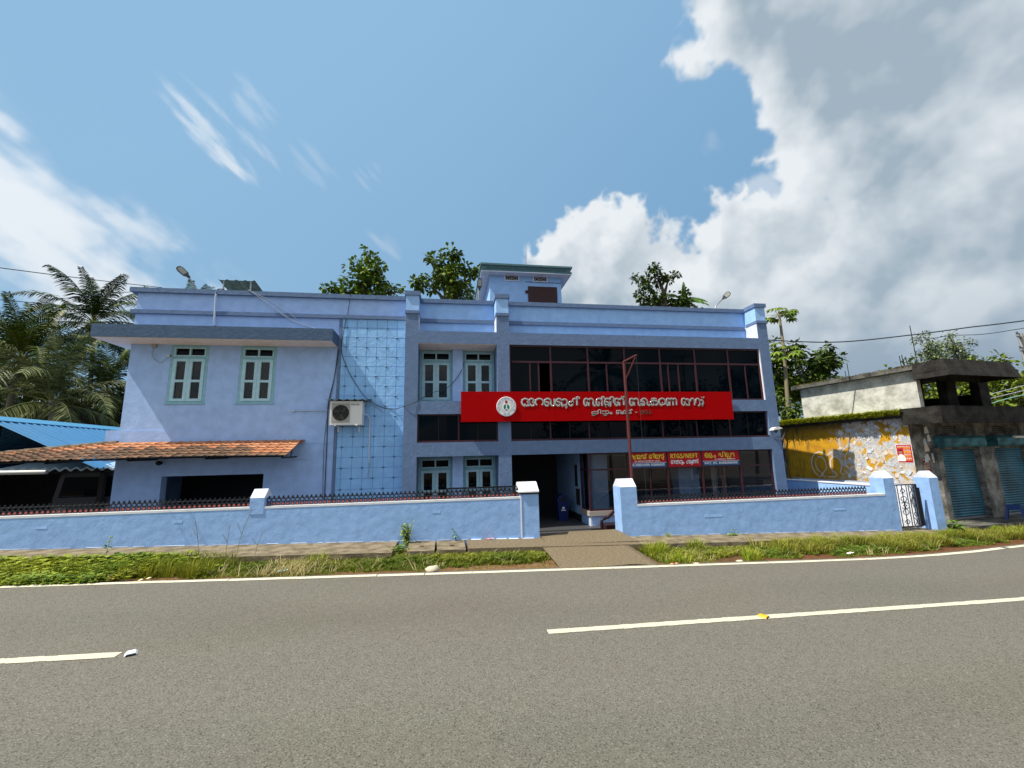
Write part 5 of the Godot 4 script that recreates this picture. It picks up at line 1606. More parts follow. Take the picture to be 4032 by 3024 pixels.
func rail_units(parent: Node3D, x0: float, x1: float, y: float, z: float) -> void:
	var n := int(round((x1 - x0) / 0.1035))
	var p := (x1 - x0) / n
	var u := MB.new()
	var circ := PackedVector2Array()
	for k in 11:
		circ.append(Vector2(cos(TAU * k / 10.0) * 0.037, 0.045 + sin(TAU * k / 10.0) * 0.037))
	u.ribbon(circ, Vector3.ZERO, Vector3.RIGHT, Vector3.UP, 0.02, 0.012)
	for s in [-1.0, 1.0]:
		u.ribbon(PackedVector2Array([Vector2(0, 0.085), Vector2(0.03 * s, 0.10), Vector2(0.047 * s, 0.13), Vector2(0.035 * s, 0.152), Vector2(0.0, 0.165)]), Vector3(0, 0, 0.0005), Vector3.RIGHT, Vector3.UP, 0.018, 0.012)
	u.ribbon(PackedVector2Array([Vector2(-p * 0.5, 0.090), Vector2(p * 0.5, 0.090)]), Vector3(0, 0, -0.003), Vector3.RIGHT, Vector3.UP, 0.016, 0.012)
	u.ribbon(PackedVector2Array([Vector2(-p * 0.5, 0.168), Vector2(p * 0.5, 0.168)]), Vector3(0, 0, -0.003), Vector3.RIGHT, Vector3.UP, 0.016, 0.012)
	u.prism(PackedVector2Array([Vector2(-0.012, 0.16), Vector2(0.012, 0.16), Vector2(0.015, 0.175), Vector2(0.034, 0.188), Vector2(0.018, 0.195), Vector2(0.017, 0.215), Vector2(0.0, 0.235), Vector2(-0.017, 0.215), Vector2(-0.018, 0.195), Vector2(-0.034, 0.188), Vector2(-0.015, 0.175)]), Vector3(0, 0, -0.004), Vector3.RIGHT, Vector3.UP, 0.014)
	var um := u.mesh()
	var r := MB.new()
	for k in 6:
		var a := TAU * k / 6.0
		var c := Vector2(cos(a) * 0.016, 0.045 + sin(a) * 0.016)
		r.ribbon(PackedVector2Array([Vector2(0, 0.045), c * 1.0, Vector2(0, 0.045) + (c - Vector2(0, 0.045)) * 1.7]), Vector3(0, 0, -0.002), Vector3.RIGHT, Vector3.UP, 0.017, 0.014)
	var rm := r.mesh()
	for k in n:
		var o := part("railing_unit", um, M.iron, parent)
		o.position = Vector3(x0 + p * (k + 0.5), y, z)
		var q := part("rosette", rm, M.rose, o)
	part("bottom_bar", boxm(Vector3(x0, y + 0.001, z - 0.012), Vector3(x1, y + 0.010, z + 0.012)), M.iron, parent)

func build_front_wall() -> void:
	var zf := 2.05
	var zb := 1.82
	var lw := thing("boundary_wall", "long light blue plastered front wall with white coping left of the entrance", "wall")
	var wm := MB.new()
	wm.wall(-30.0, 1.868, -0.6, 1.02, zb, zf, [])
	part("wall", wm, M.wallblue, lw)
	part("coping", boxm(Vector3(-30.0, 1.0205, zb - 0.01), Vector3(1.868, 1.07, zf + 0.006)), M.white, lw)
	part("corner_bead", boxm(Vector3(1.855, -0.05, zf + 0.0005), Vector3(1.885, 1.068, zf + 0.014)), M.white, lw)
	var rwl := thing("boundary_wall", "light blue plastered front wall with white coping right of the entrance", "wall")
	var w2 := MB.new()
	w2.wall(5.0, 12.70, -0.9, 0.705, zb, zf, [])
	part("wall", w2, M.wallblue, rwl)
	part("coping", boxm(Vector3(5.001, 0.7055, zb - 0.01), Vector3(12.699, 0.76, zf + 0.006)), M.white, rwl)
	# plastered-over slots in the walls
	for s in [[-8.71, -8.51, 0.78, 0.83, lw], [-6.05, -5.88, 0.785, 0.85, lw], [-0.34, -0.15, 0.75, 0.83, lw], [6.88, 7.42, 0.345, 0.42, rwl], [10.9, 11.3, 0.36, 0.42, rwl]]:
		var m := MB.new()
		m.quad(Vector3(s[0], s[2], zf + 0.006), Vector3(s[1], s[2], zf + 0.006), Vector3(s[1], s[3], zf - 0.0), Vector3(s[0], s[3], zf - 0.0))
		m.quad(Vector3(s[0], s[2] - 0.015, zf + 0.0005), Vector3(s[1], s[2] - 0.015, zf + 0.0005), Vector3(s[1], s[2], zf + 0.006), Vector3(s[0], s[2], zf + 0.006))
		part("blocked_slot", m, M.wallblue, s[4])
	# limewash splashes along the foot of the wall
	var lm := MB.new()
	var rr := RandomNumberGenerator.new()
	rr.seed = 5
	for w in [[-13.0, 0.6], [0.6, 2.3], [5.0, 12.6]]:
		var x: float = w[0]
		while x < w[1]:
			var l := rr.randf_range(0.08, 0.4)
			var y := gy(x) + 0.112
			var d := rr.randf_range(0.002, 0.009) if w[1] != 2.3 else rr.randf_range(0.02, 0.05)
			lm.quad(Vector3(x, y + 0.003, zf + d), Vector3(x + l, gy(x + l) + 0.115, zf + d * rr.randf_range(0.5, 1.2)), Vector3(x + l, gy(x + l) + 0.122, zf + 0.002), Vector3(x, y + 0.010, zf + 0.002))
			x += l * rr.randf_range(0.9, 2.2)
	part("limewash_edge", lm, M.palewhite, lw)
	var pl := thing("gate_pillar", "light blue gate pillar with a flat sloping white cap left of the entrance", "pillar", Vector3.ZERO, 0.0, "wall pillars")
	part("shaft", boxm(Vector3(1.87, -0.5, 1.6), Vector3(2.33, 1.125, zf)), M.wallblue, pl)
	var cap := MB.new()
	cap.prism(PackedVector2Array([Vector2(-(zf + 0.05), 0.0), Vector2(-1.54, 0.0), Vector2(-1.54, 0.06), Vector2(-1.66, 0.245), Vector2(-1.78, 0.245), Vector2(-(zf + 0.05), 0.03)]), Vector3(2.335, 1.17, 0), Vector3(0, 0, -1), Vector3.UP, -0.51)
	part("cap", cap, M.white, pl)
	part("black_band", boxm(Vector3(1.835, 1.126, 1.57), Vector3(2.34, 1.169, zf + 0.025)), M.iron, pl)
	var ps := [[4.54, 5.0, 1.57, zf, -0.5, 1.215, 1.42, "tall light blue gate pillar with gabled top right of the entrance"], [-4.50, -4.19, 1.62, zf + 0.012, 0.9, 1.27, 1.46, "short gabled pillar on the left front wall between the railings"], [12.71, 13.07, 1.62, zf + 0.002, -0.8, 1.20, 1.405, "gabled pillar left of the small black iron gate"], [14.31, 14.64, 1.62, zf + 0.002, -0.8, 1.165, 1.36, "gabled pillar right of the small black iron gate"]]
	for p in ps:
		var t := thing("gate_pillar", p[7], "pillar", Vector3.ZERO, 0.0, "wall pillars")
		var m := MB.new()
		m.box(Vector3(p[0], p[4], p[2]), Vector3(p[1], p[5], p[3]))
		part("shaft", m, M.wallblue, t)
		var g := MB.new()
		g.prism(PackedVector2Array([Vector2(-p[3], 0.0), Vector2(-p[2], 0.0), Vector2(-(p[2] + p[3]) / 2.0 + 0.02, p[6] - p[5]), Vector2(-(p[2] + p[3]) / 2.0 - 0.02, p[6] - p[5])]), Vector3(p[1], p[5] + 0.0005, 0), Vector3(0, 0, -1), Vector3.UP, p[0] - p[1])
		part("gabled_top", g, M.palewhite, t)
	# railings
	var r1 := thing("spiked_railing", "low black spiked railing with red rosettes at the far left of the front wall", "railing", Vector3.ZERO, 0.0, "railings on the front wall")
	rail_units(r1, -12.4, -4.52, 1.07, 1.94)
	var r2 := thing("spiked_railing", "low black spiked railing with red rosettes between the short pillar and the entrance", "railing", Vector3.ZERO, 0.0, "railings on the front wall")
	rail_units(r2, -4.18, 1.85, 1.07, 1.94)
	var r3 := thing("spiked_railing", "low black spiked railing with red rosettes on the front wall right of the entrance", "railing", Vector3.ZERO, 0.0, "railings on the front wall")
	rail_units(r3, 5.02, 12.2, 0.76, 1.94)
	# sliding gate parked behind the wall
	var sg := thing("sliding_gate", "black iron sliding gate parked behind the left front wall", "gate")
	var f := MB.new()
	f.box(Vector3(-0.02, 1.285, 1.68), Vector3(1.90, 1.325, 1.72))
	f.box(Vector3(-0.02, -0.05, 1.68), Vector3(0.02, 1.284, 1.72))
	f.box(Vector3(1.86, -0.05, 1.68), Vector3(1.90, 1.284, 1.72))
	f.box(Vector3(0.03, 0.15, 1.68), Vector3(1.85, 0.19, 1.72))
	f.box(Vector3(0.03, 1.10, 1.69), Vector3(1.85, 1.12, 1.71))
	part("frame", f, M.iron, sg)
	var bars := MB.new()
	for k in 13:
		var x := 0.14 + k * 0.135
		part("bar", boxm(Vector3(x - 0.007, 0.191, 1.692), Vector3(x + 0.007, 1.284, 1.706)), M.iron, sg)
		var c := PackedVector2Array()
		for j in 9:
			c.append(Vector2(cos(TAU * j / 8.0) * 0.05, sin(TAU * j / 8.0) * 0.065))
		var sc := MB.new()
		sc.ribbon(c, Vector3(x + 0.067, 1.205, 1.7), Vector3.RIGHT, Vector3.UP, 0.014, 0.01)
		part("scroll", sc, M.iron, sg)
	# small gate between the two right pillars
	small_gate()
	var sw := thing("boundary_wall", "low blue side wall running back from the small gate to the bank corner", "wall")
	part("wall", boxm(Vector3(12.82, -0.9, -6.0), Vector3(13.0, 0.95, 1.615)), M.blue, sw)
	part("coping", boxm(Vector3(12.80, 0.951, -6.0), Vector3(13.02, 0.985, 1.615)), M.white, sw)
	var bw := thing("boundary_wall", "white tiled wall seen through the bars of the small gate", "wall")
	part("mortar", boxm(Vector3(14.206, -0.9, -3.0), Vector3(14.35, 0.95, 1.60)), M.inside, bw)
	for j in 6:
		for i in 10:
			var z := 1.59 - i * 0.42
			part("wall_tile", boxm(Vector3(14.194 - 0.002 * ((i * 7 + j * 3) % 3), -0.75 + j * 0.28, z - 0.41), Vector3(14.2055, -0.478 + j * 0.28, z)), M.white, bw)
	var pt := MB.new()
	gable_pillar(pt, 14.14, 14.40, 0.55, 0.85, 0.951, 1.12, 1.30)
	part("end_pillar", pt, M.palewhite, bw)

func small_gate() -> void:
	var g := thing("iron_gate", "small black wrought iron gate with hearts and diamonds between two pillars", "gate", Vector3(13.20, -0.24, 1.92))
	var w := 0.78
	var h := 1.23
	var fr := MB.new()
	fr.box(Vector3(0, 0, -0.015), Vector3(0.025, h, 0.015))
	fr.box(Vector3(w - 0.04, 0, -0.015), Vector3(w, h, 0.015))
	fr.box(Vector3(0.026, h - 0.03, -0.015), Vector3(w - 0.041, h, 0.015))
	fr.box(Vector3(0.026, 0, -0.015), Vector3(w - 0.041, 0.03, 0.015))
	part("frame", fr, M.iron, g)
	for x in [0.10, 0.26, 0.42, 0.50, 0.68]:
		part("bar", boxm(Vector3(x - 0.008, 0.031, -0.008), Vector3(x + 0.008, h - 0.031, 0.008)), M.iron, g)
	var add := func(pl: PackedVector2Array, called: String) -> void:
		var m := MB.new()
		m.ribbon(pl, Vector3(0, 0, 0.009), Vector3.RIGHT, Vector3.UP, 0.018, 0.01)
		part(called, m, M.iron, g)
	var heart := func(cx: float, cy: float, s: float, flip: float) -> void:
		for sg in [-1.0, 1.0]:
			var p := PackedVector2Array()
			for k in 11:
				var t := k / 10.0
				p.append(Vector2(cx + sg * s * sin(t * PI) * (1.1 - 0.5 * t), cy + flip * s * 1.6 * (t - 0.5)))
			add.call(p, "scroll")
	heart.call(0.26, 1.05, 0.085, 1.0)
	heart.call(0.26, 0.80, 0.12, -1.0)
	heart.call(0.26, 0.44, 0.12, 1.0)
	heart.call(0.26, 0.16, 0.085, 1.0)
	for sg in [-1.0, 1.0]:
		for s2 in [-1.0, 1.0]:
			var p := PackedVector2Array()
			for k in 9:
				var a := k / 8.0 * TAU * 0.8
				p.append(Vector2(0.26 + sg * (0.055 + 0.045 * cos(a)), 0.62 + s2 * (0.05 + 0.045 * sin(a))))
			add.call(p, "scroll")
	for y in [[0.96, 1.19], [0.04, 0.27]]:
		add.call(PackedVector2Array([Vector2(0.51, y[0]), Vector2(0.67, y[1])]), "cross_bar")
		add.call(PackedVector2Array([Vector2(0.67, y[0]), Vector2(0.51, y[1])]), "cross_bar")
	add.call(PackedVector2Array([Vector2(0.59, 0.94), Vector2(0.51, 0.74), Vector2(0.59, 0.44), Vector2(0.67, 0.74), Vector2(0.59, 0.94)]), "diamond")
	add.call(PackedVector2Array([Vector2(0.59, 0.86), Vector2(0.545, 0.74), Vector2(0.59, 0.56), Vector2(0.635, 0.74), Vector2(0.59, 0.86)]), "diamond")
	var c := PackedVector2Array()
	for k in 13:
		c.append(Vector2(0.59 + cos(TAU * k / 12.0) * 0.05, 0.36 + sin(TAU * k / 12.0) * 0.06))
	add.call(c, "ring")
	var hp := MB.new()
	hp.box(Vector3(0.80, 0.02, -0.03), Vector3(0.86, 1.12, 0.02))
	hp.box(Vector3(0.77, 0.20, -0.02), Vector3(0.80, 0.26, 0.02))
	hp.box(Vector3(0.77, 0.98, -0.02), Vector3(0.80, 1.04, 0.02))
	part("hinge_post", hp, M.iron, g)

# ---------------------------------------------------------------- shed on the left
func build_shed() -> void:
	var sh := thing("shed", "open shed with a bright blue ribbed metal roof left of the bank", "shed")
	var rx := -12.5
	var ry := 3.47
	var sl := 0.5
	for side in 2:
		var sg := 1.0 if side == 0 else -1.0
		var run := 2.9
		var z := -0.55
		var k := 0
		while z > -9.6:
			# one sheet of four ribs
			var m := MB.new()
			var zz := z
			for r in 4:
				var prof := [[0.0, 0.0], [0.03, 0.028], [0.06, 0.028], [0.09, 0.0], [0.23, 0.0]]
				for j in 4:
					var za: float = zz - prof[j][0]
					var zb: float = zz - prof[j + 1][0]
					var ya: float = prof[j][1]
					var yb: float = prof[j + 1][1]
					var o := 0.003 * (k % 2)
					var A := Vector3(rx, ry + ya + o, za)
					var B := Vector3(rx, ry + yb + o, zb)
					var C := Vector3(rx + sg * run, ry - sl * run + yb + o, zb)
					var D := Vector3(rx + sg * run, ry - sl * run + ya + o, za)
					if side == 0:
						m.quad(A, D, C, B)
					else:
						m.quad(B, C, D, A)
				zz -= 0.23
			part("roof_sheet", m, M.bluesheet, sh)
			z -= 0.915
			k += 1
	var rc := MB.new()
	rc.prism(PackedVector2Array([Vector2(-0.24, -0.085), Vector2(-0.02, 0.045), Vector2(0.02, 0.045), Vector2(0.24, -0.085), Vector2(0.24, -0.075), Vector2(0.02, 0.06), Vector2(-0.02, 0.06), Vector2(-0.24, -0.075)]), Vector3(rx, ry, -9.7), Vector3.RIGHT, Vector3.UP, 9.2)
	part("ridge_cap", rc, mat(Color(0.10, 0.32, 0.52), 0.35), sh)
	for p in [[-9.7, -1.0], [-9.7, -5.0], [-9.7, -9.3], [-15.2, -1.0], [-15.2, -5.0], [-15.2, -9.3], [-12.5, -1.0], [-12.5, -9.3]]:
		part("post", boxm(Vector3(p[0] - 0.06, -0.3, p[1] - 0.06), Vector3(p[0] + 0.06, 1.95 if absf(p[0] + 12.5) > 0.1 else 3.3, p[1] + 0.06)), M.wood, sh)
	part("floor", boxm(Vector3(-15.6, -0.1, -9.6), Vector3(-9.06, 0.30, -0.6)), M.wood, sh)  # dark floor added to deepen the shade under the shed
	part("added_side_screen", boxm(Vector3(-15.42, 0.301, -9.4), Vector3(-15.36, 2.0, -0.8)), M.wood, sh)  # boards added to close the side and darken the shed
	part("added_gable_screen", boxm(Vector3(-15.3, 2.03, -5.1), Vector3(-9.6, 2.6, -5.05)), M.wood, sh)  # boards added above the slats to keep the shed dark
	var ra := MB.new()
	for z in [-1.0, -5.0, -9.3]:
		ra.box(Vector3(-15.3, 1.93, z - 0.04), Vector3(-9.6, 2.02, z + 0.04))
	part("tie_beam", ra, M.wood, sh)
	# slatted wall deep in the shade
	var sw := thing("slat_wall", "dark slatted timber wall with light showing through its gaps under the shed", "wall")
	var rr := RandomNumberGenerator.new()
	rr.seed = 17
	var x := -15.4
	while x < -9.2:
		var w := rr.randf_range(0.06, 0.12)
		var y1 := rr.randf_range(1.95, 2.02)
		part("slat", boxm(Vector3(x, -0.2, -4.5 + rr.randf_range(-0.01, 0.01)), Vector3(x + w, y1, -4.47)), M.wood, sw)
		x += w + (rr.randf_range(0.02, 0.06) if rr.randf() < 0.3 else 0.006)
	# weathered eave sheet and gutter below the tiled awning
	var ev := thing("eave_sheet", "weathered pale corrugated eave sheet with mossy edge under the left end of the awning", "roof sheet")
	var m := MB.new()
	var n := 120
	for k in n:
		var xa := lerpf(-12.2, -9.12, float(k) / n)
		var xb := lerpf(-12.2, -9.12, float(k + 1) / n)
		var ya := 0.035 * sin(xa * TAU / 0.26)
		var yb := 0.035 * sin(xb * TAU / 0.26)
		m.quad(Vector3(xa, 2.04 + ya, -0.9), Vector3(xb, 2.04 + yb, -0.9), Vector3(xb, 2.22 + yb, -1.9), Vector3(xa, 2.22 + ya, -1.9))
		m.quad(Vector3(xa, 1.985 + ya, -0.9), Vector3(xb, 1.985 + yb, -0.9), Vector3(xb, 2.04 + yb, -0.9), Vector3(xa, 2.04 + ya, -0.9))
	part("sheet", m, mat(Color(0.40, 0.52, 0.60), 0.7), ev)
	part("batten", boxm(Vector3(-12.2, 1.90, -0.98), Vector3(-9.12, 1.97, -0.94)), M.wood, ev)
	tag(part("gutter", wire([Vector3(-13.5, 1.98, -0.7), Vector3(-12.0, 1.96, -0.7), Vector3(-10.9, 1.95, -0.72)], 0.06, 10), M.acwhite), "white gutter pipe at the far left under the awning", "gutter")
	# vehicle standing in the dark
	var v := thing("parked_van", "pale van painted near black for deep shade under the shed beside the bank wall", "van", Vector3(-10.1, 0.12, -2.8))
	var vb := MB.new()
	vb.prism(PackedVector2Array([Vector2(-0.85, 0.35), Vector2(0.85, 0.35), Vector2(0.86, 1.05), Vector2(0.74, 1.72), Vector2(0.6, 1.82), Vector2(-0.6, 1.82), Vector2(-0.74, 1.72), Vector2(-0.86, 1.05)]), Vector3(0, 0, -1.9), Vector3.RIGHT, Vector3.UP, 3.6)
	part("body", vb, mat(Color(0.035, 0.035, 0.038), 0.5), v)  # near-black body colour: shed shade painted onto a pale van
	var vw := MB.new()
	vw.prism(PackedVector2Array([Vector2(-0.72, 1.1), Vector2(0.72, 1.1), Vector2(0.62, 1.66), Vector2(-0.62, 1.66)]), Vector3(0, 0, 1.701), Vector3.RIGHT, Vector3.UP, 0.01)
	part("windscreen", vw, M.tint, v)
	for s in [-1.0, 1.0]:
		part("headlight", boxm(Vector3(s * 0.62 - 0.13, 0.66, 1.701), Vector3(s * 0.62 + 0.13, 0.82, 1.73)), M.lens, v)
		for zz in [-1.2, 1.15]:
			var wm := MB.new()
			wm.tube(PackedVector3Array([Vector3(s * 0.66, 0.28, zz), Vector3(s * 0.85, 0.28, zz)]), 0.28, 0.28, 16)
			part("wheel", wm, M.iron, v)

# ---------------------------------------------------------------- old shop on the right
func side_print() -> ImageTexture:
	var w := 1024
	var h := 768
	var img := Image.create(w, h, false, Image.FORMAT_RGB8)
	var a := FastNoiseLite.new()
	a.seed = 61
	a.frequency = 0.011
	a.fractal_octaves = 5
	var b := FastNoiseLite.new()
	b.seed = 67
	b.noise_type = FastNoiseLite.TYPE_CELLULAR
	b.frequency = 0.02
	b.fractal_type = FastNoiseLite.FRACTAL_FBM
	b.fractal_octaves = 3
	b.cellular_return_type = FastNoiseLite.RETURN_CELL_VALUE
	var d := FastNoiseLite.new()
	d.seed = 71
	d.frequency = 0.02
	d.fractal_octaves = 4
	for y in h:
		var v := float(y) / h
		for x in w:
			var u := float(x) / w
			var n := a.get_noise_2d(x, y)
			var c := Color(0.56, 0.30, 0.012).lerp(Color(0.42, 0.20, 0.015), clampf(0.5 + n * 1.2, 0.0, 1.0))
			# dark drips at the left and under the ledge
			var drip := smoothstep(0.12, 0.5, d.get_noise_2d(x * 2.2, y * 0.16)) * smoothstep(0.5, 0.05, u)
			drip = maxf(drip, smoothstep(0.05, -0.02, u + n * 0.05))
			c = c.lerp(Color(0.06, 0.05, 0.035), drip * 0.85)
			c = c.lerp(Color(0.10, 0.07, 0.03), smoothstep(0.10, 0.0, v + n * 0.06) * 0.8)
			# faded plaster and layers of torn posters
			var amt := smoothstep(0.42, 0.66, u + n * 0.28) * (1.0 - smoothstep(0.92, 1.0, v))
			var low := smoothstep(0.2, 0.36, u) * smoothstep(0.66, 0.74, v + n * 0.1) * (1.0 - smoothstep(0.9, 0.96, v))
			var cell := b.get_noise_2d(x + n * 30.0, y * 1.1 + n * 40.0)
			var paper := Color(0.60, 0.60, 0.60)
			if cell > 0.35:
				paper = Color(0.66, 0.56, 0.46)
			elif cell > 0.1:
				paper = Color(0.48, 0.50, 0.54)
			elif cell < -0.5:
				paper = Color(0.52, 0.40, 0.22)
			elif cell < -0.42:
				paper = Color(0.12, 0.22, 0.20)
			var k := maxf(amt * smoothstep(-0.45, -0.1, cell + n * 0.6), low * smoothstep(-0.3, 0.1, cell))
			var tone := 0.82 + 0.3 * d.get_noise_2d(x * 3.0, y * 3.0)
			c = c.lerp(paper * tone, clampf(k, 0.0, 1.0))
			img.set_pixel(x, y, c.clamp(Color.BLACK, Color.WHITE).linear_to_srgb())
	# outlined painted letters: pale rim, wall colour inside
	var seg := []
	for g in [[0.25, 0.30, 0.235, "A.28,.5,.24,.46,250,-70 A.74,.5,.24,.46,250,-40"], [0.50, 0.26, 0.24, "A.3,.5,.26,.5,240,-80 M.62,.1 L.62,.7 A.86,.6,.24,.4,180,-60"]]:
		for st in strokes(g[3]):
			for k in st.size() - 1:
				seg.append([Vector2(g[0] + st[k].x * 0.27, g[1] + g[2] * (1.0 - st[k].y)) * Vector2(w, h), Vector2(g[0] + st[k + 1].x * 0.27, g[1] + g[2] * (1.0 - st[k + 1].y)) * Vector2(w, h)])
	var dist := {}
	for s in seg:
		var lo: Vector2 = s[0].min(s[1]) - Vector2(30, 30)
		var hi: Vector2 = s[0].max(s[1]) + Vector2(30, 30)
		for y in range(int(lo.y), int(hi.y)):
			for x in range(int(lo.x), int(hi.x)):
				if x < 0 or y < 0 or x >= w or y >= h:
					continue
				var p := Vector2(x, y)
				var q := Geometry2D.get_closest_point_to_segment(p, s[0], s[1]).distance_to(p)
				var key := y * w + x
				if q < dist.get(key, 99.0):
					dist[key] = q
	for key in dist:
		var q: float = dist[key]
		var x: int = key % w
		var y: int = key / w
		if q > 14.0 and q < 23.0 and a.get_noise_2d(x * 1.7, y * 1.7) > -0.3:
			img.set_pixel(x, y, Color(0.58, 0.55, 0.48).linear_to_srgb())
	return ImageTexture.create_from_image(img)

func poster_print(base: Color, dark: bool, sd: int) -> ImageTexture:
	var w := 160
	var h := 224
	var img := Image.create(w, h, false, Image.FORMAT_RGB8)
	var r := RandomNumberGenerator.new()
	r.seed = sd
	img.fill(base.linear_to_srgb())
	var ink := Color(0.8, 0.55, 0.08) if not dark else Color(0.4, 0.32, 0.22)
	for k in 11:
		var y := 16 + k * 17
		var x := 74 if k > 1 else 12
		while x < 148:
			var l := r.randi_range(6, 20)
			img.fill_rect(Rect2i(x, y, mini(l, 148 - x), 8 if k != 4 else 12), (ink if k % 3 else Color(0.75, 0.72, 0.68)).linear_to_srgb())
			x += l + 4
	# a plain head and shoulders
	for y in h:
		for x in w:
			var p := Vector2((x - 38.0) / 21.0, (y - 92.0) / 28.0)
			if p.length() < 1.0:
				img.set_pixel(x, y, Color(0.32, 0.16, 0.09).linear_to_srgb() if p.y > -0.45 else Color(0.02, 0.02, 0.02))
			var q := Vector2((x - 40.0) / 44.0, (y - 178.0) / 60.0)
			if q.length() < 1.0:
				img.set_pixel(x, y, (Color(0.72, 0.7, 0.68) if not dark else Color(0.3, 0.22, 0.18)).linear_to_srgb())
	img.fill_rect(Rect2i(0, 206, w, 18), Color(0.3, 0.01, 0.02).linear_to_srgb())
	return ImageTexture.create_from_image(img)

func build_shop() -> Node3D:
	var s := thing("old_shop_building", "weathered two storey concrete shop with a yellow poster-covered side wall and blue shutters", "building", Vector3(15.1, 0, 1.0), 0.12)
	var sp := mat(Color.WHITE, 0.9)
	sp.albedo_texture = side_print()
	sp.normal_enabled = true
	# ground floor
	var side := MB.new()
	side.quad(Vector3(0, -0.7, -4.6), Vector3(0, -0.7, 0.12), Vector3(0, 3.05, 0.12), Vector3(0, 3.05, -4.6))
	part("painted_side_wall", side, sp, s)
	var gw := MB.new()
	gw.wall(0.002, 7.6, -0.7, 3.05, -0.13, 0.12, [[1.18, 3.06, -0.8, 1.98], [3.86, 5.66, -0.8, 1.98], [1.58, 2.33, 2.52, 2.77], [4.2, 4.9, 2.52, 2.77]])
	gw.box(Vector3(0.003, -0.7, -7.0), Vector3(0.2, 3.05, -0.131))
	gw.box(Vector3(0.2, -0.7, -7.0), Vector3(7.6, 3.05, -6.8))
	gw.box(Vector3(7.4, -0.7, -6.8), Vector3(7.6, 3.05, -0.131))
	gw.box(Vector3(0.2, -0.7, -2.0), Vector3(7.39, 3.0, -1.9))
	part("front_wall", gw, M.shopwall, s)
	for x in [[0.93, 1.17], [3.07, 3.85], [5.67, 6.2]]:
		part("shop_pillar", boxm(Vector3(x[0], -0.7, 0.1205), Vector3(x[1], 2.04, 0.24)), M.shopwall, s)
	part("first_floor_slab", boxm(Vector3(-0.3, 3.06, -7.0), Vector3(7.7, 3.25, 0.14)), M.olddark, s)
	part("plinth", boxm(Vector3(0.0, -0.95, 0.1205), Vector3(7.6, -0.32, 1.05)), M.oldgrey, s)
	# canopy over the shutters, open below
	var cn := MB.new()
	cn.box(Vector3(-0.3, 2.80, 1.10), Vector3(7.7, 3.33, 1.22))
	cn.box(Vector3(-0.3, 2.80, 0.141), Vector3(-0.18, 3.33, 1.099))
	cn.box(Vector3(-0.179, 2.92, 0.141), Vector3(7.7, 3.04, 1.099))
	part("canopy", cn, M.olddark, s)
	# upper storey
	var up := MB.new()
	up.box(Vector3(0.0, 3.251, -3.5), Vector3(0.18, 4.56, 0.57))
	part("upper_side_wall", up, M.oldwhite, s)
	var ub := MB.new()
	ub.wall(0.181, 3.7, 3.251, 4.56, -3.2, -3.05, [[0.3, 1.35, 3.5, 3.95], [1.9, 2.5, 3.5, 4.0]])
	ub.box(Vector3(1.42, 3.251, 0.3), Vector3(1.92, 4.56, 0.55))
	ub.box(Vector3(2.45, 3.251, -1.2), Vector3(2.95, 4.56, -0.95))
	ub.box(Vector3(3.1, 3.251, 0.3), Vector3(3.6, 4.56, 0.55))
	ub.box(Vector3(3.55, 3.251, -3.0), Vector3(3.7, 3.9, 0.29))
	part("upper_pillars", ub, M.olddark, s)  # near-black colour carries the deep shade under the roof overhang
	part("roof_slab", boxm(Vector3(-0.25, 4.565, -3.7), Vector3(4.0, 4.71, 0.70)), M.oldgrey, s)
	var fc := MB.new()
	var lo := [Vector3(-0.36, 4.21, 0.701), Vector3(-0.36, 4.21, 1.68), Vector3(3.0, 4.21, 1.68), Vector3(3.0, 4.21, 0.701)]
	var hi := [Vector3(-0.28, 4.74, 0.701), Vector3(-0.28, 4.74, 1.52), Vector3(2.9, 4.74, 1.52), Vector3(2.9, 4.74, 0.701)]
	for k in 4:
		fc.quad(lo[k], lo[(k + 1) % 4], hi[(k + 1) % 4], hi[k])
	fc.quad(hi[0], hi[1], hi[2], hi[3])
	fc.quad(Vector3(-0.34, 4.40, 0.702), Vector3(2.95, 4.40, 0.702), Vector3(2.95, 4.40, 1.6), Vector3(-0.34, 4.40, 1.6))
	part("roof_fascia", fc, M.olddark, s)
	# ventilators of small bars
	for x in [[1.58, 2.33], [4.2, 4.9]]:
		part("ventilator", boxm(Vector3(x[0], 2.52, -0.12), Vector3(x[1], 2.77, -0.05)), M.dark, s)
		var vb := MB.new()
		for k in 3:
			vb.box(Vector3(x[0] + 0.05, 2.545 + k * 0.08, -0.049), Vector3(x[1] - 0.05, 2.575 + k * 0.08, 0.06))
		for k in 5:
			vb.box(Vector3(x[0] + 0.06 + k * 0.15, 2.52, -0.045), Vector3(x[0] + 0.09 + k * 0.15, 2.77, 0.04))
		part("ventilator_bars", vb, M.shopwall, s)
	# shutters
	for d in [[1.18, 3.06], [3.86, 5.66]]:
		var bx := MB.new()
		bx.prism(PackedVector2Array([Vector2(-0.121, 2.05), Vector2(-0.121, 2.42), Vector2(-0.33, 2.42), Vector2(-0.42, 2.34), Vector2(-0.42, 2.10), Vector2(-0.36, 2.05)]), Vector3(d[0] - 0.1, 0, 0), Vector3(0, 0, -1), Vector3.UP, d[1] - d[0] + 0.2)
		var hb := part("shutter_box", bx, M.shutbox, s)
		var n := 27
		var sm := MB.new()
		sm.prism(PackedVector2Array([Vector2(0.0, 0.0), Vector2(-0.030, 0.020), Vector2(-0.036, 0.042), Vector2(-0.020, 0.070), Vector2(0.0, 0.080), Vector2(0.012, 0.080), Vector2(0.012, 0.0)]), Vector3(d[0] + 0.02, 0, 0), Vector3(0, 0, -1), Vector3.UP, d[1] - d[0] - 0.04)
		var mesh := sm.mesh()
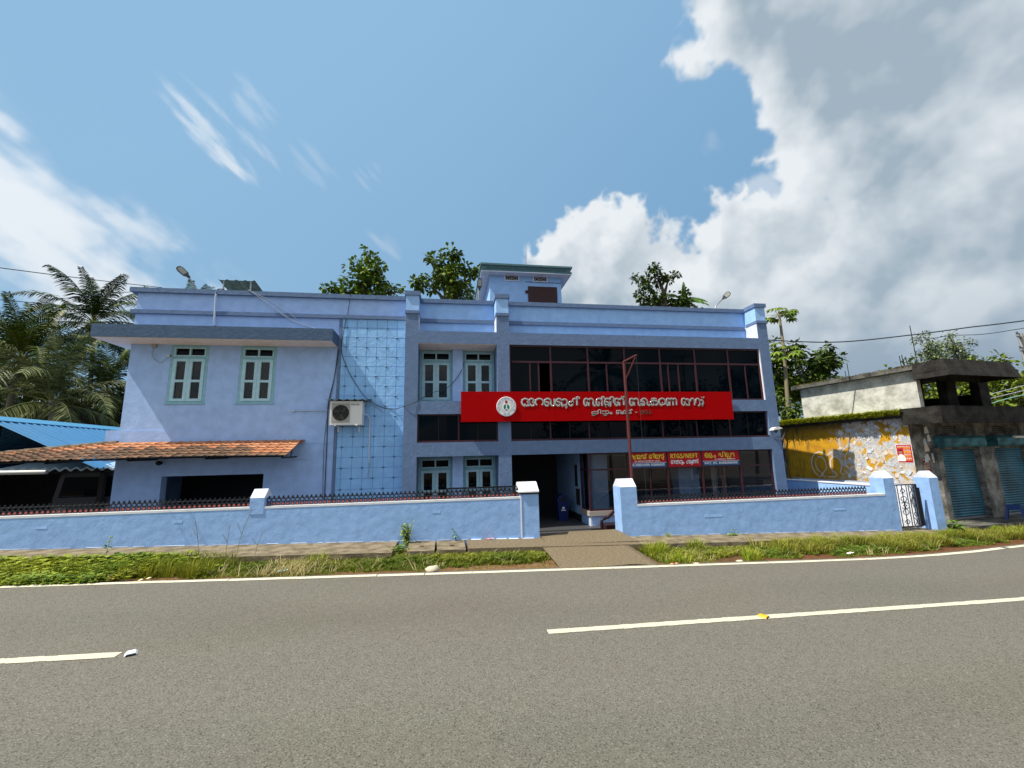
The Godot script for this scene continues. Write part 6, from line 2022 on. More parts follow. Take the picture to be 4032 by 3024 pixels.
		for k in n:
			var o := part("shutter_slat", mesh, M.shutter, s)
			o.position = Vector3(0, -0.24 + k * 0.0825, 0.06)
		part("shutter_rail", boxm(Vector3(d[0] + 0.001, -0.315, 0.04), Vector3(d[1] - 0.001, -0.242, 0.09)), M.steel, s)
	part("pipe", wire([Vector3(4.6, 2.36, 0.46), Vector3(6.4, 2.34, 0.46)], 0.05, 8), M.acwhite, s)
	# starter rods left standing out of the roof
	for r in [[-0.1, -1.4, 0.55], [-0.05, -1.55, 0.28], [-0.1, -3.2, 0.6], [-0.1, 0.30, 0.42], [-0.04, 0.36, 0.30], [0.02, 0.30, 0.46], [0.06, 0.38, 0.38], [0.1, 0.45, 0.30], [1.5, 0.9, 0.5], [1.6, 0.95, 0.62], [0.16, 0.6, 1.40]]:
		part("starter_rod", wire([Vector3(r[0], 4.70, r[1]), Vector3(r[0] + 0.02, 4.70 + r[2], r[1] - 0.02)], 0.012, 5), M.iron, s)
	# torn paper curling off the wall
	var rr := RandomNumberGenerator.new()
	rr.seed = 91
	var pm := [M.paper, mat(Color(0.50, 0.53, 0.58), 0.9), mat(Color(0.62, 0.52, 0.42), 0.9)]
	for k in 120:
		var w := rr.randf_range(0.04, 0.20)
		var h := rr.randf_range(0.04, 0.16)
		var c := Vector2(rr.randf_range(-2.3, 0.0), rr.randf_range(0.75, 2.85))
		if c.x > -0.45 and c.y > 1.5 and c.y < 2.3:
			continue
		if c.x < -1.7 and rr.randf() < 0.5:
			continue
		var m := MB.new()
		var a := rr.randf_range(-1.4, 1.4)
		var bs := Basis(Vector3.RIGHT, a)
		var curl := rr.randf_range(0.0, 0.022)
		var up2 := rr.randf() < 0.5
		var pts := []
		for i in 3:
			var row := []
			for j in 4:
				var py := (i / 2.0 - 0.5) * h + rr.randf_range(-0.02, 0.02)
				var pz := (j / 3.0 - 0.5) * w + rr.randf_range(-0.02, 0.02)
				var lift := curl * pow(float(i) / 2.0 if up2 else 1.0 - i / 2.0, 2.0)
				row.append(bs * Vector3(-0.004 - lift, py, pz) + Vector3(0, c.y, c.x))
			pts.append(row)
		for i in 2:
			for j in 3:
				m.quad(pts[i][j], pts[i][j + 1], pts[i + 1][j + 1], pts[i + 1][j])
		part("torn_paper", m, pm[k % 3], s)
	for k in 9:
		var y := rr.randf_range(1.5, 2.6)
		var x := rr.randf_range(0.45, 0.85)
		var m := MB.new()
		var w := rr.randf_range(0.08, 0.2)
		m.quad(Vector3(x, y, 0.126), Vector3(x + w, y + 0.03, 0.15), Vector3(x + w * 0.8, y + 0.25, 0.13), Vector3(x + 0.02, y + 0.2, 0.125))
		part("torn_paper", m, pm[k % 3], s)
	return s

func build_shop_things(s: Node3D) -> void:
	var pm := mat(Color.WHITE, 0.6)
	pm.albedo_texture = poster_print(Color(0.42, 0.01, 0.03), false, 3)
	var p1 := thing("poster", "red poster with a head and shoulders portrait on the sunlit yellow side wall", "poster", s.transform * Vector3(-0.006, 1.58, -0.33), 0.12)
	var m := MB.new()
	m.quad(Vector3(0, 0, 0), Vector3(0, 0, 0.43), Vector3(0, 0.59, 0.43), Vector3(0, 0.59, 0))
	part("sheet", m, pm, p1)
	var bd := MB.new()
	for q in [[-0.012, 0.442, -0.012, -0.001], [-0.012, 0.442, 0.591, 0.602], [-0.012, -0.001, 0.0, 0.59], [0.431, 0.442, 0.0, 0.59]]:
		bd.quad(Vector3(0.001, q[2], q[0]), Vector3(0.001, q[2], q[1]), Vector3(0.001, q[3], q[1]), Vector3(0.001, q[3], q[0]))
	part("white_border", bd, M.print, p1)
	var pm2 := mat(Color.WHITE, 0.6)
	pm2.albedo_texture = poster_print(Color(0.10, 0.02, 0.02), true, 5)
	var p2 := thing("poster", "dark brown poster on the shaded shop front beside the first shutter", "poster", s.transform * Vector3(0.36, 1.30, 0.126), 0.12)
	var m2 := MB.new()
	m2.quad(Vector3(0, 0, 0), Vector3(0.36, 0, 0), Vector3(0.36, 0.41, 0), Vector3(0, 0.41, 0))
	part("sheet", m2, pm2, p2)
	# blue stool
	var st := thing("plastic_stool", "dark blue plastic stool in front of the second shutter", "stool", s.transform * Vector3(3.15, -0.318, 0.75), 0.5)
	part("seat", boxm(Vector3(-0.17, 0.42, -0.17), Vector3(0.17, 0.46, 0.17)), M.stool, st)
	for a in [-1.0, 1.0]:
		for b in [-1.0, 1.0]:
			var lm := MB.new()
			var t := Vector3(a * 0.14, 0.42, b * 0.14)
			var e := Vector3(a * 0.2, 0.0, b * 0.2)
			var w := Vector3(0.03, 0, 0)
			var d := Vector3(0, 0, 0.03)
			lm.quad(e - w + d, e + w + d, t + w + d, t - w + d)
			lm.quad(e + w - d, e - w - d, t - w - d, t + w - d)
			lm.quad(e - w - d, e - w + d, t - w + d, t - w - d)
			lm.quad(e + w + d, e + w - d, t + w - d, t + w + d)
			part("leg", lm, M.stool, st)
	var ap := MB.new()
	for a in [-1.0, 1.0]:
		ap.box(Vector3(-0.13, 0.33, a * 0.155 - 0.01), Vector3(0.13, 0.42, a * 0.155 + 0.01))
		ap.box(Vector3(a * 0.155 - 0.01, 0.33, -0.13), Vector3(a * 0.155 + 0.01, 0.42, 0.13))
	part("apron", ap, M.stool, st)

func build_pole(called: String, label: String, at: Vector3, h: float, turn: float) -> void:
	var p := thing(called, label, "utility pole", at, turn)
	var m := MB.new()
	m.tube(PackedVector3Array([Vector3(0, 0, 0), Vector3(0, h, 0)]), 0.14, 0.10, 8)
	part("pole", m, M.acgrey, p)
	for y in [h - 0.25, h - 1.0]:
		part("cross_arm", boxm(Vector3(-0.9, y, -0.05), Vector3(0.9, y + 0.09, 0.05)), M.steel, p)
		for x in [-0.8, -0.3, 0.3, 0.8]:
			var i := MB.new()
			i.lathe(PackedVector2Array([Vector2(0.02, 0.0), Vector2(0.05, 0.04), Vector2(0.03, 0.09), Vector2(0.05, 0.13), Vector2(0.0, 0.17)]), Vector3(x, y + 0.09, 0), 8)
			part("insulator", i, M.lamp, p)
	part("street_lamp_arm", wire([Vector3(0, h - 1.6, 0), Vector3(-0.5, h - 1.35, 0.2), Vector3(-1.1, h - 1.30, 0.4)], 0.03, 6), M.steel, p)
	part("street_lamp_head", boxm(Vector3(-1.45, h - 1.36, 0.34), Vector3(-1.05, h - 1.27, 0.5)), M.lens, p)

# ---------------------------------------------------------------- vegetation
func palm_frond(l: float, e0: float, bend: float, sd: int, c0: Color, c1: Color) -> ArrayMesh:
	var r := RandomNumberGenerator.new()
	r.seed = sd
	var m := MB.new()
	var n := 34
	var pts := PackedVector3Array()
	var tang := PackedVector3Array()
	var p := Vector3.ZERO
	var side := r.randf_range(-0.25, 0.25)
	for k in n + 1:
		var t := float(k) / n
		var a := deg_to_rad(e0 - bend * pow(t, 1.5))
		var d := Vector3(cos(a), sin(a), side * t).normalized()
		pts.append(p)
		tang.append(d)
		p += d * l / n
	m.col = c0.lerp(Color(0.25, 0.26, 0.08), 0.5)
	m.tube(pts, 0.035 * l / 4.0, 0.006, 4, false)
	var twist := r.randf_range(-0.5, 0.5)
	for k in range(4, n + 1):
		for h in 2:
			for s: float in [-1.0, 1.0]:
				var t := (k + h * 0.5) / (n + 0.5)
				if t > 1.0:
					continue
				var i := mini(k, n - 1)
				var o := pts[i].lerp(pts[i + 1], h * 0.5)
				var d := tang[i]
				var out := d.cross(Vector3.UP).normalized() * s
				out = out.rotated(d, twist * s)
				var ll := l * 0.24 * (0.35 + 0.65 * sin(PI * clampf(t * 1.02 + 0.06, 0.0, 1.0))) * r.randf_range(0.85, 1.1)
				var dir := (out * 0.8 + d * 0.62 + Vector3(0, r.randf_range(-0.25, 0.12), 0)).normalized()
				var hang := r.randf_range(0.25, 0.5)
				var mid := o + dir * ll * 0.5 + Vector3(0, -ll * hang * 0.15, 0)
				var tip := o + dir * ll * 0.92 + Vector3(0, -ll * hang, 0)
				var wv := d * 0.027 * l / 4.0
				var nn := dir.cross(d).normalized() * s
				var face := (wv).cross(mid - o)
				if nn.y < 0.0:
					nn = -nn
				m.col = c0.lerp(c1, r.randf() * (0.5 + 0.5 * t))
				var q := m.vert(o - wv * 0.6, nn)
				m.vert(o + wv * 0.6, nn)
				m.vert(mid - wv, nn)
				m.vert(mid + wv, nn)
				m.vert(tip, nn)
				if face.dot(nn) > 0.0:
					m.ix.append_array([q, q + 2, q + 1, q + 1, q + 2, q + 3, q + 2, q + 4, q + 3])
				else:
					m.ix.append_array([q, q + 1, q + 2, q + 1, q + 3, q + 2, q + 2, q + 3, q + 4])
	return m.mesh()

func palm(called: String, label: String, crown: Vector3, l: float, count: int, sd: int, c0: Color, c1: Color, lean := 0.0, group := "") -> void:
	var t := thing(called, label, "palm tree", Vector3(crown.x + lean, -0.6, crown.z), 0.0, group)
	var top := crown - t.position
	var tr := MB.new()
	var pts := PackedVector3Array()
	for k in 15:
		var f := k / 14.0
		pts.append(Vector3(top.x * f * f, top.y * f, 0))
	tr.tube(pts, 0.17, 0.11, 10)
	part("trunk", tr, M.palmbark, t)
	var rg := MB.new()
	for k in range(1, 40):
		var f := k / 40.0
		var o := Vector3(top.x * f * f, top.y * f, 0)
		rg.tube(PackedVector3Array([o, o + Vector3(0, 0.03, 0)]), lerpf(0.185, 0.125, f), lerpf(0.175, 0.118, f), 10, false)
	part("trunk_rings", rg, M.palmbark, t)
	var r := RandomNumberGenerator.new()
	r.seed = sd
	var kinds := []
	for k in 6:
		kinds.append(palm_frond(l * [0.8, 0.95, 1.0, 1.0, 0.95, 0.85][k], [82, 66, 46, 24, 0, -28][k], [30, 62, 82, 92, 80, 55][k], sd * 10 + k, c0, c1))
	for k in count:
		var f := float(k) / count
		var which := clampi(int(f * 6.0), 0, 5)
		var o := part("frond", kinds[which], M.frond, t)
		o.position = top + Vector3(0, 0.1 - 0.35 * f, 0)
		o.rotation = Vector3(r.randf_range(-0.12, 0.12), k * 2.39996 + r.randf_range(-0.2, 0.2), r.randf_range(-0.1, 0.1))
	var co := MB.new()
	for k in 9:
		var a := k * 0.7
		var c := top + Vector3(cos(a) * 0.28, -0.35 - 0.1 * (k % 3), sin(a) * 0.28)
		co.lathe(PackedVector2Array([Vector2(0.0, -0.13), Vector2(0.08, -0.08), Vector2(0.11, 0.0), Vector2(0.07, 0.09), Vector2(0.0, 0.12)]), c, 8)
	part("coconuts", co, mat(Color(0.16, 0.17, 0.03), 0.6), t)

# broad-leaved tree: trunk and limbs to clump centres, leaves round every clump
func tree(called: String, label: String, base: Vector3, blobs: Array, clumps: int, per: int, leaf_l: float, clump_r: float, c0: Color, c1: Color, sd: int, group := "", droop := 0.2) -> Node3D:
	var t := thing(called, label, "tree", base, 0.0, group)
	var r := RandomNumberGenerator.new()
	r.seed = sd
	var lb := MB.new()
	var tk := MB.new()
	var centres := []
	var vol := 0.0
	for b in blobs:
		vol += b[1].x * b[1].y * b[1].z
	var low := 1e9
	var mid := Vector3.ZERO
	for b in blobs:
		low = minf(low, b[0].y - b[1].y)
		mid += b[0] / blobs.size()
	var fork := Vector3((mid.x - base.x) * 0.5, maxf(low - base.y, 0.4), (mid.z - base.z) * 0.5)
	var height := fork.y + 2.0
	tk.tube(PackedVector3Array([Vector3.ZERO, fork * 0.5 + Vector3(0.05 * height, 0, 0) * 0.3, fork]), 0.03 * height + 0.03, 0.02 * height + 0.015, 8)
	part("trunk", tk, M.bark, t)
	var lm := MB.new()
	for b in blobs:
		var bc: Vector3 = b[0] - base
		var br: Vector3 = b[1]
		var mid2 := fork.lerp(bc, 0.5) + Vector3(r.randf_range(-0.2, 0.2), 0.2, r.randf_range(-0.2, 0.2))
		lm.tube(PackedVector3Array([fork - Vector3(0, 0.05, 0), mid2, bc]), 0.014 * height + 0.01, 0.025, 6)
		var n := int(ceil(clumps * br.x * br.y * br.z / vol))
		for k in n:
			var d := Vector3(r.randfn(), r.randfn(), r.randfn()).normalized()
			var rad := pow(r.randf(), 0.45)
			var c := bc + d * br * rad
			lm.tube(PackedVector3Array([bc, bc.lerp(c, 0.5) + Vector3(0, 0.05, 0), c]), 0.022, 0.008, 4, false)
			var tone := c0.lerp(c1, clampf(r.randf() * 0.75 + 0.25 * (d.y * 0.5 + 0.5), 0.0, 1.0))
			var cr := clump_r * r.randf_range(0.6, 1.2)
			for q in per:
				var dd := Vector3(r.randfn(), r.randfn() * 0.8 + 0.15, r.randfn()).normalized()
				var pp := c + dd * cr * pow(r.randf(), 0.5)
				var dir := (dd + Vector3(r.randf_range(-0.6, 0.6), r.randf_range(-0.7, 0.2), r.randf_range(-0.6, 0.6))).normalized()
				var sd2 := dir.cross(Vector3(r.randf_range(-0.5, 0.5), 1, r.randf_range(-0.5, 0.5))).normalized()
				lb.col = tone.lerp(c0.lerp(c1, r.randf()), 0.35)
				var l := leaf_l * r.randf_range(0.65, 1.2)
				lb.leaf(pp, dir, sd2, l, l * 0.62, droop)
	part("limbs", lm, M.bark, t)
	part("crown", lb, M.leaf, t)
	return t

func papaya() -> void:
	var t := thing("papaya_tree", "slender papaya tree with a bare pale trunk right of the bank", "tree", Vector3(16.45, -0.5, -5.0))
	var tr := MB.new()
	tr.tube(PackedVector3Array([Vector3(-0.3, 0, 0), Vector3(-0.15, 4.6, 0), Vector3(0.0, 7.3, 0.05), Vector3(0.05, 9.45, 0)]), 0.12, 0.05, 8)
	part("trunk", tr, mat(Color(0.22, 0.19, 0.12), 0.9), t)
	var r := RandomNumberGenerator.new()
	r.seed = 44
	for spec: Array in [[9.4, 15, 0.8, 1.1], [7.75, 6, 0.45, 1.0], [7.2, 11, 0.75, 1.4]]:
		for k in spec[1]:
			var m := MB.new()
			var a: float = k * 2.4
			var out := Vector3(cos(a), r.randf_range(-0.25, 0.5), sin(a)).normalized()
			var o := Vector3(0.05, spec[0] - r.randf() * 0.25, 0)
			var e: Vector3 = o + out * spec[2] * r.randf_range(0.7, 1.1)
			m.col = Color(0.16, 0.2, 0.04)
			m.tube(PackedVector3Array([o, o.lerp(e, 0.5) + Vector3(0, 0.06, 0), e]), 0.012, 0.007, 4, false)
			var up := Vector3(0, 1, 0)
			var sd := out.cross(up).normalized()
			for q in 7:
				var f := deg_to_rad(-105.0 + q * 35.0)
				var d := (Vector3(out.x, -0.1, out.z).normalized() * cos(f) + sd * sin(f) + Vector3(0, -0.3, 0)).normalized()
				m.col = Color(0.07, 0.13, 0.02).lerp(Color(0.20, 0.28, 0.03), r.randf())
				var s2 := d.cross(up).normalized()
				m.leaf(e, d, s2, 0.30 * spec[3], 0.13 * spec[3], 0.35)
				m.leaf(e + d * 0.12, (d + s2 * 0.7).normalized(), d.cross(s2).normalized().cross(d), 0.16 * spec[3], 0.08, 0.3)
				m.leaf(e + d * 0.12, (d - s2 * 0.7).normalized(), d.cross(s2).normalized().cross(d), 0.16 * spec[3], 0.08, 0.3)
			part("leaf", m, M.leaf, t)

func tuft(n: int, h: float, w: float, spread: float, sd: int) -> ArrayMesh:
	var r := RandomNumberGenerator.new()
	r.seed = sd
	var m := MB.new()
	for k in n:
		var a := r.randf() * TAU
		var o := Vector3(cos(a), 0, sin(a)) * r.randf() * spread * 0.35
		var d := Vector3(cos(a), 0, sin(a)) * spread * r.randf_range(0.3, 1.0)
		var hh := h * r.randf_range(0.55, 1.1)
		var s := Vector3(-sin(a), 0, cos(a)).rotated(Vector3.UP, r.randf_range(-0.8, 0.8)) * w * 0.5
		var p1 := o + d * 0.4 + Vector3(0, hh * 0.65, 0)
		var p2 := o + d + Vector3(0, hh * r.randf_range(0.75, 1.0), 0)
		var nn := s.cross(p1 - o).normalized()
		m.col = Color.WHITE * r.randf_range(0.7, 1.15)
		var q := m.vert(o - s, nn)
		m.vert(o + s, nn)
		m.vert(p1 - s * 0.8, nn)
		m.vert(p1 + s * 0.8, nn)
		m.vert(p2, nn)
		m.ix.append_array([q, q + 2, q + 1, q + 1, q + 2, q + 3, q + 2, q + 4, q + 3])
	return m.mesh()

func broad(n: int, h: float, l: float, sd: int) -> ArrayMesh:
	var r := RandomNumberGenerator.new()
	r.seed = sd
	var m := MB.new()
	for k in n:
		var a := r.randf() * TAU
		var f := r.randf()
		var o := Vector3(cos(a) * 0.09 * r.randf(), h * f, sin(a) * 0.09 * r.randf())
		var d := Vector3(cos(a), r.randf_range(-0.1, 0.5), sin(a)).normalized()
		m.col = Color.WHITE * r.randf_range(0.7, 1.2)
		m.leaf(o, d, d.cross(Vector3.UP).normalized(), l * r.randf_range(0.7, 1.2), l * 0.6, 0.15)
	m.tube(PackedVector3Array([Vector3.ZERO, Vector3(0.01, h, 0)]), 0.005, 0.003, 4, false)
	return m.mesh()

func scatter(called: String, label: String, mesh: Mesh, places: Array, m: Material) -> void:
	var mm := MultiMesh.new()
	mm.transform_format = MultiMesh.TRANSFORM_3D
	mm.use_colors = true
	mm.mesh = mesh
	mm.instance_count = places.size()
	for k in places.size():
		mm.set_instance_transform(k, places[k][0])
		mm.set_instance_color(k, places[k][1])
	var o := MultiMeshInstance3D.new()
	o.multimesh = mm
	o.material_override = m
	o.name = numbered(called)
	add_child(o)
	tag(o, label, "grass")
	o.set_meta("kind", "stuff")

func build_verge() -> void:
	var f := FastNoiseLite.new()
	f.seed = 31
	f.frequency = 0.5
	f.fractal_octaves = 3
	var r := RandomNumberGenerator.new()
	r.seed = 101
	var short := []
	var tall := []
	var weeds := []
	var straw := []
	for k in 40000:
		var x := r.randf_range(-22.0, 19.0)
		var ez := edge_z(x)
		var z0 := 3.0 if x < 12.0 else 2.75 - 0.17 * (x - 12.0)
		var z := r.randf_range(z0, ez - 0.12)
		var d := (z - z0) / (ez - z0)
		var n := f.get_noise_2d(x, z)
		var y := gy(x) - 0.08 + 0.05 * smoothstep(ez - 0.7, ez - 0.15, z)
		# how far the green reaches towards the road
		var reach := 0.86
		if x > -4.0:
			reach = lerpf(0.86, 0.50, smoothstep(-4.0, 1.2, x))
		if x > 4.3:
			reach = lerpf(0.92, 0.66, smoothstep(4.3, 6.5, x))
		if x > 8.0:
			reach = lerpf(0.62, 0.58, smoothstep(8.0, 12.0, x))
		if x > 2.15 and x < 4.46:
			continue
		var edge := d + n * 0.36 + 0.04
		if edge > reach:
			if r.randf() < 0.06 and x < 3.0:
				pass
			else:
				continue
		var sc := r.randf_range(0.7, 1.25)
		var b := Basis(Vector3.UP, r.randf() * TAU).scaled(Vector3(sc, sc, sc))
		var g := Color(0.15, 0.22, 0.018).lerp(Color(0.30, 0.32, 0.035), clampf(0.5 + n * 1.5 + r.randf_range(-0.3, 0.3), 0.0, 1.0))
		var pos := Vector3(x, y, z)
		if x < -4.2:
			var wd := smoothstep(-4.2, -6.5, x + n * 2.0)
			if r.randf() < wd * 0.55:
				var hs := lerpf(1.25, 0.55, d)
				weeds.append([Transform3D(b.scaled(Vector3(hs, hs, hs)), pos), Color(0.12, 0.22, 0.018).lerp(Color(0.42, 0.48, 0.03), clampf(r.randf() * 0.8 + n * 0.9 + 0.15, 0.0, 1.0))])
				continue
			if r.randf() < 0.08 and d < 0.7:
				tall.append([Transform3D(b, pos), g])
				continue
		elif x > 7.2:
			var tl := smoothstep(0.0, 0.25, n + 0.22) * smoothstep(7.2, 9.5, x) * (1.0 - smoothstep(0.45, 0.75, d))
			if r.randf() < tl * 0.30:
				var q := 0.9 + 0.35 * n
				tall.append([Transform3D(b.scaled(Vector3(q, q, q)), pos), g.lerp(Color(0.42, 0.38, 0.10), clampf(r.randf() * 0.7, 0.0, 1.0))])
				continue
			if r.randf() < 0.25 and d < 0.55:
				weeds.append([Transform3D(b.scaled(Vector3(0.55, 0.55, 0.55)), pos), Color(0.10, 0.18, 0.02).lerp(Color(0.18, 0.26, 0.02), r.randf())])
				continue
		if r.randf() < 0.012 or (absf(x + 2.9) < 0.5 and r.randf() < 0.10):
			straw.append([Transform3D(b, pos), Color(0.50, 0.42, 0.20)])
		var hs2 := lerpf(1.25, 0.45, smoothstep(0.35, 0.8, d))
		if x > -1.2 and x < 2.2:
			hs2 *= 1.25 if d < 0.4 else 1.0
		if r.randf() < 0.62:
			short.append([Transform3D(b.scaled(Vector3(hs2, hs2, hs2)), pos), g])
	for p in [[4.75, 4.3, 10], [6.55, 4.15, 7], [5.0, 3.1, 8], [5.9, 3.05, 8], [4.7, 3.35, 8], [13.8, 2.6, 10], [16.2, 2.2, 14], [16.6, 2.3, 10], [10.2, 2.9, 9], [11.6, 2.85, 10], [9.0, 3.3, 8], [-2.6, 3.4, 5], [-6.1, 3.5, 8], [-5.4, 3.3, 6], [5.65, 2.2, 3]]:
		for k in p[2]:
			var pos := Vector3(p[0] + r.randf_range(-0.16, 0.16), gy(p[0]) - 0.06, p[1] + r.randf_range(-0.12, 0.12))
			if p[1] < 2.3:
				pos.y = gy(p[0]) + 0.1
			var sc := r.randf_range(0.7, 1.15) * (0.45 if p[1] < 2.3 else 1.0)
			tall.append([Transform3D(Basis(Vector3.UP, r.randf() * TAU).scaled(Vector3.ONE * sc), pos), Color(0.22, 0.32, 0.02).lerp(Color(0.42, 0.46, 0.05), r.randf())])
	scatter("verge_grass", "short green grass along the roadside verge", tuft(9, 0.085, 0.011, 0.10, 1), short, M.grass)
	scatter("tall_grass", "tall yellowish grass clumps on the roadside verge", tuft(22, 0.29, 0.013, 0.27, 2), tall, M.grass)
	scatter("broadleaf_weeds", "bright broad-leaved ground cover on the left roadside verge", broad(15, 0.17, 0.10, 3), weeds, M.grass)
	scatter("dry_straw", "dry straw stalks lying in the verge grass", tuft(8, 0.22, 0.008, 0.35, 4), straw, M.grass)
	# moss and plants along the shop ledge and roof
	var moss := []
	var xf := Transform3D(Basis(Vector3.UP, 0.12), Vector3(15.1, 0, 1.0))
	for k in 1500:
		var w := r.randf_range(-4.5, 0.15)
		var u := -0.31 + r.randf_range(-0.10, 0.10)
		var y := 3.22 + r.randf_range(-0.10, 0.05)
		var sc := r.randf_range(0.35, 0.8)
		moss.append([Transform3D(Basis(Vector3.UP, r.randf() * TAU).scaled(Vector3.ONE * sc), xf * Vector3(u, y, w)), Color(0.30, 0.36, 0.02).lerp(Color(0.75, 0.78, 0.05), r.randf())])
	for k in 900:
		var w := r.randf_range(-3.6, 0.6)
		var far := smoothstep(-1.0, -3.6, w)
		if r.randf() > 0.25 + 0.75 * far and w < 0.0:
			continue
		moss.append([Transform3D(Basis(Vector3.UP, r.randf() * TAU).scaled(Vector3.ONE * r.randf_range(0.2, 0.5)), xf * Vector3(-0.2 + r.randf() * 0.15, 4.69, w)), Color(0.20, 0.18, 0.03).lerp(Color(0.36, 0.34, 0.05), r.randf())])
	scatter("ledge_moss", "bright moss and ferns growing along the ledge and roof edge of the old shop", broad(12, 0.12, 0.11, 6), moss, M.moss)

func small_plant(called: String, label: String, at: Vector3, n: int, h: float, spread: float, l: float, c0: Color, c1: Color, sd: int) -> void:
	var t := thing(called, label, "plant", at)
	var r := RandomNumberGenerator.new()
	r.seed = sd
	var st := MB.new()
	var lf := MB.new()
	var stems := maxi(1, n / 14)
	for k in stems:
		var a := r.randf() * TAU
		var e := Vector3(cos(a) * spread * r.randf(), h * r.randf_range(0.6, 1.0), sin(a) * spread * 0.6 * r.randf())
		st.tube(PackedVector3Array([Vector3.ZERO, e * 0.5 + Vector3(0.01, 0.02, 0), e]), 0.006, 0.003, 4, false)
		for q in n / stems:
			var f := r.randf_range(0.15, 1.0)
			var o := e * f + Vector3(r.randf_range(-1, 1), r.randf_range(-1, 1), r.randf_range(-0.6, 0.6)) * spread * 0.35
			var d := Vector3(r.randfn(), r.randf_range(-0.4, 0.6), r.randfn()).normalized()
			lf.col = c0.lerp(c1, r.randf())
			lf.leaf(o, d, d.cross(Vector3(0.1, 1, 0.05)).normalized(), l * r.randf_range(0.6, 1.2), l * 0.6, 0.25)
	part("stem", st, M.bark, t)
	part("leaves", lf, M.leaf, t)

func build_plants() -> void:
	small_plant("creeper", "bright green creeper climbing the foot of the left boundary wall at the slab gap", Vector3(-0.92, 0.0, 2.22), 330, 0.62, 0.15, 0.075, Color(0.14, 0.24, 0.02), Color(0.36, 0.46, 0.04), 3)
	small_plant("creeper", "creeper spilling over the gap between footpath slabs down to the verge", Vector3(-1.0, -0.06, 2.9), 200, 0.30, 0.20, 0.07, Color(0.12, 0.22, 0.02), Color(0.30, 0.40, 0.04), 4)
	small_plant("weed", "small feathery weed at the wall foot behind the second footpath slab", Vector3(0.22, 0.10, 2.12), 26, 0.34, 0.07, 0.07, Color(0.10, 0.22, 0.09), Color(0.2, 0.36, 0.16), 5)
	small_plant("weed", "leafy weed sprouting above the left verge in front of the wall", Vector3(-6.7, 0.2, 3.0), 24, 0.52, 0.07, 0.10, Color(0.09, 0.17, 0.05), Color(0.2, 0.3, 0.1), 6)
	small_plant("bush", "low dark green bush at the foot of the pillar right of the small gate", Vector3(14.4, -0.42, 2.5), 200, 0.36, 0.34, 0.12, Color(0.06, 0.14, 0.02), Color(0.18, 0.30, 0.04), 7)
	small_plant("weed", "little grass weed at the wall foot on the right footpath", Vector3(7.6, -0.12, 2.2), 50, 0.10, 0.18, 0.07, Color(0.12, 0.24, 0.03), Color(0.28, 0.4, 0.05), 8)
	for k in 4:
		var x: float = [-4.95, -4.45, -4.25, -3.9][k]
		var t := thing("dry_stalk", ["bare dry stalk leaning left in front of the left wall", "bare forked dry stalk in front of the left wall", "bare dry stalk with a bent tip in front of the left wall", "short pale dry stalk nearest the short pillar"][k], "plant", Vector3(x, gy(x), 3.1))
		var s: float = [-0.16, 0.02, 0.22, 0.12][k]
		var h: float = [0.85, 0.7, 1.0, 0.55][k]
		part("stem", wire([Vector3.ZERO, Vector3(s * 0.3, h * 0.5, -0.02), Vector3(s, h, -0.04)], 0.005, 4), mat(Color(0.2, 0.19, 0.12), 0.9), t)
		part("twig", wire([Vector3(s * 0.3, h * 0.5, -0.02), Vector3(s * 0.3 - 0.1, h * 0.75, 0.0)], 0.004, 4), mat(Color(0.2, 0.19, 0.12), 0.9), t)

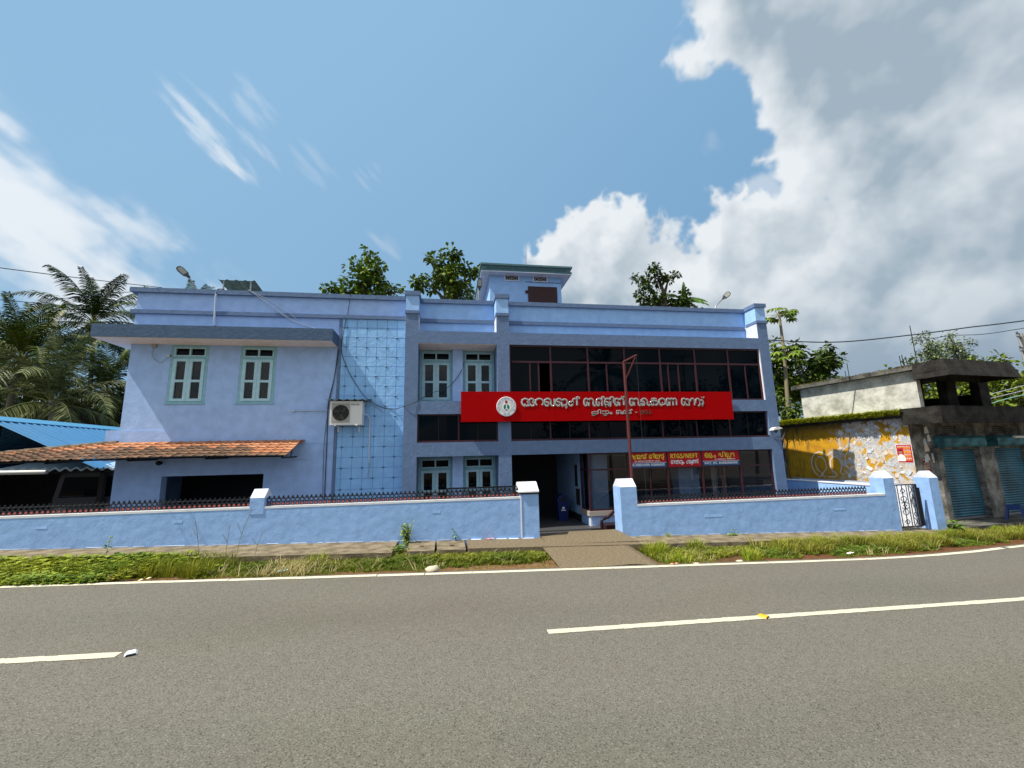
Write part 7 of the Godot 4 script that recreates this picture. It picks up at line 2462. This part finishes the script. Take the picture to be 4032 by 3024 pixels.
func build_trees() -> void:
	var dk := Color(0.035, 0.062, 0.012)
	var md := Color(0.085, 0.14, 0.018)
	var lt := Color(0.20, 0.26, 0.025)
	var grp := "coconut palms left of the bank"
	palm("coconut_palm", "tall coconut palm with a full round crown behind the bank's left hood", Vector3(-23.4, 11.6, -18.0), 4.4, 26, 3, Color(0.008, 0.022, 0.005), Color(0.055, 0.09, 0.015), 0.6, grp)
	palm("coconut_palm", "yellowish young coconut palm at the left edge of the picture", Vector3(-21.9, 7.6, -12.0), 4.3, 28, 5, Color(0.010, 0.030, 0.003), Color(0.13, 0.17, 0.010), -0.3, grp)
	palm("coconut_palm", "low coconut palm with long pale arching fronds beside the bank's left wall", Vector3(-18.6, 5.2, -10.0), 4.4, 22, 7, Color(0.020, 0.034, 0.010), Color(0.22, 0.24, 0.09), 0.5, grp)
	palm("coconut_palm", "coconut palm whose frond tips rise behind the left parapet", Vector3(-14.2, 9.2, -12.0), 3.6, 18, 9, Color(0.06, 0.10, 0.02), Color(0.18, 0.22, 0.05), 0.2, grp)
	palm("coconut_palm", "dark coconut palm in the shade behind the blue shed roof", Vector3(-20.3, 6.4, -15.5), 4.2, 22, 11, Color(0.03, 0.06, 0.015), Color(0.10, 0.13, 0.03), 0.4, grp)
	palm("coconut_palm", "shaded coconut palm furthest left behind the young palm", Vector3(-27.0, 7.4, -16.0), 4.4, 22, 13, Color(0.03, 0.06, 0.015), Color(0.11, 0.15, 0.03), 0.4, grp)
	var back := "trees behind the shed"
	tree("shade_tree", "dark leafy tree mass behind the palms at the far left", Vector3(-31, -0.5, -22), [[Vector3(-31, 6.0, -22), Vector3(3.2, 3.6, 2)], [Vector3(-34, 5.0, -20), Vector3(3.0, 3.5, 2)], [Vector3(-29, 2.5, -21), Vector3(3.2, 3.0, 1.5)]], 220, 30, 0.46, 0.6, Color(0.010, 0.022, 0.006), Color(0.05, 0.085, 0.014), 21, back)
	tree("shade_tree", "dark leafy tree mass between the palms and the bank", Vector3(-24, -0.5, -22), [[Vector3(-24.5, 5.0, -22), Vector3(3.4, 3.4, 2)], [Vector3(-20.5, 5.4, -20), Vector3(2.6, 3.2, 2)], [Vector3(-22, 2.2, -19), Vector3(3.6, 2.6, 1.5)]], 230, 30, 0.44, 0.55, Color(0.010, 0.022, 0.006), Color(0.05, 0.085, 0.014), 22, back)
	tree("shade_tree", "dark bush close behind the bank's left wall", Vector3(-16.4, -0.5, -13), [[Vector3(-16.4, 3.0, -13), Vector3(1.8, 3.0, 1.4)]], 80, 28, 0.34, 0.42, Color(0.014, 0.03, 0.008), Color(0.07, 0.11, 0.015), 23, back)
	var beh := "trees rising behind the bank roof"
	tree("teak_tree", "broad-leaved tree rising behind the bank left of the first parapet post", Vector3(-5.7, 0, -16), [[Vector3(-5.7, 14.9, -16), Vector3(1.5, 1.3, 1.3)], [Vector3(-5.5, 16.1, -16), Vector3(0.8, 0.8, 0.7)], [Vector3(-6.4, 13.4, -16), Vector3(1.7, 0.9, 1.3)], [Vector3(-7.7, 13.5, -16), Vector3(0.9, 0.45, 0.7)], [Vector3(-4.8, 13.6, -16), Vector3(1.0, 0.8, 1.0)], [Vector3(-3.6, 13.7, -16), Vector3(1.0, 0.35, 0.6)]], 95, 24, 0.36, 0.34, Color(0.035, 0.075, 0.010), Color(0.22, 0.33, 0.03), 31, beh)
	tree("teak_tree", "broad-leaved tree with yellow top rising left of the roof room", Vector3(0.4, 0, -16), [[Vector3(0.3, 15.0, -16), Vector3(1.5, 1.5, 1.2)], [Vector3(0.5, 16.6, -16), Vector3(0.9, 0.7, 0.7)], [Vector3(-1.3, 16.2, -16), Vector3(0.5, 0.6, 0.5)], [Vector3(-1.5, 14.5, -16), Vector3(1.0, 0.7, 0.8)], [Vector3(0.8, 13.3, -16), Vector3(1.2, 0.9, 1.0)], [Vector3(1.9, 15.3, -16), Vector3(0.7, 0.6, 0.6)]], 95, 24, 0.36, 0.34, Color(0.035, 0.070, 0.010), Color(0.20, 0.28, 0.03), 32, beh)
	tree("creeper_tree", "irregular creeper-hung tree behind the right half of the bank roof", Vector3(13.2, 0, -10), [[Vector3(12.9, 13.2, -10), Vector3(0.7, 0.8, 0.6)], [Vector3(13.7, 12.9, -10), Vector3(1.0, 0.35, 0.6)], [Vector3(12.2, 12.5, -10), Vector3(0.8, 0.45, 0.6)], [Vector3(12.3, 11.3, -10), Vector3(1.0, 0.8, 0.8)], [Vector3(13.6, 11.0, -10), Vector3(1.2, 0.7, 0.8)], [Vector3(14.7, 11.3, -10), Vector3(0.9, 0.8, 0.6)]], 95, 24, 0.24, 0.26, Color(0.022, 0.045, 0.010), Color(0.10, 0.16, 0.02), 33, beh)
	var bt := thing("banana_plant", "banana-like plant with ragged arching leaves beside the creeper-hung tree", "plant", Vector3(14.6, 9.0, -10))
	var r := RandomNumberGenerator.new()
	r.seed = 5
	for k in 6:
		var m := MB.new()
		var a: float = [0.1, 0.35, 2.8, 1.4, -0.3, 3.3][k]
		var d := Vector3(cos(a), 0, 0.25 * sin(a * 3.0))
		var el: float = [0.35, 0.1, 0.5, 1.3, -0.15, 0.2][k]
		var prev := Vector3(0, 2.4, 0)
		var dirv := (d + Vector3(0, el, 0)).normalized()
		for j in 9:
			var dir := (dirv + Vector3(0, -0.09 * j, 0)).normalized()
			var nx := prev + dir * 0.17
			var s := dir.cross(Vector3(0.2, 0.5, 1)).normalized() * 0.19 * sin(PI * (j + 1.2) / 10.5)
			m.col = Color(0.035, 0.09, 0.02).lerp(Color(0.12, 0.22, 0.04), r.randf())
			m.quad(prev, nx, nx + s * r.randf_range(0.75, 1.1) + Vector3(0, -0.05, 0), prev + s * r.randf_range(0.6, 0.9) + Vector3(0, -0.05, 0))
			m.quad(nx, prev, prev - s * r.randf_range(0.6, 0.9) + Vector3(0, -0.05, 0), nx - s * r.randf_range(0.75, 1.1) + Vector3(0, -0.05, 0))
			prev = nx
		part("leaf", m, M.leaf, bt)
	part("stem", wire([Vector3(0, -9, 0), Vector3(0.05, 0, 0), Vector3(0, 2.4, 0)], 0.08, 8), M.bark, bt)
	papaya()
	var rt := "trees right of the bank"
	tree("leafy_tree", "bright green tree behind the papaya trunk", Vector3(16.6, -0.5, -5.2), [[Vector3(16.6, 6.2, -5.8), Vector3(1.0, 1.0, 0.7)], [Vector3(17.2, 5.0, -5.8), Vector3(1.2, 0.9, 0.7)], [Vector3(16.0, 4.3, -5.6), Vector3(0.9, 0.8, 0.5)], [Vector3(16.8, 7.2, -5.8), Vector3(0.5, 0.5, 0.5)]], 95, 26, 0.26, 0.28, Color(0.05, 0.09, 0.012), Color(0.20, 0.27, 0.03), 41, rt)
	tree("leafy_tree", "dark dense tree left of the shop's white upper wall", Vector3(19.2, -0.5, -6.5), [[Vector3(19.6, 6.2, -6.5), Vector3(1.5, 1.0, 1.0)], [Vector3(20.4, 6.9, -6.5), Vector3(0.9, 0.8, 0.8)], [Vector3(18.6, 7.4, -6.5), Vector3(0.6, 0.7, 0.6)], [Vector3(18.6, 5.4, -6.0), Vector3(1.4, 0.8, 1.0)]], 90, 26, 0.30, 0.32, Color(0.022, 0.045, 0.010), Color(0.09, 0.14, 0.02), 42, rt)
	tree("leafy_tree", "low creeper bush in the gap between the bank and the shop", Vector3(14.0, -0.5, -3.9), [[Vector3(14.5, 4.1, -4.0), Vector3(0.5, 0.8, 0.4)], [Vector3(14.75, 3.75, -3.0), Vector3(0.35, 0.55, 0.5)], [Vector3(14.2, 2.6, -4.2), Vector3(0.35, 1.6, 0.3)]], 50, 26, 0.20, 0.22, Color(0.03, 0.06, 0.012), Color(0.11, 0.18, 0.02), 43, rt)
	var hr := "trees on the rise behind the shop"
	var hz := [[33.0, 6.3, -12.5, 2.6, 1.6], [36.5, 6.6, -12.0, 2.8, 1.7], [40.5, 7.0, -12.0, 3.0, 1.9], [44.5, 7.2, -11.0, 3.2, 2.0], [38.5, 4.6, -10.0, 3.6, 1.9], [43.5, 4.4, -8.5, 3.8, 2.2], [31.5, 4.5, -11.0, 2.6, 1.8], [49.0, 6.4, -9.0, 3.6, 2.6], [28.0, 4.4, -12.0, 2.4, 1.6]]
	var names := ["first round green tree behind the shop roof from the left", "bright green tree behind the shop's roof fascia", "full green tree right of the roof fascia below the sky", "tall green tree at the right edge under the utility wires", "lower green tree behind the pale cables", "low bushy tree at the right edge behind the cables", "shaded tree behind the shop's upper pillars", "large green tree beyond the right edge", "low green tree peeping over the shop's roof line"]
	for k in hz.size():
		var h: Array = hz[k]
		tree("hill_tree", names[k], Vector3(h[0], -0.5, h[2]), [[Vector3(h[0], h[1], h[2]), Vector3(h[3], h[4], 2.0)], [Vector3(h[0] + 0.8, h[1] - 1.8, h[2] + 0.6), Vector3(h[3], h[4], 2.0)]], 90, 24, 0.38, 0.5, Color(0.05, 0.09, 0.012), Color(0.24, 0.30, 0.03), 50 + k, hr)
	tree("feathery_tree", "pale feathery tree behind the iron post on the shop roof", Vector3(40.6, -0.5, -16), [[Vector3(40.6, 10.2, -16), Vector3(1.5, 1.6, 1.2)], [Vector3(40.6, 8.6, -16), Vector3(1.4, 1.4, 1.0)]], 75, 26, 0.22, 0.42, Color(0.10, 0.14, 0.06), Color(0.24, 0.30, 0.14), 61, "feathery trees")
	tree("feathery_tree", "pale feathery tree right of its twin behind the shop roof", Vector3(43.6, -0.5, -16), [[Vector3(43.4, 10.4, -16), Vector3(1.5, 1.4, 1.2)], [Vector3(44.4, 9.0, -16), Vector3(1.6, 1.2, 1.0)]], 75, 26, 0.22, 0.42, Color(0.10, 0.14, 0.06), Color(0.24, 0.30, 0.14), 62, "feathery trees")
	# across the road, seen mirrored in the dark glass
	palm("coconut_palm", "coconut palm mirrored in the bank's dark upper glass", Vector3(16.9, 10.8, 30.0), 4.2, 20, 15, Color(0.05, 0.08, 0.02), Color(0.16, 0.2, 0.04), 0.3)
	var ref := [[21.5, 8.0, 30.0, 3.0, 3.0], [27.0, 8.5, 30.0, 3.6, 3.4], [33.5, 9.0, 29.0, 4.0, 4.0], [39.0, 8.0, 26.0, 4.0, 4.0], [12.0, 7.5, 31.0, 3.4, 4.2]]
	var rn := ["left round tree mirrored in the bank's dark glass", "middle tree mirrored in the bank's dark glass", "tall right tree mirrored in the bank's dark glass", "rightmost tree mirrored in the bank's dark glass", "low bush mirrored beside the palm in the bank's dark glass"]
	for k in ref.size():
		var h: Array = ref[k]
		tree("roadside_tree", rn[k], Vector3(h[0], -0.4, h[2]), [[Vector3(h[0], h[1], h[2]), Vector3(h[3], h[4] * 0.7, 2.5)], [Vector3(h[0] + 1.0, h[1] - h[4] * 0.8, h[2]), Vector3(h[3], h[4] * 0.7, 2.5)]], 70, 22, 0.5, 0.6, dk, md, 80 + k, "trees across the road")
	# dark gabled roof among the palms
	var ho := thing("house", "house with a dark gabled roof half hidden by the palms", "house", Vector3(-21.5, 0, -13.5))
	part("wall", boxm(Vector3(-3.2, -0.5, -2.5), Vector3(3.2, 3.2, 0.0)), M.inside, ho)
	var ro := MB.new()
	ro.prism(PackedVector2Array([Vector2(-4.2, 3.1), Vector2(4.2, 3.1), Vector2(1.2, 5.3), Vector2(-1.2, 5.3)]), Vector3(0, 0, -3.0), Vector3.RIGHT, Vector3.UP, 3.5)
	part("roof", ro, M.wood, ho)

func _ready() -> void:
	rng.seed = 2024
	set_view()
	make_materials()
	build_ground()
	build_bank()
	var shop := build_shop()
	build_front_wall()
	build_shed()
	build_awning()
	build_signs()
	build_fittings()
	build_shop_things(shop)
	build_pole("utility_pole", "concrete utility pole at the right edge among the hill trees", Vector3(29.66, -0.6, -4.0), 8.4, 0.4)
	build_pole("utility_pole", "utility pole across the road mirrored in the bank's dark glass", Vector3(22.8, -0.5, 24.0), 12.0, 0.2)
	build_trees()
	build_verge()
	build_plants()
	build_litter()
